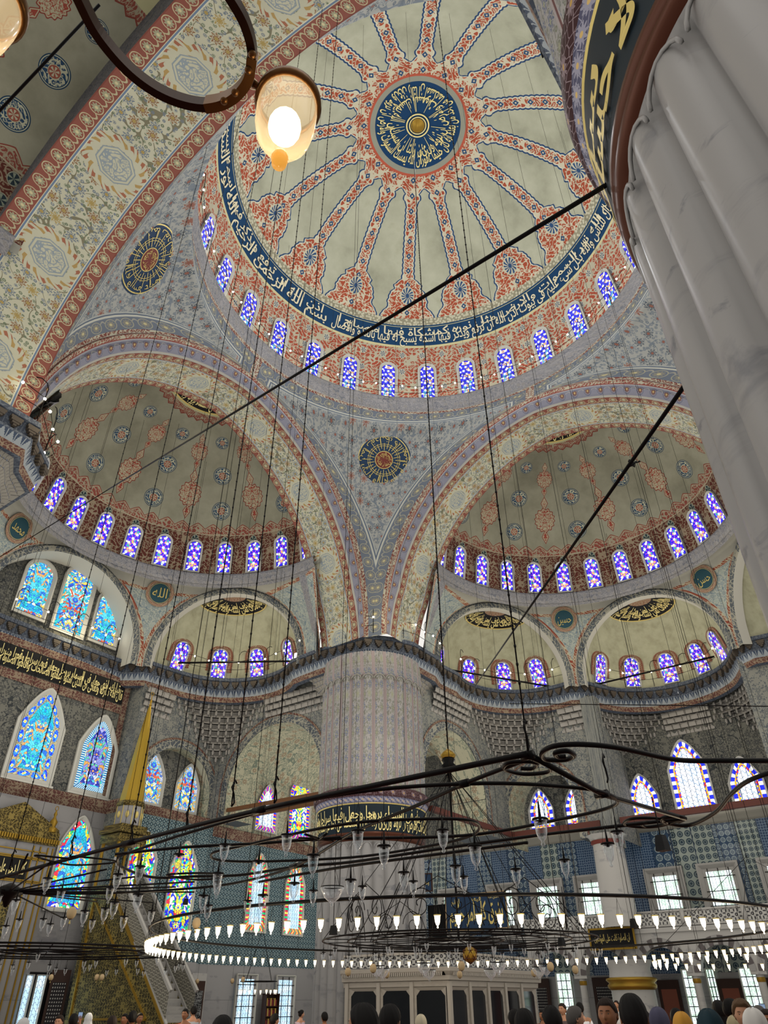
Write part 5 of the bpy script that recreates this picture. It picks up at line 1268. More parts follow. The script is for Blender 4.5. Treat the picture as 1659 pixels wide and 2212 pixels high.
# near-black slab painting the shade of an opening, shutters beside it
o = struct(bx((3.6, 25.9, 0), (5.6, 25.97, 3.0)).build('wall_opening', M['shadeslab'], smooth=False), 'near-black slab painting the shade of the window opening between mihrab and minbar')
window((4.15, 25.85, .1), (0, -1, 0), .5, 2.8, None, [], M['paleblue'], 'thin bright slit of window beside the mihrab', .05)
window((3.55, 25.85, .1), (0, -1, 0), .4, 2.8, None, [], M['paleblue'], 'narrow bright edge of the opening beside the mihrab', .05)
# minbar
mi = empty('minbar', (5.9, 24, 0)); tag(mi, 'tall gilded marble pulpit with a golden conical spire and steep stairs', 'pulpit')
X0 = 5.1; tri = [(24.7, 0), (24.7, 6.6), (23.2, 6.6), (17.7, 1.05), (17.3, 0)]
for x, nm in ((X0, 'gilt_side_panel'), (6.5, 'far_side_panel')):
    mb = MB(); mb.poly([(x, y, z) for y, z in tri], 0, [(y, z) for y, z in tri]); mb.poly([(x+.12, y, z) for y, z in tri], 0, [(y, z) for y, z in tri])
    for i in range(5): a, c = tri[i], tri[(i+1) % 5]; mb.poly([(x, a[0], a[1]), (x, c[0], c[1]), (x+.12, c[0], c[1]), (x+.12, a[0], a[1])])
    child(mb, nm, M['goldrel2'], mi)
mb = MB()
for (y0, z0, y1, z1, w) in ((24.3, 1.2, 18.9, 1.2, .06), (24.3, 1.2, 24.3, 6.0, .06), (24.3, 6.0, 18.9, 1.2, .05), (23.2, 6.6, 17.7, 1.05, .08), (24.7, .9, 17.6, .9, .06), (24.7, .15, 17.4, .15, .06)):
    a, c = Vector((X0-.03, y0, z0)), Vector((X0-.03, y1, z1)); mb.tube([a, c], w, 4)
child(mb, 'gilt_ribs', M['goldm'], mi)
mb = MB()
for k in range(6):
    y = 24.1-1.12*k
    pts = [(X0-.02, y-.38, .2), (X0-.02, y-.38, .55), (X0-.02, y-.2, .75), (X0-.02, y, .85), (X0-.02, y+.2, .75), (X0-.02, y+.38, .55), (X0-.02, y+.38, .2)]; mb.tube(pts, .04, 5)
child(mb, 'arched_ribs', M['gold'], mi)
mb = MB(); d = Vector((0, -5.5, -5.55)).normalized(); nrm = Vector((0, -.71, .71))
for x in (X0+.02, 6.55):
    mb.grid(lambda a, b: (Vector((x, 23.2, 6.6))+Vector((0, -5.5*a, -5.55*a))+Vector((0, 0, 1.15*b)), (a*7.8, b*1.15)), 1, 1)
child(mb, 'pierced_parapet', M['lattice'], mi)
mb = MB()
for x in (X0+.02, 6.55):
    for dz in (.02, 1.17): mb.tube([(x, 23.3, 6.6+dz), (x, 17.6, 1.0+dz)], .09, 4)
child(mb, 'marble_handrail', M['wmarble'], mi)
mb = MB()
for k in range(20): mb.box((5.85, 23.1-.28*k, 3.2-.14*k), (.65, .14, 3.2-.14*k))
child(mb, 'steps', M['wmarble'], mi)
mb = MB(); mb.box((5.85, 17.45, .55), (.7, .1, .55)); child(mb, 'gate', M['goldrel'], mi)
for x in (5.2, 6.6):
    for y in (23.35, 24.65): mb = MB(); mb.tube([(x, y, 6.6), (x, y, 8.6)], .09, 8); child(mb, 'canopy_post', M['goldm'], mi)
mb = MB(); mb.box((5.9, 24, 8.75), (.85, .8, .2)); mb.box((5.9, 24, 9.1), (.95, .9, .1)); mb.box((5.9, 24, 9.3), (.8, .75, .12)); child(mb, 'canopy', M['goldrel'], mi)
mb = MB(); mb.lathe([(.68, 9.4), (.68, 10.4)], 8, (5.95, 24, 0), PI/8, 2*PI+PI/8); o = child(mb, 'octagonal_drum', M['marble'], mi)
mb = MB()
for k in range(8):
    a = PI/8+k*PI/4; mb.tube([(5.95+.69*cos(a), 24+.69*sin(a), 9.4), (5.95+.69*cos(a), 24+.69*sin(a), 10.4)], .025, 4); a += PI/8; mb.sphere((5.95+.64*cos(a), 24+.64*sin(a), 9.95), .1, 8, 6, 0, 1.8)
mb.build('gilt_ornament', M['gold'], o, False)
mb = MB(); mb.lathe([(.70, 10.38), (.78, 10.45), (.76, 10.6), (.66, 10.66)], 8, (5.95, 24, 0), PI/8, 2*PI+PI/8); child(mb, 'spire_rim', M['goldrel'], mi)
mb = MB(); mb.lathe([(.66, 10.62), (.56, 11.6), (.40, 13.2), (.24, 14.7), (.10, 15.75), (.05, 16.0)], 8, (5.95, 24, 0), PI/8, 2*PI+PI/8); child(mb, 'golden_spire', plain('gilt_lead', 'c9a640', .32, .65), mi)
mb = MB(); mb.lathe([(.05, 15.95), (.09, 16.05), (.04, 16.12), (.08, 16.25), (.03, 16.35), (.02, 16.6)], 12, (5.95, 24, 0)); mb.tube([(5.95+.09*cos(2*PI*k/16), 24, 16.72+.1*sin(2*PI*k/16)) for k in range(16)], .02, 6, close=True); child(mb, 'finial', M['goldm'], mi, True)
# glazed marble loge
mf = empty('glazed_loge', (10, 7, 0)); tag(mf, 'marble enclosure with dark glass panels and a dentil cornice in front of the central pier', 'loge')
LM = mat_marble('warm_marble', 'a39a8e', '857c72', .6, .4)
def panels(p0, p1, n, nrm):
    p0, p1, nrm = Vector((*p0, 0)), Vector((*p1, 0)), Vector(nrm); d = (p1-p0); w = d.length/n; d.normalize()
    for i in range(n):
        a = p0+d*(w*i); mb = MB(); q0, q1, z0, z1, c = .16, w-.16, .35, 2.12, .18
        O = [(q0, z0), (q0, z1-c), (q0+c, z1), (q1-c, z1), (q1, z1-c), (q1, z0)]
        mb.poly([tuple(a+d*s)[:2]+(z,) for s, z in O]); g = child(mb, 'dark_glass_panel', M['darkglass'], mf)
        mb = MB(); Q = [(.06, .2), (.06, 2.22), (.06, 2.22), (w-.06, 2.22), (w-.06, 2.22), (w-.06, .2)]
        for j in range(5):
            mb.poly([tuple(a+d*O[j][0]+nrm*.0)[:2]+(O[j][1],), tuple(a+d*O[j+1][0])[:2]+(O[j+1][1],), tuple(a+d*Q[j+1][0]+nrm*.07)[:2]+(Q[j+1][1],), tuple(a+d*Q[j][0]+nrm*.07)[:2]+(Q[j][1],)], 0, [O[j], O[j+1], Q[j+1], Q[j]])
        child(mb, 'panel_frame', LM, mf)
        mb = MB(); Mx = Matrix((tuple(d), tuple(nrm), (0, 0, 1))).transposed(); mb.box(a+nrm*.06+Vector((0, 0, 1.2)), (.09, .07, 1.2), Mx); child(mb, 'pilaster', LM, mf)
    return d
panels((10, 12), (10, 7), 3, (-1, 0, 0)); panels((10, 7), (17.6, 7), 5, (0, -1, 0))
Lp = [(10, 12.4), (10, 7), (17.8, 7), (17.8, 9)]
def loge(prof, nm, mat=None):
    mb = MB(); sweep(mb, [(10, 12.2), (10, 7), (17.7, 7), (17.7, 10)], prof, 0, -1); return child(mb, nm, mat or LM, mf)
loge([(.0, 0), (.06, .05), (.06, .3), (0, .34)], 'plinth'); loge([(0, 2.2), (.08, 2.25), (.1, 2.42), (.2, 2.45), (.22, 2.6)], 'architrave'); loge([(.2, 2.6), (.32, 2.74), (.34, 2.86), (.05, 2.9)], 'cornice')
mb = MB()
for k in range(54): mb.box((10-.26, 12.1-.1*k if k < 51 else 7, 2.66), (.05, .028, .06))
for k in range(78): mb.box((10+.1*k, 7-.26, 2.66), (.028, .05, .06))
child(mb, 'dentils', LM, mf)
mb = MB(); mb.grid(lambda a, b: ((9.92, 12.2-5.2*a, 2.92+.42*b), (a*5.2, b*.5)), 1, 1); mb.grid(lambda a, b: ((9.92+7.8*a, 6.98, 2.92+.42*b), (a*7.8, b*.5)), 1, 1); child(mb, 'pierced_parapet', M['pierced'], mf)
mb = MB(); mb.tube([(9.92, 12.2, 3.38), (9.92, 6.98, 3.38), (17.7, 6.98, 3.38)], .06, 4); child(mb, 'rail', LM, mf)
child(bx((10.1, 7.1, 2.5), (17.6, 12.3, 2.6)), 'roof', LM, mf); child(bx((10.5, 9.5, 0), (17.2, 9.6, 2.5)), 'back_screen', DW, mf)
# inscription boards
def board(p0, p1, z0, z1, label, texts, bg, frame, fw=.07, nrm=(-1, 0, 0), hang=0):
    p0, p1, nrm = Vector((*p0, 0)), Vector((*p1, 0)), Vector(nrm); d = (p1-p0).normalized(); w = (p1-p0).length; c = (p0+p1)/2+Vector((0, 0, (z0+z1)/2))
    e = empty('inscription_board', c); tag(e, label, 'board'); Mx = Matrix((tuple(d), tuple(nrm), (0, 0, 1))).transposed()
    mb = MB(); mb.box((0, 0, 0), (w/2, .03, (z1-z0)/2), Mx); mb.build('panel', bg, e, False)
    mb = MB()
    for s in (-1, 1): mb.box(d*(s*w/2)+nrm*.03, (fw/2, .04, (z1-z0)/2+fw/2), Mx); mb.box(Vector((0, 0, s*(z1-z0)/2))+nrm*.03, (w/2, .04, fw/2), Mx)
    mb.build('frame', frame, e, False)
    mb = MB()
    for t, a0, a1, b0, b1, of in texts: text_on(mb, t, lambda a, b: d*((a0+(a1-a0)*a-.5)*w)+nrm*.05+Vector((0, 0, (b0+(b1-b0)*b-.5)*(z1-z0))), 0, 1, of, 0, 1.3)
    if texts: mb.build('lettering', M['gold'], e, False)
    if hang:
        mb = MB()
        for s in (-.4, .4): mb.tube([d*(s*w)+Vector((0, 0, (z1-z0)/2)), d*(s*w)+Vector((0, 0, hang))], .012, 4)
        mb.build('hanging_wire', M['black'], e)
board((25.2, 16.3), (25.2, 12.0), 5.35, 7.3, 'large dark blue board with big gold writing behind the great chandelier', [('يفرق كل امر حكيم', .06, .94, .12, .8, .02), ('فيها', .45, .6, .76, .95, .01), ('صدق الله', .72, .9, .8, .95, .0), ('العظيم', .1, .24, .72, .9, .0)], M['navy'], plain('tan_frame', '8a7454', .6))
board((24.0, 18.6), (24.6, 16.9), 7.6, 8.6, 'small dark framed board hanging right of the central pier', [('وما توفيقي الا بالله', .1, .9, .3, .7, .0)], M['navy'], DW, hang=9.5)
board((25.05, 6.95), (25.05, 4.45), 4.05, 5.0, 'black board in a gold frame on the gallery front left of the round pedestal', [('ان الصلوة كانت على المؤمنين', .1, .9, .3, .75, .0)], M['blackpaint'], M['goldm'], .09)
board((25.6, 17.9), (25.6, 16.6), 4.99, 6.9, 'plain black cloth screen left of the large blue board', [], M['black'], M['black'], .03)
mb = bx((12.05, 24.4, 0), (13.1, 24.6, 3.1)); struct(mb.build('door_frame', M['wmarble'], smooth=False), 'marble doorway right of the minbar stairs')
door((12.55, 24.38, 0), (0, -1, 0), .8, 2.75, 'black door curtain with a silver arabesque right of the minbar', M['darkcurtain'] if 'darkcurtain' in M else M['inlay'])
# bookcase
bk = empty('bookcase', (19.3, 25.4, 0)); tag(bk, 'dark wooden bookcase between the two blue ground floor windows', 'bookcase')
for nm, c, h in (('side_panel', (-.55, 0, 1.1), (.03, .18, 1.1)), ('side_panel', (.55, 0, 1.1), (.03, .18, 1.1)), ('back_panel', (0, .17, 1.1), (.55, .015, 1.1)), ('shelf', (0, 0, .6), (.52, .17, .02)), ('shelf', (0, 0, 1.1), (.52, .17, .02)), ('shelf', (0, 0, 1.6), (.52, .17, .02)), ('top_board', (0, 0, 2.2), (.58, .2, .03))):
    mb = MB(); mb.box(c, h); mb.build(nm, DW, bk, False)
bc = [plain('red_cloth', '7a2420', .7), plain('ochre_cloth', 'b09040', .7), plain('maroon_cloth', '5a1c24', .7)]
names_ = ['dark red', 'ochre', 'maroon']
for sh in range(3):
    for k in range(8):
        mb = MB(); hh = .15+.02*((k*7+sh) % 3); mb.box((0, 0, hh), (.045, .1, hh)); ci = (k*5+sh*2) % 3
        o = mb.build('book', bc[ci], None, False); o.location = (18.87+.11*k, 25.38, .62+.5*sh)
        tag(o, '%s book on the %s shelf of the dark bookcase, %s from the left' % (names_[ci], ('lower', 'middle', 'upper')[sh], ordw(k)), 'book', 'books in the bookcase')
# ------------------------------------------------------------------ lamps
from mathutils.bvhtree import BVHTree
CE = []
for o in bpy.data.objects:
    if o.type == 'MESH' and o.name.startswith('ceiling') or o.name.startswith('trim_1'): CE.append(BVHTree.FromPolygons([v.co for v in o.data.vertices], [tuple(p.vertices) for p in o.data.polygons]))
def roof(x, y, z0=5):
    best = 19
    h = [t.ray_cast(Vector((x, y, z0)), EZz)[3] for t in CE]; h = [q for q in h if q]
    return z0+min(h) if h else 17.6
def ordn(k):
    return '%d%s' % (k, 'th' if 10 < k % 100 < 14 else {1: 'st', 2: 'nd', 3: 'rd'}.get(k % 10, 'th'))
gm = bpy.data.materials.new('clear_lamp_glass'); gm.use_nodes = True; nt = gm.node_tree; nt.nodes.clear()
o_ = nt.nodes.new('ShaderNodeOutputMaterial'); mx_ = nt.nodes.new('ShaderNodeMixShader'); tr = nt.nodes.new('ShaderNodeBsdfTransparent'); gl = nt.nodes.new('ShaderNodeBsdfGlossy'); lw = nt.nodes.new('ShaderNodeLayerWeight')
gl.inputs['Roughness'].default_value = .08; gl.inputs['Color'].default_value = (1, 1, 1, 1); tr.inputs[0].default_value = (.90, .93, .95, 1); lw.inputs[0].default_value = .55
nt.links.new(lw.outputs['Facing'], mx_.inputs[0]); nt.links.new(tr.outputs[0], mx_.inputs[1]); df = nt.nodes.new('ShaderNodeBsdfDiffuse'); df.inputs[0].default_value = (1, 1, 1, 1); m2_ = nt.nodes.new('ShaderNodeMixShader'); m2_.inputs[0].default_value = .45; nt.links.new(gl.outputs[0], m2_.inputs[1]); nt.links.new(df.outputs[0], m2_.inputs[2]); nt.links.new(m2_.outputs[0], mx_.inputs[2]); nt.links.new(mx_.outputs[0], o_.inputs[0]); M['glass'] = gm  # white diffuse mixed in towards the edges paints the bright glints of the glass
M['bulb'] = plain('glowing_bulb', 'ffffff', .5, 0, 'ffe6b8', 14); M['litglass'] = plain('lit_frosted_glass', 'fff2d8', .4, 0, 'ffeecb', 2.6); M['starlight'] = plain('string_bulb_glow', 'ffffff', .5, 0, 'fff4dc', 22)
for k in ('bulb', 'litglass', 'starlight'): M[k].cycles.emission_sampling = 'NONE'
CUP = [(.062, 0), (.070, -.004), (.060, -.02), (.056, -.07), (.050, -.12), (.034, -.165), (.014, -.185), (.012, -.20), (.020, -.212), (.014, -.228), (.001, -.232)]
def make_lamp(kind, s=1.0, chain=.42):
    e = empty('glass_lamp', (0, 0, 0)); n = 12 if kind == 'near' else 8
    mb = MB(); mb.lathe([(r*s, z*s) for r, z in CUP], n); g = mb.build('glass_cup', M['litglass'] if kind == 'lit' else M['glass'], e)
    mb = MB(); mb.lathe([(.066*s, .012*s), (.076*s, .006*s), (.076*s, -.006*s), (.066*s, -.01*s)], n+4); mb.build('rim', M['black'] if kind != 'lit' else M['gold'], e)
    if kind == 'lit': mb = MB(); mb.sphere((0, 0, -.10*s), .034*s, 8, 6, 0, 1.6); mb.build('bulb', M['bulb'], e)
    else: mb = MB(); mb.tube([(0, 0, .16*s), (0, 0, -.03*s)], [.006*s, .018*s], 6); mb.build('burner', M['black'], e)
    mb = MB(); top = chain
    for k in range(3):
        a = 2*PI*k/3+.4; mb.tube([(.068*s*cos(a), .068*s*sin(a), .01), (0, 0, min(top, .30*s))], .0022 if kind == 'near' else .003, 3)
    mb.tube([(0, 0, min(top, .30*s)), (0, 0, top)], .003, 4); mb.build('chain', M['black'], e)
    return e, [(c, []) for c in bpy.data.objects if c.parent == e]
protos = {'lit': make_lamp('lit', 1.0, .36), 'small': make_lamp('small', .8, .3), 'near': make_lamp('near', 1.08, .42)}
used = {}
def put_lamp(kind, loc, label, group, scale=1.0):
    e, kids = protos[kind]
    if kind not in used: used[kind] = 1; c = e
    else: c = fast_copy(e, kids)
    c.location = loc; c.scale = (scale,)*3; c.rotation_euler = (0, 0, random.random()*6)
    return tag(c, label, 'lamp', group)
IRON = M['black']
# ---- the great lit ring
GC, GR, GZ = Vector((1.55, 1.15, 0)), 8.5, 3.3
gch = empty('ring_chandelier', (GC.x, GC.y, GZ)); tag(gch, 'great round iron chandelier of lit lamps under the central dome', 'chandelier')
mb = MB(); mb.tube([(GR*cos(2*PI*k/120), GR*sin(2*PI*k/120), 0) for k in range(120)], .032, 8, close=True); mb.build('outer_ring', IRON, gch)
NL = 144
LRANK = {}
for nearside in (True, False):
    row = []
    for k in range(NL):
        a = 2*PI*k/NL; d = GC+Vector((GR*cos(a), GR*sin(a), GZ-.31))-CAM
        if (Vector((cos(a), sin(a), 0)).dot(fwv) < 0) == nearside: row.append((d.dot(rgt)/d.dot(fwv), k))
    for i, (_, k) in enumerate(sorted(row)): LRANK[k] = i+1
for k in range(NL):
    a = 2*PI*k/NL; p = GC+Vector((GR*cos(a), GR*sin(a), GZ-.31)); d = p-CAM
    sx = 829.5+FPX*d.dot(rgt)/d.dot(fwv)
    if sx > 1720: continue
    side = 'near' if (Vector((cos(a), sin(a), 0)).dot(fwv) < 0) else 'far'
    put_lamp('lit', p, 'lit lamp on the %s side of the great ring, %s from the left' % (side, ordn(LRANK[k])), 'lit lamps of the great ring', .88)
# ---- inner wheel, hung by rods from a hub
WC = Vector((1.5, 1.3, 3.12)); wh = empty('wheel_chandelier', WC); tag(wh, 'inner iron wheel with scrollwork and crowded clear glass lamps at the centre', 'chandelier')
for r in (1.25, 2.4, 3.1, 3.8):
    mb = MB(); mb.tube([(r*cos(2*PI*k/72), r*sin(2*PI*k/72), 0) for k in range(72)], .022, 6, close=True); mb.build('ring', IRON, wh)
HUB = Vector((0, 0, 4.6))
for k in range(16):
    a = 2*PI*k/16; mb = MB(); mb.tube([(.1*cos(a), .1*sin(a), .02), (3.8*cos(a), 3.8*sin(a), .02)], .014, 4); mb.build('spoke', IRON, wh)
    mb = MB(); r = 3.8 if k % 2 == 0 else 2.4; mb.tube([tuple(HUB), (r*cos(a), r*sin(a), 0)], .012, 4); mb.build('rod', IRON, wh)
mb = MB(); mb.lathe([(.02, 5.2), (.12, 5.05), (.22, 4.95), (.16, 4.85), (.26, 4.75), (.12, 4.6), (.05, 4.5), (.03, 3.0), (.03, 0)], 12); mb.build('hub_stem', IRON, wh)
mb = MB(); mb.lathe([(.02, 5.3), (.16, 5.2), (.26, 5.08), (.2, 5.0)], 10); mb.build('gilt_crown', M['goldm'], wh)
def spiral(mb, c, u, v, r, turns, n, rad, sgn=1):
    pts = []
    for i in range(n+1): t = i/n; a = 2*PI*turns*t*sgn; rr = r*(1-t*.9); pts.append(c+u*(rr*cos(a))+v*(rr*sin(a)))
    mb.tube(pts, rad, 5)
for k in range(8):
    a = 2*PI*(k+.5)/8; c = Vector((3.0*cos(a), 3.0*sin(a), .62)); t = Vector((-sin(a), cos(a), 0)); mb = MB()
    spiral(mb, c-t*.5, t, EZz, .42, 1.6, 30, .012, 1); spiral(mb, c+t*.5, -t, EZz, .42, 1.6, 30, .012, -1)
    mb.tube([c-t*1.1+Vector((0, 0, -.5)), c-t*.8+Vector((0, 0, .2)), c+Vector((0, 0, .62)), c+t*.8+Vector((0, 0, .2)), c+t*1.1+Vector((0, 0, -.5))], .012, 5); mb.build('scroll', IRON, wh)
n_ = 0
for r, m, z in ((3.8, 24, -.3), (3.1, 10, -.3), (2.4, 16, -.3), (1.25, 6, -.3)):
    for k in range(m):
        a = 2*PI*(k+.3)/m; n_ += 1
        put_lamp('small', WC+Vector((r*cos(a), r*sin(a), z+.02*((k*5) % 3))), 'clear unlit glass lamp, one of the crowd under the inner wheel at the centre', 'clear lamps of the inner wheel', 1.0)
# bowls, eggs and the gilt ball
def bowl(loc, s, label, grp=None, ch=.8):
    e = empty('glass_bowl', loc); tag(e, label, 'lamp', grp)
    mb = MB(); mb.lathe([(.125*s, .0), (.135*s, -.01*s), (.118*s, -.05*s), (.085*s, -.11*s), (.03*s, -.155*s), (.012*s, -.17*s), (.02*s, -.185*s), (.001, -.2*s)], 20); mb.build('bowl', M['glass'], e)
    mb = MB(); mb.tube([(.130*s*cos(2*PI*k/20), .130*s*sin(2*PI*k/20), 0) for k in range(20)], .006*s, 5, close=True); mb.build('rim', IRON, e)
    mb = MB()
    for k in range(3): a = 2*PI*k/3+.3; mb.tube([(.13*s*cos(a), .13*s*sin(a), 0), (0, 0, ch)], .0035, 4)
    mb.build('chain', IRON, e)
    return e
for k in range(8):
    a = 2*PI*(k+.2)/8; bowl(WC+Vector((2.4*cos(a), 2.4*sin(a), -.6)), 1.5, 'round clear glass bowl among the small lamps under the inner wheel', 'glass bowls of the inner wheel', .6)
EGG = plain('ostrich_eggshell', 'b59a72', .5)
def egg(loc, r, label, grp=None, top=.5, tassel=True):
    e = empty('ostrich_egg', loc); tag(e, label, 'egg', grp); mb = MB(); mb.sphere((0, 0, 0), r, 16, 12, 0, 1.22); mb.build('eggshell', EGG, e)
    mb = MB(); mb.lathe([(r*.42, r*1.1), (r*.3, r*1.22), (.004, r*1.3)], 10); mb.build('brass_cap', M['copper'], e); mb = MB(); mb.lathe([(r*.5, -r*1.05), (r*.34, -r*1.16), (.004, -r*1.26)], 10); mb.build('brass_cup', M['copper'], e)
    mb = MB(); mb.tube([(0, 0, r*1.25), (0, 0, top)], .004, 4); mb.build('chain', IRON, e)
    if tassel: mb = MB(); mb.lathe([(.004, -r*1.3), (.01, -r*1.6), (.02, -r*2.0), (.001, -r*2.02)], 8); mb.build('tassel', M['gold'], e)
    return e
for k in range(8):
    a = 2*PI*(k+.7)/8; egg(WC+Vector((3.1*cos(a), 3.1*sin(a), -.7)), .085, 'brown ostrich egg hanging among the lamps of the inner wheel', 'ostrich eggs of the inner wheel', .7, False)
e = empty('ball_lantern', onz(1015, 2062, 2.62)); tag(e, 'gilt openwork ball hanging at the centre of the inner wheel', 'lantern')
bm = bmesh.new(); bmesh.ops.create_icosphere(bm, subdivisions=2, radius=.165); me = bpy.data.meshes.new('gilt_ball'); bm.to_mesh(me); bm.free(); link('gilt_ball', me, M['goldm'], e)
bm = bmesh.new(); bmesh.ops.create_icosphere(bm, subdivisions=1, radius=.185); me = bpy.data.meshes.new('brass_lattice'); bm.to_mesh(me); bm.free(); ol = link('brass_lattice', me, M['copper'], e); md = ol.modifiers.new('w', 'WIREFRAME'); md.thickness = .02
mb = MB(); mb.tube([(0, 0, .16), tuple(WC-e.location)], .006, 5); mb.build('chain', IRON, e)
# ---- small ring of lit lamps, far right, and a tiny one above the loge
def litring(c, r, n, lab, name, z, grp, scale=1.0):
    e = empty('ring_chandelier', c+Vector((0, 0, .38))); tag(e, name, 'chandelier'); mb = MB(); mb.tube([(r*cos(2*PI*k/60), r*sin(2*PI*k/60), 0) for k in range(60)], .025, 6, close=True); mb.build('ring', IRON, e)
    mb = MB(); zt = roof(c.x, c.y, c.z+1)-c.z-.38
    for k in range(4): mb.tube([(r*cos(PI/2*k), r*sin(PI/2*k), 0), (0, 0, min(2.5*r, 3))], .01, 4)
    mb.tube([(0, 0, min(2.5*r, 3)), (0, 0, zt)], .012, 4); mb.build('suspension', IRON, e)
    for k in range(n):
        a = 2*PI*k/n; p = c+Vector((r*cos(a), r*sin(a), 0)); d = p-CAM; sx = 829.5+FPX*d.dot(rgt)/d.dot(fwv)
        if sx > 1720: continue
        put_lamp('lit', p, lab, grp, scale)
litring(Vector((14.5, -4.2, 2.95)), 4.2, 40, 'lit lamp of the lower ring in front of the right hand arcade', 'second iron ring of lit lamps at the right, in front of the arcade', 0, 'lit lamps of the right ring')
litring(Vector((15.5, 14.0, 6.5)), .75, 14, 'tiny lit lamp in the cluster beside the marble shaft, left of the blue board', 'small crown of lit lamps left of the blue board', 0, 'lit lamps of the small crown', .9)
litring(Vector((15.2, 22.5, 2.35)), 1.0, 10, 'tiny lit lamp in front of the two blue ground floor windows', 'small crown of lit lamps in front of the blue ground floor windows', 0, 'lit lamps of the window crown', .9)
# ---- dark chandelier at the left, far side
DCn = Vector((-2.2, 15.5, 3.2)); e = empty('dark_chandelier', DCn); tag(e, 'flat dark iron chandelier with unlit lamps at the left, before the mihrab', 'chandelier')
for r in (1.5, 3.2, 4.6):
    mb = MB(); mb.tube([(r*cos(2*PI*k/60), r*sin(2*PI*k/60), 0) for k in range(60)], .03, 6, close=True); mb.build('ring', IRON, e)
for k in range(12): a = 2*PI*k/12; mb = MB(); mb.tube([(0, 0, .02), (4.6*cos(a), 4.6*sin(a), .02)], .018, 4); mb.build('spoke', IRON, e)
for r, m in ((4.6, 22), (3.2, 10), (1.5, 5)):
    for k in range(m):
        a = 2*PI*(k+.4)/m; put_lamp('small', DCn+Vector((r*cos(a), r*sin(a), -.42+.08*((k*7) % 3))), 'clear unlit lamp under the flat dark chandelier before the mihrab', 'unlit lamps of the dark chandelier', 1.15)
def egp(i, px, py):
    p = onz(px, py, 2.6)
    if i > 2: return p
    v = Vector((p.x-DCn.x, p.y-DCn.y, 0)); r = min((1.5, 3.2, 4.6), key=lambda q: abs(q-v.length)); v.normalize(); return Vector((DCn.x+v.x*r, DCn.y+v.y*r, 2.6))
for i, (px, py) in enumerate(((118, 2115), (195, 2110), (250, 2113), (426, 2120), (502, 2119), (525, 2116))): (lambda p: egg(p, .09, 'small ostrich egg hanging low before the mihrab wall, %s from the left' % ordw(i), 'small eggs before the mihrab wall', DCn.z-p.z if i < 3 else roof(p.x, p.y)-p.z))(egp(i, px, py))
# ---- the near chandelier, unlit: an iron frame of bars, hoops and scrolls hung level at 3.85 m
NZ = 3.85
nc = empty('scroll_chandelier', (0, 0, 0)); nc.location = (-9.5, -1.5, NZ); tag(nc, 'near iron chandelier of long bars, hoops and scrolls crossing the whole picture', 'chandelier')
BARP = []
def nbar(nm, pts, r=.03, close=False, smooth=True):
    P = [onz(x, y, NZ)-nc.location for x, y in pts]
    if smooth and len(P) > 2:   # Catmull-Rom
        Q = []; n = len(P)
        for i in range(n if close else n-1):
            p0, p1, p2, p3 = (P[(i-1) % n], P[i], P[(i+1) % n], P[(i+2) % n]) if close else (P[max(i-1, 0)], P[i], P[i+1], P[min(i+2, n-1)])
            for k in range(6):
                t = k/6; Q.append(.5*((2*p1)+(p2-p0)*t+(2*p0-5*p1+4*p2-p3)*t*t+(3*p1-p0-3*p2+p3)*t**3))
        if not close: Q.append(P[-1])
        P = Q
    if nm != 'scroll': BARP.extend([q+nc.location for q in P])
    mb = MB(); mb.tube(P, r, 8, close=close); return mb.build(nm, IRON, nc)
nbar('bar', [(-60, 1912), (280, 1820), (560, 1750), (840, 1690), (1140, 1628)], .034)
nbar('bar', [(1140, 1628), (1300, 1716), (1480, 1768)], .032, smooth=False)
nbar('bar', [(255, 1850), (420, 1795), (700, 1722), (1000, 1693), (1230, 1700), (1320, 1718), (1322, 1742), (1200, 1772), (1000, 1805), (700, 1812), (560, 1822), (400, 1830), (250, 1845)], .024)
nbar('bar', [(255, 1850), (262, 1872), (330, 1895), (420, 1893), (520, 1890), (640, 1872), (760, 1862), (960, 1832), (1200, 1800), (1480, 1768)], .026)
nbar('bar', [(560, 1905), (640, 1890), (760, 1870), (1000, 1838), (1140, 1820)], .026)
nbar('bar', [(1140, 1640), (1010, 1690), (900, 1740), (760, 1800), (640, 1870), (520, 1905), (400, 1920), (200, 1930), (20, 1928)], .026)
nbar('hoop', [(1035, 1784), (1000, 1770), (880, 1770), (760, 1778), (640, 1800), (520, 1828), (460, 1842), (470, 1857), (560, 1861), (760, 1852), (900, 1832), (1010, 1808)], .022, True)
nbar('hoop', [(75, 1848), (150, 1868), (240, 1864), (240, 1858), (160, 1850), (145, 1854)], .016, True)
nbar('hoop', [(360, 1890), (420, 1900), (480, 1896), (470, 1888), (420, 1886)], .02, True)
nbar('scroll', [(1140, 1635), (1185, 1655), (1182, 1668), (1130, 1672), (1090, 1662), (1098, 1648), (1140, 1645), (1160, 1650), (1150, 1660), (1125, 1660)], .024)
nbar('scroll', [(1660, 1643), (1560, 1643), (1460, 1641), (1340, 1616), (1260, 1608), (1200, 1611), (1172, 1625), (1178, 1640), (1220, 1641), (1240, 1632), (1225, 1622), (1200, 1626), (1205, 1634), (1222, 1634)], .028)
nbar('scroll', [(1700, 1658), (1620, 1685), (1580, 1715), (1545, 1755), (1490, 1782), (1440, 1778), (1430, 1768), (1460, 1763), (1480, 1768), (1465, 1775)], .028)
nbar('scroll', [(1480, 1768), (1420, 1785), (1365, 1785), (1348, 1778), (1368, 1768), (1420, 1768), (1440, 1778), (1400, 1786), (1385, 1780), (1400, 1776)], .022)
for x, y in ((560, 1750), (280, 1820), (640, 1870), (1140, 1632), (1000, 1693), (1300, 1716)): nbar('coupling', [(x-12, y+3), (x+12, y-3)], .048, smooth=False)
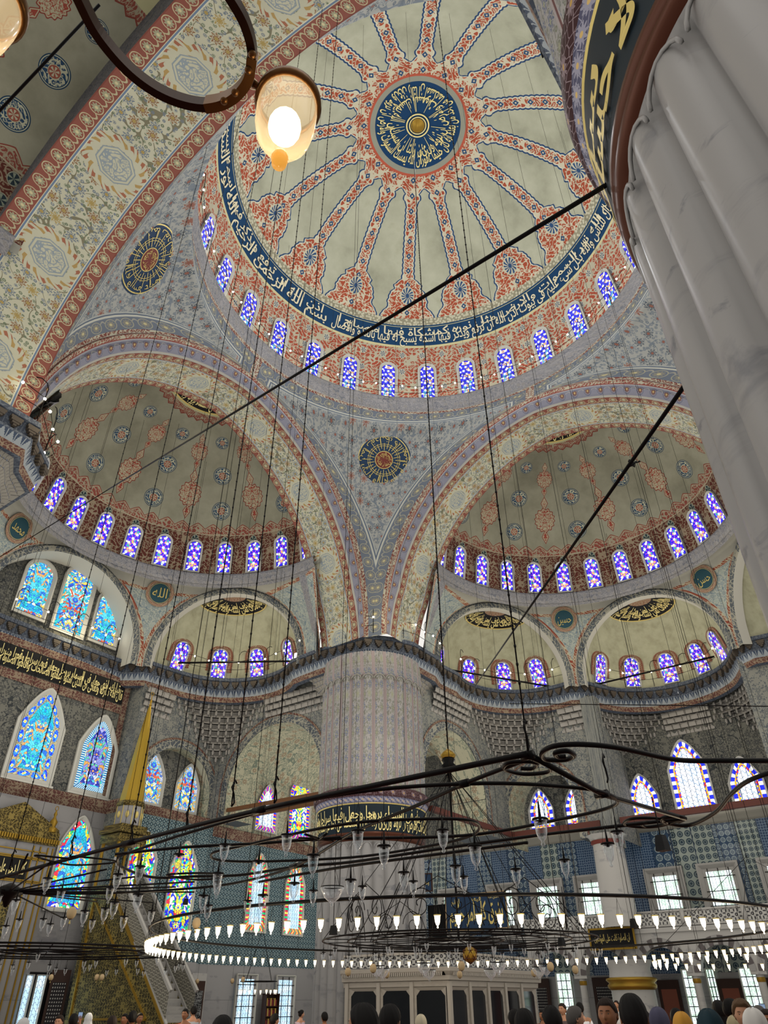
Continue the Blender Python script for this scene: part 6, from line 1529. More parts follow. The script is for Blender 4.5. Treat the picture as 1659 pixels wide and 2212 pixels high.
hub = onz(20, 1926, NZ)-nc.location
mb = MB(); mb.lathe([(.02, .18), (.16, .12), (.3, .03), (.3, -.05), (.12, -.14), (.04, -.3), (.01, -.32)], 16, tuple(hub)); mb.build('hub', IRON, nc)
for x, y in ((230, 1878), (300, 1893), (420, 1905), (420, 1927), (330, 1950), (210, 1948), (110, 1862), (60, 1845), (140, 1985), (380, 1916), (-40, 1990), (-60, 1900)):
    mb = MB(); mb.tube([hub, onz(x, y, NZ)-nc.location], .018, 5); mb.build('spoke', IRON, nc)
mb = MB(); c0 = onz(690, 1812, NZ)-nc.location
for k in range(6):
    a = 2*PI*k/6; mb.tube([c0, c0+Vector((.34*cos(a), .34*sin(a), .02))], .02, 5)
mb.build('iron_flower', IRON, nc)
nb = [(485, 1825), (559, 1861), (619, 1804), (678, 1848), (472, 1887), (470, 1905), (635, 1908), (439, 1935), (450, 1956), (536, 1946), (569, 1934), (677, 1924), (757, 1901), (783, 1915), (774, 1795), (830, 1828), (873, 1885), (893, 1904), (956, 1794), (984, 1871), (1001, 1894), (1025, 1828), (1113, 1878), (1220, 1858), (1167, 1770), (1313, 1823), (1333, 1797), (5, 1909), (104, 1892), (133, 1924), (34, 1944), (253, 1889), (239, 1918), (305, 1872), (386, 1846), (299, 1932), (248, 1949), (228, 1962), (268, 1980), (329, 1968), (184, 1968), (199, 1987), (94, 1985), (109, 1996), (42, 1986), (14, 2000), (139, 1982)]
BP = []
for i in range(len(BARP)-1):
    if (BARP[i+1]-BARP[i]).length < 2.5:
        for k in range(8): BP.append(BARP[i].lerp(BARP[i+1], k/8))
def snap(px, py):
    d = ray(px, py); best = None
    for P in BP:
        t = ((P-CAM).x*d.x+(P-CAM).y*d.y)/(d.x*d.x+d.y*d.y); q = CAM+d*t; off = math.hypot(q.x-P.x, q.y-P.y); drop = NZ-q.z
        c = off*12+(0 if .42 < drop < .8 else abs(drop-.6)*2.5)
        if best is None or c < best[0]: best = (c, Vector((P.x, P.y, min(q.z, NZ-.34))))
    return best[1]
for i, (x, y) in enumerate(sorted(nb)):
    near = 'left part' if x < 350 else 'middle' if x < 900 else 'right part'; p = snap(x, y)
    c = put_lamp('near', p, 'clear unlit lamp hanging from the %s of the near chandelier, %s from the left' % (near, ordn(i+1)), 'clear lamps of the near chandelier', 1.0)
    if NZ-p.z > .43: mb = MB(); mb.tube([(0, 0, .4), (0, 0, NZ-p.z)], .0035, 4); mb.build('hook_wire', M['black'], c)
bowl(snap(718, 1916), 1.55, 'wide clear glass bowl hanging on three chains before the central marble shaft', None, NZ-snap(718, 1916).z)
egg(snap(154, 1972), .085, 'pale ostrich egg with a tassel hanging left of the minbar', None, NZ-snap(154, 1972).z); egg(snap(424, 1994), .085, 'pale ostrich egg with a tassel hanging right of the minbar', None, NZ-snap(424, 1994).z)
# speakers
for i, (x, y, z, s, lab) in enumerate(((1430, 1822, 3.3, .085, 'black loudspeaker hanging from the right scroll of the near chandelier'), (401, 1948, 3.3, .05, 'small black loudspeaker left of the yellow bordered windows'), (720, 2010, 3.1, .09, 'black loudspeaker before the central marble shaft'), (1213, 2035, 2.9, .09, 'black loudspeaker below the gallery balustrade'), (1369, 1995, 3.2, .09, 'black loudspeaker right of the gold framed board'))):
    e = empty('loudspeaker', onz(x, y, z)); tag(e, lab, 'speaker', 'hanging loudspeakers'); mb = MB(); mb.lathe([(s*.75, s*1.1), (s*.95, s*.2), (s*1.1, -s), (.01, -s)], 4, a0=.5, a1=2*PI+.5); mb.build('case', M['blackpaint'], e, False); mb = MB(); mb.tube([(0, 0, s), (0, 0, NZ-z if i < 2 else roof(e.location.x, e.location.y)-z)], .008, 4); mb.build('hanger', IRON, e)
# ---- ropes and rods
def rope(x, y, z0, lab, grp, r=.006, beads=False, top=None):
    zt = top or roof(x, y)
    if zt == 17.6: return None
    mb = MB(); mb.tube([(0, 0, 0), (0, 0, (zt-z0)*.5), (0, 0, zt-z0)], r, 5)
    o = mb.build('hanging_chain' if beads else 'hanging_cable', M['black']); o.location = (x, y, z0)
    if beads:
        mb = MB(); z = .3
        while z < min(zt-z0, 30): mb.sphere((0, 0, z), r*1.9, 5, 4, 0, 1.6); z += .22
        b = mb.build('link', M['black'], o); b['kind'] = 'stuff'
    return tag(o, lab, 'cable', grp)
for i, (px, py) in enumerate(((20, 1878), (150, 1850), (280, 1820), (400, 1795), (500, 1742), (592, 1735), (1140, 1622), (1312, 1690))):
    p = onz(px, py, NZ); rope(p.x, p.y, NZ, 'heavy beaded chain holding the near chandelier, %s from the left' % ordw(i), 'chains of the near chandelier', .009, True)
    mb = MB(); mb.tube([p, p+Vector((.04, 0, .05)), p+Vector((.02, 0, .16)), p+Vector((-.03, 0, .24)), p+Vector((.02, 0, .34)), p+Vector((.05, 0, .3))], .012, 6); h = mb.build('iron_hook', IRON); tag(h, 'iron hook at the foot of the %s chain of the near chandelier' % ordw(i), 'hook', 'hooks of the near chandelier')
for k in range(24):
    a = 2*PI*k/24; x, y = GC.x+GR*cos(a), GC.y+GR*sin(a); rope(x, y, GZ, 'thin black cable holding the great ring of lit lamps', 'cables of the great ring', .0065)
rope(WC.x, WC.y, WC.z+5.2, 'thick chain from the crown of the dome to the inner wheel', None, .018, True)
for k in range(14):
    a = 2*PI*k/14; rope(DCn.x+4.6*cos(a), DCn.y+4.6*sin(a), DCn.z, 'thin cable holding the dark chandelier before the mihrab', 'cables of the dark chandelier', .0075)
for i, (x, y) in enumerate(((14.5, 6.5), (16.5, 4.0), (18, 1), (19, -3), (16, -6), (8.5, 16.5), (6.5, 18), (3.5, 19.5), (9.5, 19.5), (11, 9.5), (20.5, 6.0), (22, 3.5), (22.5, .5), (22, -2.5), (18.5, 8.5), (-6, 19))):
    rope(x, y, 3.3, 'thin cable hanging in the half dome in front of the niches, beyond the great ring', 'far cables', .008)
def rod(p0, p1, r, lab, nm='tie_rod'):
    mb = MB(); mb.tube([p0, p1], r, 8); return tag(mb.build(nm, M['black']), lab, 'rod')
rod(atd(1345, 378, 8.5), atd(233, 1058, 34), .028, 'long black cable running from the nearest pier down to the left')
rod(atd(233, 1058, 34), atd(-60, 1240, 38), .02, 'black cable continuing to the left edge under the left half dome')
rod(atd(1500, 802, 7), atd(1010, 1505, 33), .022, 'black cable slanting from the nearest pier to the cornice right of the central pier')
rod(atd(215, 10, 8), atd(-30, 270, 8), .014, 'thin black cable in the top left corner')
rod(atd(1100, 1520, 25), atd(1700, 1526, 22), .014, 'thin black wire crossing the right niches below the cornice')
rod(onz(385, 1432, 19.0), onz(645, 1428, 19.0), .06, 'iron tie rod across the niche left of the central pier'); rod(onz(948, 1443, 19.0), onz(1195, 1484, 19.0), .06, 'iron tie rod across the niche right of the central pier'); rod(onz(1290, 1478, 19.0), onz(1543, 1418, 19.0), .06, 'iron tie rod across the middle niche of the gallery side')
# floodlight
e = empty('floodlight', onz(645, 1427, 19.15)+Vector((-.5, -.4, 0))); tag(e, 'small white floodlight on the cornice left of the central pier', 'floodlight'); mb = MB(); mb.box((0, 0, 0), (.2, .1, .16)); mb.build('housing', M['black'], e, False); mb = MB(); mb.grid(lambda a, b: (-.21, -.1+.2*a, -.15+.3*b) and (Vector((-.21, -.1+.2*a, -.15+.3*b)), (a, b)), 1, 1); mb.build('lit_face', M['starlight'], e)
# ---- string lights on posts along the cornices and the dome ledge
def resample(pts, step):
    L = [0]
    for i in range(1, len(pts)): L.append(L[-1]+math.dist(pts[i], pts[i-1]))
    out = []; s = 0
    while s <= L[-1]:
        i = max(j for j in range(len(L)-1) if L[j] <= s+1e-9); t = (s-L[i])/max(L[i+1]-L[i], 1e-6); out.append((lerp(pts[i][0], pts[i+1][0], t), lerp(pts[i][1], pts[i+1][1], t))); s += step
    return out
def stringlight(pts, z, lab, step=.95, post=2, rad=.055, hook=True):
    P = resample(pts, step); e = empty('string_lights', (P[0][0], P[0][1], z)); tag(e, lab, 'string lights', 'string lights'); o = e.location
    mb = MB(); q = [Vector((x, y, z+1.05+.12*((i*3) % 2)))-o for i, (x, y) in enumerate(P)]; mb.tube(q, .014, 4); mb.build('upper_wire', IRON, e)
    mb = MB(); q2 = [Vector((x, y, z+.5))-o for x, y in P]; mb.tube(q2, .014, 4); mb.build('lower_wire', IRON, e)
    for i, v in enumerate(q): mb = MB(); mb.sphere(tuple(v-Vector((0, 0, .05))), rad, 8, 6); mb.build('bulb', M['starlight'], e)
    for i in range(0, len(P), post):
        x, y = P[i]; j = min(i+1, len(P)-1) if i+1 < len(P) else i-1; d = (Vector(P[j])-Vector(P[i])).normalized(); b = Vector((x, y, z))-o; mb = MB()
        top = [b, b+Vector((0, 0, 1.2)), b+Vector((0, 0, 1.5)), b+Vector((d.x*.12, d.y*.12, 1.72)), b+Vector((d.x*.35, d.y*.35, 1.78)), b+Vector((d.x*.55, d.y*.55, 1.68))] if hook else [b, b+Vector((0, 0, 1.1))]
        mb.tube(top, .02, 5); mb.build('post', IRON, e)
    return e
stringlight([(-2.6, 25.7), (5.0, 25.7)], 18.9, 'string of small lights on posts along the cornice above the mihrab wall')
stringlight(arc(7.35, 20.1, 4.1, 86, -34, 16)+[(10.65, 16.6)], 18.9, 'string of small lights on posts along the niche left of the central pier')
stringlight([(10.4, 15.0), (10.5, 11.6), (11.8, 10.6), (13.2, 10.1), (15.8, 10.1), (17, 10.5)], 18.9, 'string of small lights on posts above the central pier')
stringlight(arc(20.15, 6.55, 4.05, 106, -12, 16)+[(24.8, 4.6)], 18.9, 'string of small lights on posts along the niche right of the central pier')
stringlight(arc(24.65, 0, 4.15, 70, -55, 16), 18.9, 'string of small lights on posts along the middle niche of the gallery side')
stringlight([(-8.8, 15), (-8.8, 12.2), (-9.8, 11.3), (-10.3, 10.4), (-12, 10.4)], 18.9, 'string of small lights on posts above the left pier', .9)
stringlight([(11.1*cos(R(a)), 11.1*sin(R(a))) for a in range(-60, 175, 5)], 33.0, 'string of small lights on posts round the ledge of the central dome', .85, 3, .05)
stringlight([(-9.5, -10.2), (-9.5, -9.4), (-12.5, -9.35)], 18.9, 'string of small lights on the cornice of the nearest pier', .9, 2, .03, False)
# ---- foreground bracket with its lamp, and a second lamp cut by the left edge
BZ = 3.25; fb = empty('ring_bracket', onz(400, 100, BZ)); tag(fb, 'dark bronze hoop close to the viewer at the top left, carrying a lit lamp', 'lamp bracket')
def fpath(pts): return [onz(x, y, BZ)-fb.location for x, y in pts]
def cr(P):
    Q = []; n = len(P)
    for i in range(n-1):
        p0, p1, p2, p3 = P[max(i-1, 0)], P[i], P[i+1], P[min(i+2, n-1)]
        for k in range(8): t = k/8; Q.append(.5*((2*p1)+(p2-p0)*t+(2*p0-5*p1+4*p2-p3)*t*t+(3*p1-p0-3*p2+p3)*t**3))
    return Q+[P[-1]]
BR = plain('dark_bronze', '3a2518', .35, .6); BRL = plain('worn_brass', '7a5530', .32, .7)
mb = MB(); mb.tube(cr(fpath([(120, -120), (170, -10), (215, 75), (285, 155), (360, 205), (440, 226), (500, 210), (538, 165), (545, 110), (530, 50), (500, -5), (460, -60), (380, -110)])), .0185, 4, flat=(.62, 1.25)); mb.build('hoop', BR, fb, False)
mb = MB(); mb.tube(cr(fpath([(445, 226), (480, 219), (512, 200), (538, 165), (546, 118)])), .0215, 4, flat=(.66, 1.3)); cl = mb.build('brass_clamp', BRL, fb, False)
for x, y in ((484, 218), (508, 200), (537, 152), (545, 118)): p = onz(x, y, BZ-.02)-fb.location; mb = MB(); mb.sphere(tuple(p), .0085, 10, 8); mb.build('rivet', BRL, cl)
def biglamp(px, py, lab, z=BZ-.02):
    p = onz(px, py, z); e = empty('lit_lamp', p); tag(e, lab, 'lamp', None); r = .062
    mb = MB(); mb.lathe([(r*1.0, .03), (r*1.1, .02), (r*1.12, 0), (r*1.0, -.006), (r*.9, .0)], 32); mb.build('brass_ring', BRL, e)
    mb = MB(); mb.lathe([(r*.97, .0), (r*1.0, -.03), (r*.97, -.08), (r*.85, -.125), (r*.55, -.165), (r*.22, -.185), (r*.17, -.2), (r*.25, -.21), (r*.22, -.228), (.001, -.235)], 32); mb.build('glass_cup', M['foreglass'], e)
    mb = MB(); mb.sphere((0, 0, -.09), .033, 16, 12, 0, 1.5); mb.build('bulb', M['forebulb'], e)
    mb = MB(); mb.lathe([(r*.2, -.195), (r*.27, -.21), (r*.22, -.232), (.001, -.238)], 16); mb.build('amber_tip', plain('amber_glass', 'c98a30', .2, 0, 'e8a040', .8), e)
    lamp(tuple(p+Vector((0, 0, -.09))), 1.2, (1, .75, .4)); return e
fg = bpy.data.materials.new('warm_lamp_glass'); fg.use_nodes = True; nt = fg.node_tree; bs = nt.nodes['Principled BSDF']; bs.inputs['Base Color'].default_value = (.75, .55, .3, 1); bs.inputs['Roughness'].default_value = .15; bs.inputs['Alpha'].default_value = .55; bs.inputs['Emission Color'].default_value = (1, .72, .38, 1); bs.inputs['Emission Strength'].default_value = .55; fg.cycles.emission_sampling = 'NONE'; M['foreglass'] = fg
M['forebulb'] = plain('warm_bulb', 'ffffff', .5, 0, 'ffe9b8', 9); M['forebulb'].cycles.emission_sampling = 'NONE'
biglamp(622, 228, 'lit egg shaped glass lamp close to the viewer at the top left')
mb = MB(); mb.tube([onz(546, 180, BZ)-fb.location, onz(572, 196, BZ)-fb.location], .008, 8); mb.build('lamp_arm', BRL, fb)
biglamp(-28, 10, 'lit glass lamp cut off by the left edge near the top')
# ---- bird
bd = empty('bird', atd(1366, 1003, 24)); tag(bd, 'small dark bird in flight before the right half dome', 'bird')
mb = MB(); mb.lathe([(.001, -.17), (.03, -.13), (.055, -.03), (.055, .05), (.035, .11), (.03, .14), (.02, .17), (.001, .2)], 10); b = mb.build('body', M['black'], bd); b.rotation_euler = (R(60), 0, R(20))
for s in (-1, 1): mb = MB(); mb.poly([(0, .05, .02), (s*.12, .09, .09), (s*.27, .0, .04), (s*.14, -.05, .05), (0, -.06, .01)]); mb.poly([(0, .05, .012), (s*.12, .09, .082), (s*.27, .0, .034), (s*.14, -.05, .042), (0, -.06, .002)][::-1]); mb.build('wing', M['black'], bd, False)
mb = MB(); mb.poly([(-.015, -.12, 0), (.015, -.12, 0), (.05, -.26, .01), (-.05, -.26, .01)]); mb.poly([(-.015, -.12, -.006), (-.05, -.26, .004), (.05, -.26, .004), (.015, -.12, -.006)]); mb.build('tail', M['black'], bd, False)
# ------------------------------------------------------------------ people
SK = {k: plain('skin_'+k, c, .55) for k, c in (('fair', 'c08a6a'), ('tan', '9a6646'), ('brown', '6e4630'))}
HAIRC = {k: plain('hair_'+k, c, .7) for k, c in (('black', '0d0b0b'), ('brown', '2a1c14'), ('blond', '5c4228'), ('grey', '55504c'))}
CLO = {}
def cloth(h):
    if h not in CLO: CLO[h] = plain('cloth_'+h, h, .85)
    return CLO[h]
EYEW, EYEB, LIP = plain('eye_white', 'cfc8c0', .3), plain('eye_dark', '120c0a', .3), plain('lips', '7a4038', .5)
def headpt(az, el, k=0):
    """head surface, face towards +x, centre at 0; 0.115 half height; k inflates"""
    ca, sa, ce, se = cos(az), sin(az), cos(el), sin(el)
    c2 = ce**.82 if se > 0 else ce
    x, y, z = c2*ca, c2*sa, se
    wx, wy, wz = .096, .077, .112
    jaw = max(0, -z); front = max(0, x)
    y *= 1-.30*jaw*(.5+.5*front); x *= 1-.10*jaw*(1-front)
    X_ = x*wx*(1.0 if x > 0 else 1.04); Y_ = y*wy; Z_ = z*wz
    if x > 0:
        nose = math.exp(-((az)/.13)**2-((el+.10)/.20)**2)*.022+math.exp(-((az)/.16)**2-((el+.22)/.09)**2)*.012
        sock = math.exp(-((abs(az)-.36)/.18)**2-((el-.08)/.12)**2)*.010
        brow = math.exp(-((abs(az)-.3)/.3)**2-((el-.26)/.09)**2)*.005
        lips = math.exp(-((az)/.24)**2-((el+.52)/.07)**2)*.005; chin = math.exp(-((az)/.3)**2-((el+.95)/.2)**2)*.010
        cheek = math.exp(-((abs(az)-.7)/.3)**2-((el+.25)/.25)**2)*.003
        X_ += nose-sock+brow+lips+chin; Y_ += math.copysign(cheek, y)
    l = sqrt(X_*X_+Y_*Y_+Z_*Z_); f = (l+k)/l
    return Vector((X_*f, Y_*f, Z_*f))
def skinmesh(chains, name):
    """one continuous surface grown with a Skin modifier. chains: verts [(x,y,z,r)], edges"""
    V_, E_ = chains; me = bpy.data.meshes.new(name); me.from_pydata([v[:3] for v in V_], E_, []); o = bpy.data.objects.new(name, me); COL.objects.link(o)
    md = o.modifiers.new('s', 'SKIN'); md.use_smooth_shade = True; me.skin_vertices[0].data[0].use_root = True
    for i, v in enumerate(V_): me.skin_vertices[0].data[i].radius = (v[3], v[3] if len(v) < 5 else v[4])
    o.modifiers.new('b', 'SUBSURF').levels = 1
    dg = bpy.context.evaluated_depsgraph_get(); dg.update(); m = bpy.data.meshes.new_from_object(o.evaluated_get(dg)); bpy.data.objects.remove(o); return m
def body(arm):
    """standing figure 1.72 m, facing +x; arm: 'down' or 'up' (right arm raised to hold a phone) or 'front'"""
    V_ = [(0, 0, .98, .13, .10)]; E_ = []
    def add(p, par): V_.append(p); E_.append((par, len(V_)-1)); return len(V_)-1
    s1 = add((0, 0, 1.14, .12, .09), 0); s2 = add((0, 0, 1.3, .135, .10), s1); s3 = add((-.01, 0, 1.42, .10, .08), s2); n1 = add((0, 0, 1.49, .055), s3); n2 = add((.012, 0, 1.55, .055), n1)
    def hand(w, d, u, palm):
        """w wrist index, d direction of the fingers, u across the palm; five separate fingers"""
        wp = Vector(V_[w][:3]); d = Vector(d).normalized(); u = Vector(u).normalized(); cl = d.cross(u)*palm
        pc = add((*(wp+d*.045), .028, .014), w); k = add((*(wp+d*.085), .036, .012), pc)
        for j, (off, ln) in enumerate(((-.027, .062), (-.009, .072), (.009, .068), (.027, .052))):
            b = wp+d*.088+u*off; a = add((*(b+d*.012), .0088), k); c_ = add((*(b+d*(ln*.5)+cl*.012), .008), a); add((*(b+d*(ln*.85)+cl*.034), .0068), c_)
        t1 = add((*(wp+d*.035-u*.034), .011), pc); t2 = add((*(wp+d*.062-u*.055+cl*.01), .0095), t1); add((*(wp+d*.088-u*.058+cl*.025), .008), t2)
    for s in (-1, 1):
        sh = add((-.01, s*.17, 1.40, .062), s3)
        if (arm == 'up' and s < 0) or arm == 'both':
            e = add((.16, s*.27, 1.24, .043), sh); f = add((.24, s*.20, 1.42, .036), e); w = add((.28, s*.13, 1.56, .026), f); hand(w, (.25, -s*.1, 1), (0, s, 0), -1)
        elif arm == 'front' and s < 0:
            e = add((.04, s*.24, 1.13, .043), sh); f = add((.18, s*.2, 1.1, .036), e); w = add((.30, s*.12, 1.16, .026), f); hand(w, (1, .2, .2), (0, s, 0), 1)
        else:
            e = add((-.01, s*.235, 1.13, .043), sh); f = add((.03, s*.25, .98, .036), e); w = add((.06, s*.25, .86, .026), f); hand(w, (.15, 0, -1), (1, 0, 0), s)
        h = add((0, s*.095, .90, .09), 0); k = add((.02, s*.10, .50, .058), h); c = add((0, s*.10, .34, .055), k); a = add((-.015, s*.10, .08, .038), c); t = add((.08, s*.11, .04, .042, .03), a); add((.17, s*.12, .03, .036, .022), t)
    return V_, E_
BODY = {}
def meshjoin(me, mb):
    bm = bmesh.new(); bm.from_mesh(me); off = bm.verts[:]; vs = [bm.verts.new(v) for v in mb.v]
    for f in mb.f:
        try: bm.faces.new([vs[i] for i in f]).smooth = True
        except ValueError: pass
    bm.to_mesh(me); bm.free(); return me
HZ = 1.625
def getbody(arm):
    if arm in BODY: return BODY[arm]
    me = skinmesh(body(arm), 'body'); mb = MB()
    mb.grid(lambda a, b: (Vector((.02, 0, HZ))+headpt(-PI+2*PI*a, -PI/2+PI*b), (a, b)), 44, 30)
    for s in (-1, 1):
        mb.lathe([(.002, -.006), (.018, -.004), (.024, .004), (.016, .009), (.006, .004)], 10, (0, 0, 0)); n0 = 10*0
        k = 11*5
        for i in range(len(mb.v)-k, len(mb.v)): x, y, z = mb.v[i]; mb.v[i] = (.012+x*.8-.012, s*(.076+z), HZ-.005+y*1.35)
    meshjoin(me, mb); BODY[arm] = me; return me
def mshirt(arm, top, name, grow, keep):
    V_, E_ = body(arm); 
    return V_, E_
CL = {}
def clothing(arm, kind):
    """shirt or trousers grown on the same skeleton, a little larger, cut at neck, wrist and ankle"""
    k = (arm, kind)
    if k in CL: return CL[k]
    V_, E_ = body(arm); V2 = []; idx = {}
    def ok(v):
        x, y, z = v[:3]; r = v[3]
        if kind == 'shirt': return z > .86 and r > .03 and not (abs(y) < .06 and z > 1.47) and not (z < .95 and abs(y) < .15 and v is not V_[0])
        return z < 1.0 and abs(y) < .14 and r > .034 or v is V_[0]
    for i, v in enumerate(V_):
        if ok(v): idx[i] = len(V2); g = 1.16 if kind == 'shirt' else 1.22; V2.append((*v[:3], v[3]*g+.006, (v[4] if len(v) > 4 else v[3])*g+.006))
    E2 = [(idx[a], idx[b]) for a, b in E_ if a in idx and b in idx]
    # keep only what hangs together with the root
    comp = {0}; ch = True
    while ch:
        ch = False
        for a, b in E2:
            if (a in comp) != (b in comp): comp |= {a, b}; ch = True
    m = {o: i for i, o in enumerate(sorted(comp))}
    CL[k] = skinmesh(([V2[i] for i in sorted(comp)], [(m[a], m[b]) for a, b in E2 if a in m and b in m]), kind); return CL[k]
HAIRM = {}
def hairmesh(kind):
    if kind in HAIRM: return HAIRM[kind]
    mb = MB(); c = Vector((.02, 0, HZ))
    if kind in ('short', 'curly', 'long', 'bun'):
        def lim(az):   # lowest elevation covered at this azimuth (0 = face)
            a = abs(az); 
            if a < .75: return .62
            if a < 1.25: return .62-(a-.75)*.9
            if a < 1.6: return .12
            return lerp(.0, -.62, min(1, (a-1.6)/.6))
        def f(a, b):
            az = -PI+2*PI*a; lo = lim(az); el = lerp(lo, PI/2, b); th = {'short': .012, 'curly': .024, 'long': .018, 'bun': .013}[kind]*min(1, b*7+.15)
            th += (.005*sin(az*9+el*7)*sin(el*11+az*3) if kind == 'curly' else .0025*sin(az*14+el*5))*min(1, b*5)
            return c+headpt(az, el, th), (a, b)
        mb.grid(f, 48, 16)
        if kind == 'long':
            mb.grid(lambda a, b: (c+Vector((-.085+.05*(1-abs(2*a-1))*-.5+.06*(2*a-1)**2, .085*(2*a-1), .05-.30*b)), (a, b)), 12, 8); mb.grid(lambda a, b: (c+Vector((-.06+.06*(2*a-1)**2, .078*(2*a-1), .05-.30*b)), (a, b)), 12, 8)
        if kind == 'bun': mb.sphere(tuple(c+Vector((-.10, 0, .06))), .04, 12, 8)
    elif kind == 'beard':
        mb.grid(lambda a, b: (c+headpt(-1.45+2.9*a, lerp(-1.15, -.33+.10*cos(2.9*(a-.5)*2), b)-.0, .006*min(1, b*8, (1-b)*8)+.001), (a, b)), 24, 10)
    else:   # scarf: hood with an opening for the face, falling over the shoulders
        def f(a, b):
            az = -PI+2*PI*a; A = abs(az); 
            if b < .6:
                el = lerp(PI/2, -.2, b/.6); p = headpt(az, el, .022+.004*sin(az*5))
                if A < .72 and el < .62: p = headpt(math.copysign(.78, az), min(el, .62), .022)
                return c+p, (a, b)
            t = (b-.6)/.4; p0 = headpt(az if A > .72 else math.copysign(.78, az) if t < .1 else az, -.2, .022); r = lerp(1, 2.0, t**1.3); w = .006*sin(az*8)
            return c+Vector((p0.x*lerp(1, 1.15, t)+w, p0.y*r+w, lerp(p0.z, -.30, t))), (a, b)
        mb.grid(f, 56, 24)
    me = mb.build('tmp', M['black']); m = me.data; bpy.data.objects.remove(me); m.materials.clear(); HAIRM[kind] = m; return m
FACE = {}
def facebits():
    if FACE: return FACE
    c = Vector((.02, 0, HZ)); 
    for nm, r, off in (('eye', .0105, .0), ('iris', .0056, .0066)):
        mb = MB()
        p = c+headpt(.36, .08, -.0065+off*.9); mb.sphere((p.x, p.y, p.z), r, 10, 8); o = mb.build('t', M['black']); FACE[nm] = o.data; o.data.materials.clear(); bpy.data.objects.remove(o)
    mb = MB(); mb.grid(lambda a, b: (c+headpt(-.26+.52*a, -.56+.09*b, .0015), (a, b)), 10, 2); o = mb.build('t', M['black']); FACE['mouth'] = o.data; o.data.materials.clear(); bpy.data.objects.remove(o)
    mb = MB(); mb.grid(lambda a, b: (c+headpt(.16+.42*a, .25+.05*b-.1*(a-.5)**2, .003), (a, b)), 8, 2); o = mb.build('t', M['black']); FACE['eyebrow'] = o.data; o.data.materials.clear(); bpy.data.objects.remove(o)
    return FACE
def part(name, me, mat, parent, scale=None):
    o = bpy.data.objects.new(name, me); COL.objects.link(o); o.parent = parent
    if not me.materials: me.materials.append(mat)
    o.material_slots[0].link = 'OBJECT'; o.material_slots[0].material = mat
    if scale: o.scale = scale
    return o
def person(px, top, w, face, hair, hc, skin, shirt, label, arm='down', scarf=None, beard=False, phone=False, glasses=False, pants='22242c'):
    """px,top: crown of the head in the photo; w head width there; face: heading in degrees relative to looking away from the viewer"""
    dist = .158*1842/w; d = ray(px, top); h = Vector((d.x, d.y, 0)).length; P = CAM+d*(dist/h); Ht = min(max(P.z, 1.56), 1.9)
    s = Ht/1.755; p = empty('person', (P.x, P.y, 0), math.atan2(d.y, d.x)+R(face)); p.scale = (s, s, s); tag(p, label, 'person')
    b = part('body', getbody(arm), SK[skin], p); part('shirt', clothing(arm, 'shirt'), cloth(shirt), p); part('trousers', clothing(arm, 'trousers'), cloth(pants), p)
    if scarf: part('headscarf', hairmesh('scarf'), cloth(scarf), p)
    elif hair: part('hair', hairmesh(hair), HAIRC[hc], p)
    if beard: part('beard', hairmesh('beard'), HAIRC[hc], p)
    F_ = facebits(); eye = []
    for sg in (1, -1):
        e = part('eye', F_['eye'], EYEW, p, (1, sg, 1)); part('iris', F_['iris'], EYEB, e); part('eyebrow', F_['eyebrow'], HAIRC[hc], p, (1, sg, 1))
    part('mouth', F_['mouth'], LIP, p)
    if glasses:
        mb = MB()
        for sg in (1, -1):
            c = Vector((.125, sg*.033, HZ+.008)); mb.tube([c+Vector((0, .024*cos(2*PI*k/14), .018*sin(2*PI*k/14))) for k in range(14)], .002, 4, close=True); mb.poly([tuple(c+Vector((0, .023*cos(2*PI*k/14), .017*sin(2*PI*k/14)))) for k in range(14)]); mb.tube([c+Vector((0, sg*.024, 0)), Vector((.0, sg*.085, HZ+.01))], .002, 4)
        mb.build('glasses', M['blackpaint'], p)
    if phone:
        ph = empty('phone', (0, 0, 0)); q = Matrix.Translation(p.location) @ Matrix.Rotation(p.rotation_euler.z, 4, 'Z') @ Vector((.335*s, -.11*s, 1.685*s)); ph.location = q; ph.rotation_euler = (0, 0, p.rotation_euler.z); tag(ph, 'phone held up at the right edge' if px > 1000 else 'phone held up below the dark opening at the left', 'phone')
        mb = MB(); mb.box((0, 0, 0), (.004, .037, .076)); mb.build('case', M['blackpaint'], ph, False); mb = MB(); mb.grid(lambda a, b: (Vector((-.005, -.034+.068*a, -.07+.14*b)), (a, b)), 1, 1); mb.build('screen', plain('phone_screen', '40506a', .2, 0, '8094b0', .8), ph)
    return p
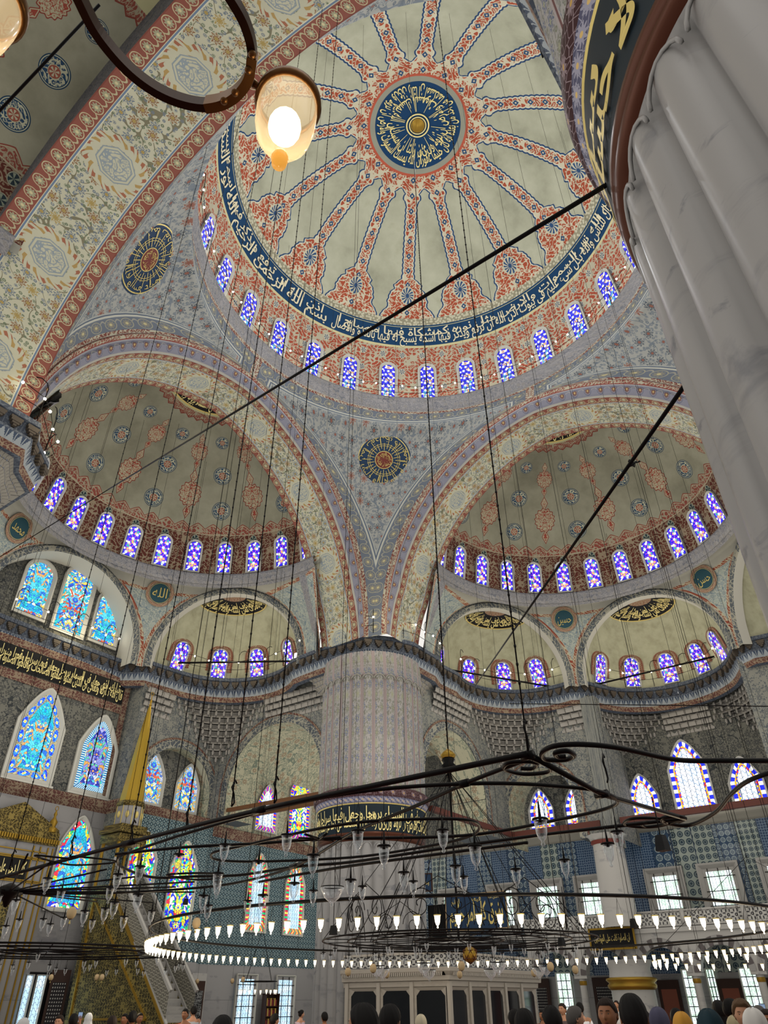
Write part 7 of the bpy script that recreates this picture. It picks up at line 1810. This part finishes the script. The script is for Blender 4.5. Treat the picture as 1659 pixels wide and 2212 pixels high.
PPL = [
 (790, 2163, 56, 50, 'short', 'black', 'tan', '20242c', 'person with thick black hair seen from behind before the glazed loge', {}),
 (840, 2166, 44, -25, 'short', 'black', 'tan', '2a2a30', 'person with black hair half hidden behind the larger dark head at the loge', {}),
 (483, 2190, 46, 0, 'short', 'black', 'tan', '30343a', 'dark haired person cropped by the bottom edge below the minbar', {}),
 (1360, 2143, 52, 5, 'short', 'black', 'tan', '1c1e24', 'person with cropped black hair, the largest head at the bottom right', {}),
 (1308, 2153, 38, 165, 'short', 'brown', 'tan', '8a2f22', 'person facing the viewer with short brown hair and a red top', {}),
 (1130, 2176, 42, 0, 'short', 'black', 'tan', '3a3a40', 'person with round close cropped hair right of the glazed loge', {}),
 (1112, 2178, 30, 20, 'short', 'black', 'tan', '40444c', 'dark head directly behind the round cropped head', {}),
 (1199, 2186, 31, 170, None, 'black', 'brown', '303640', 'bald person wearing sunglasses at the bottom right of the loge', {'glasses': True}),
 (1190, 2173, 34, 20, 'curly', 'black', 'tan', '4a4650', 'person with dark curly hair behind the bald person', {}),
 (1236, 2171, 30, -60, 'short', 'grey', 'fair', '5a6a80', 'person with greying dark hair turned sideways near the bald person', {}),
 (1251, 2164, 15, 10, 'short', 'black', 'fair', 'e6e2e2', 'person in a white t-shirt seen from behind, far off', {}),
 (1214, 2166, 15, 150, 'short', 'brown', 'fair', '5a4a48', 'small far person left of the white t-shirt', {}),
 (1331, 2161, 9, 150, 'long', 'brown', 'fair', 'd8d4d0', 'tiny far person in a pale top between the two large heads', {}),
 (1388, 2180, 24, -20, 'short', 'black', 'tan', '2a2c30', 'dark haired head just right of the largest head', {}),
 (1416, 2176, 31, -40, None, 'black', 'tan', '4a5060', 'woman in a grey violet headscarf', {'scarf': '4c4a60'}),
 (1458, 2176, 26, 0, 'short', 'black', 'tan', '39758c', 'person with black hair and a teal shirt', {}),
 (1471, 2186, 34, 10, None, 'black', 'tan', '6a6048', 'woman in a mustard yellow headscarf', {'scarf': 'c08a30'}),
 (1529, 2180, 44, 15, None, 'black', 'tan', '1a2a34', 'woman in a black and teal headscarf at the bottom edge', {'scarf': '14303a'}),
 (1549, 2160, 24, 0, 'long', 'black', 'tan', 'a8987c', 'person with shoulder length black hair and a beige top', {}),
 (1571, 2155, 25, -70, 'short', 'black', 'tan', '8a7a70', 'bearded person in profile', {'beard': True}),
 (1598, 2158, 33, 175, 'curly', 'blond', 'fair', '2a3a8a', 'person with blond brown hair and a blue shirt looking down', {}),
 (1626, 2178, 36, 40, None, 'black', 'fair', 'd0ccc6', 'woman in a white headscarf at the bottom right', {'scarf': 'cfcac4'}),
 (1585, 2194, 29, 30, None, 'black', 'fair', '9a9078', 'woman in a sand coloured headscarf at the bottom edge', {'scarf': 'a89a78'}),
 (1637, 2170, 24, 10, 'short', 'grey', 'tan', '6a6a70', 'person with both arms raised holding up a phone at the right edge', {'arm': 'both', 'phone': True}),
 (1654, 2178, 28, 160, 'short', 'brown', 'tan', '5a3a34', 'person with short brown hair at the right edge', {}),
 (402, 2178, 14, 160, 'short', 'black', 'tan', 'd8603a', 'person in an orange shirt before the black door curtain', {}),
 (420, 2172, 13, 15, 'short', 'black', 'fair', 'a8a8aa', 'person in a light grey shirt right of the orange shirt', {}),
 (289, 2182, 18, 5, 'short', 'black', 'tan', 'd2d4da', 'person in a pale shirt before the gilded minbar', {}),
 (162, 2188, 18, 0, 'short', 'black', 'tan', '141418', 'person in black raising a phone below the dark opening', {'arm': 'up', 'phone': True}),
 (191, 2202, 14, 0, None, 'black', 'fair', 'c8c8c8', 'woman in a white headscarf left of the minbar', {'scarf': 'd4d2d0'}),
 (130, 2198, 17, 160, 'long', 'brown', 'fair', '7a5a4a', 'person with brown hair at the left beside the raised phone', {}),
 (243, 2204, 19, 10, 'long', 'brown', 'fair', '8a8078', 'person with light brown hair low before the minbar', {}),
 (271, 2197, 15, 150, 'short', 'black', 'tan', '50505a', 'small dark haired person left of the pale shirt', {}),
 (301, 2200, 14, -160, 'short', 'black', 'tan', '3a3a44', 'small dark haired person right of the pale shirt', {}),
 (52, 2207, 22, 10, None, 'black', 'fair', 'c0bcb8', 'woman in a pale grey headscarf at the bottom left', {'scarf': 'b8b6b4'}),
 (593, 2188, 18, -50, 'short', 'black', 'fair', 'c8c0b8', 'person in a pale shirt before the bookcase', {}),
 (650, 2191, 11, -60, 'bun', 'black', 'fair', 'b8a0a8', 'small far person in pink left of the marble shaft', {}),
 (702, 2187, 15, 20, 'short', 'black', 'tan', 'd0a030', 'person in a yellow shirt before the marble shaft', {}),
 (910, 2205, 22, 20, None, 'black', 'fair', 'a8987c', 'woman in a beige headscarf at the bottom centre', {'scarf': 'b0a48c'}),
 (1172, 2190, 14, 150, 'short', 'black', 'tan', '44403e', 'small dark person left of the curly head', {}),
]
for (px, top, w, face, hair, hc, skin, shirt, lab, kw) in PPL: person(px, top, w, face, hair, hc, skin, shirt, lab, **kw)
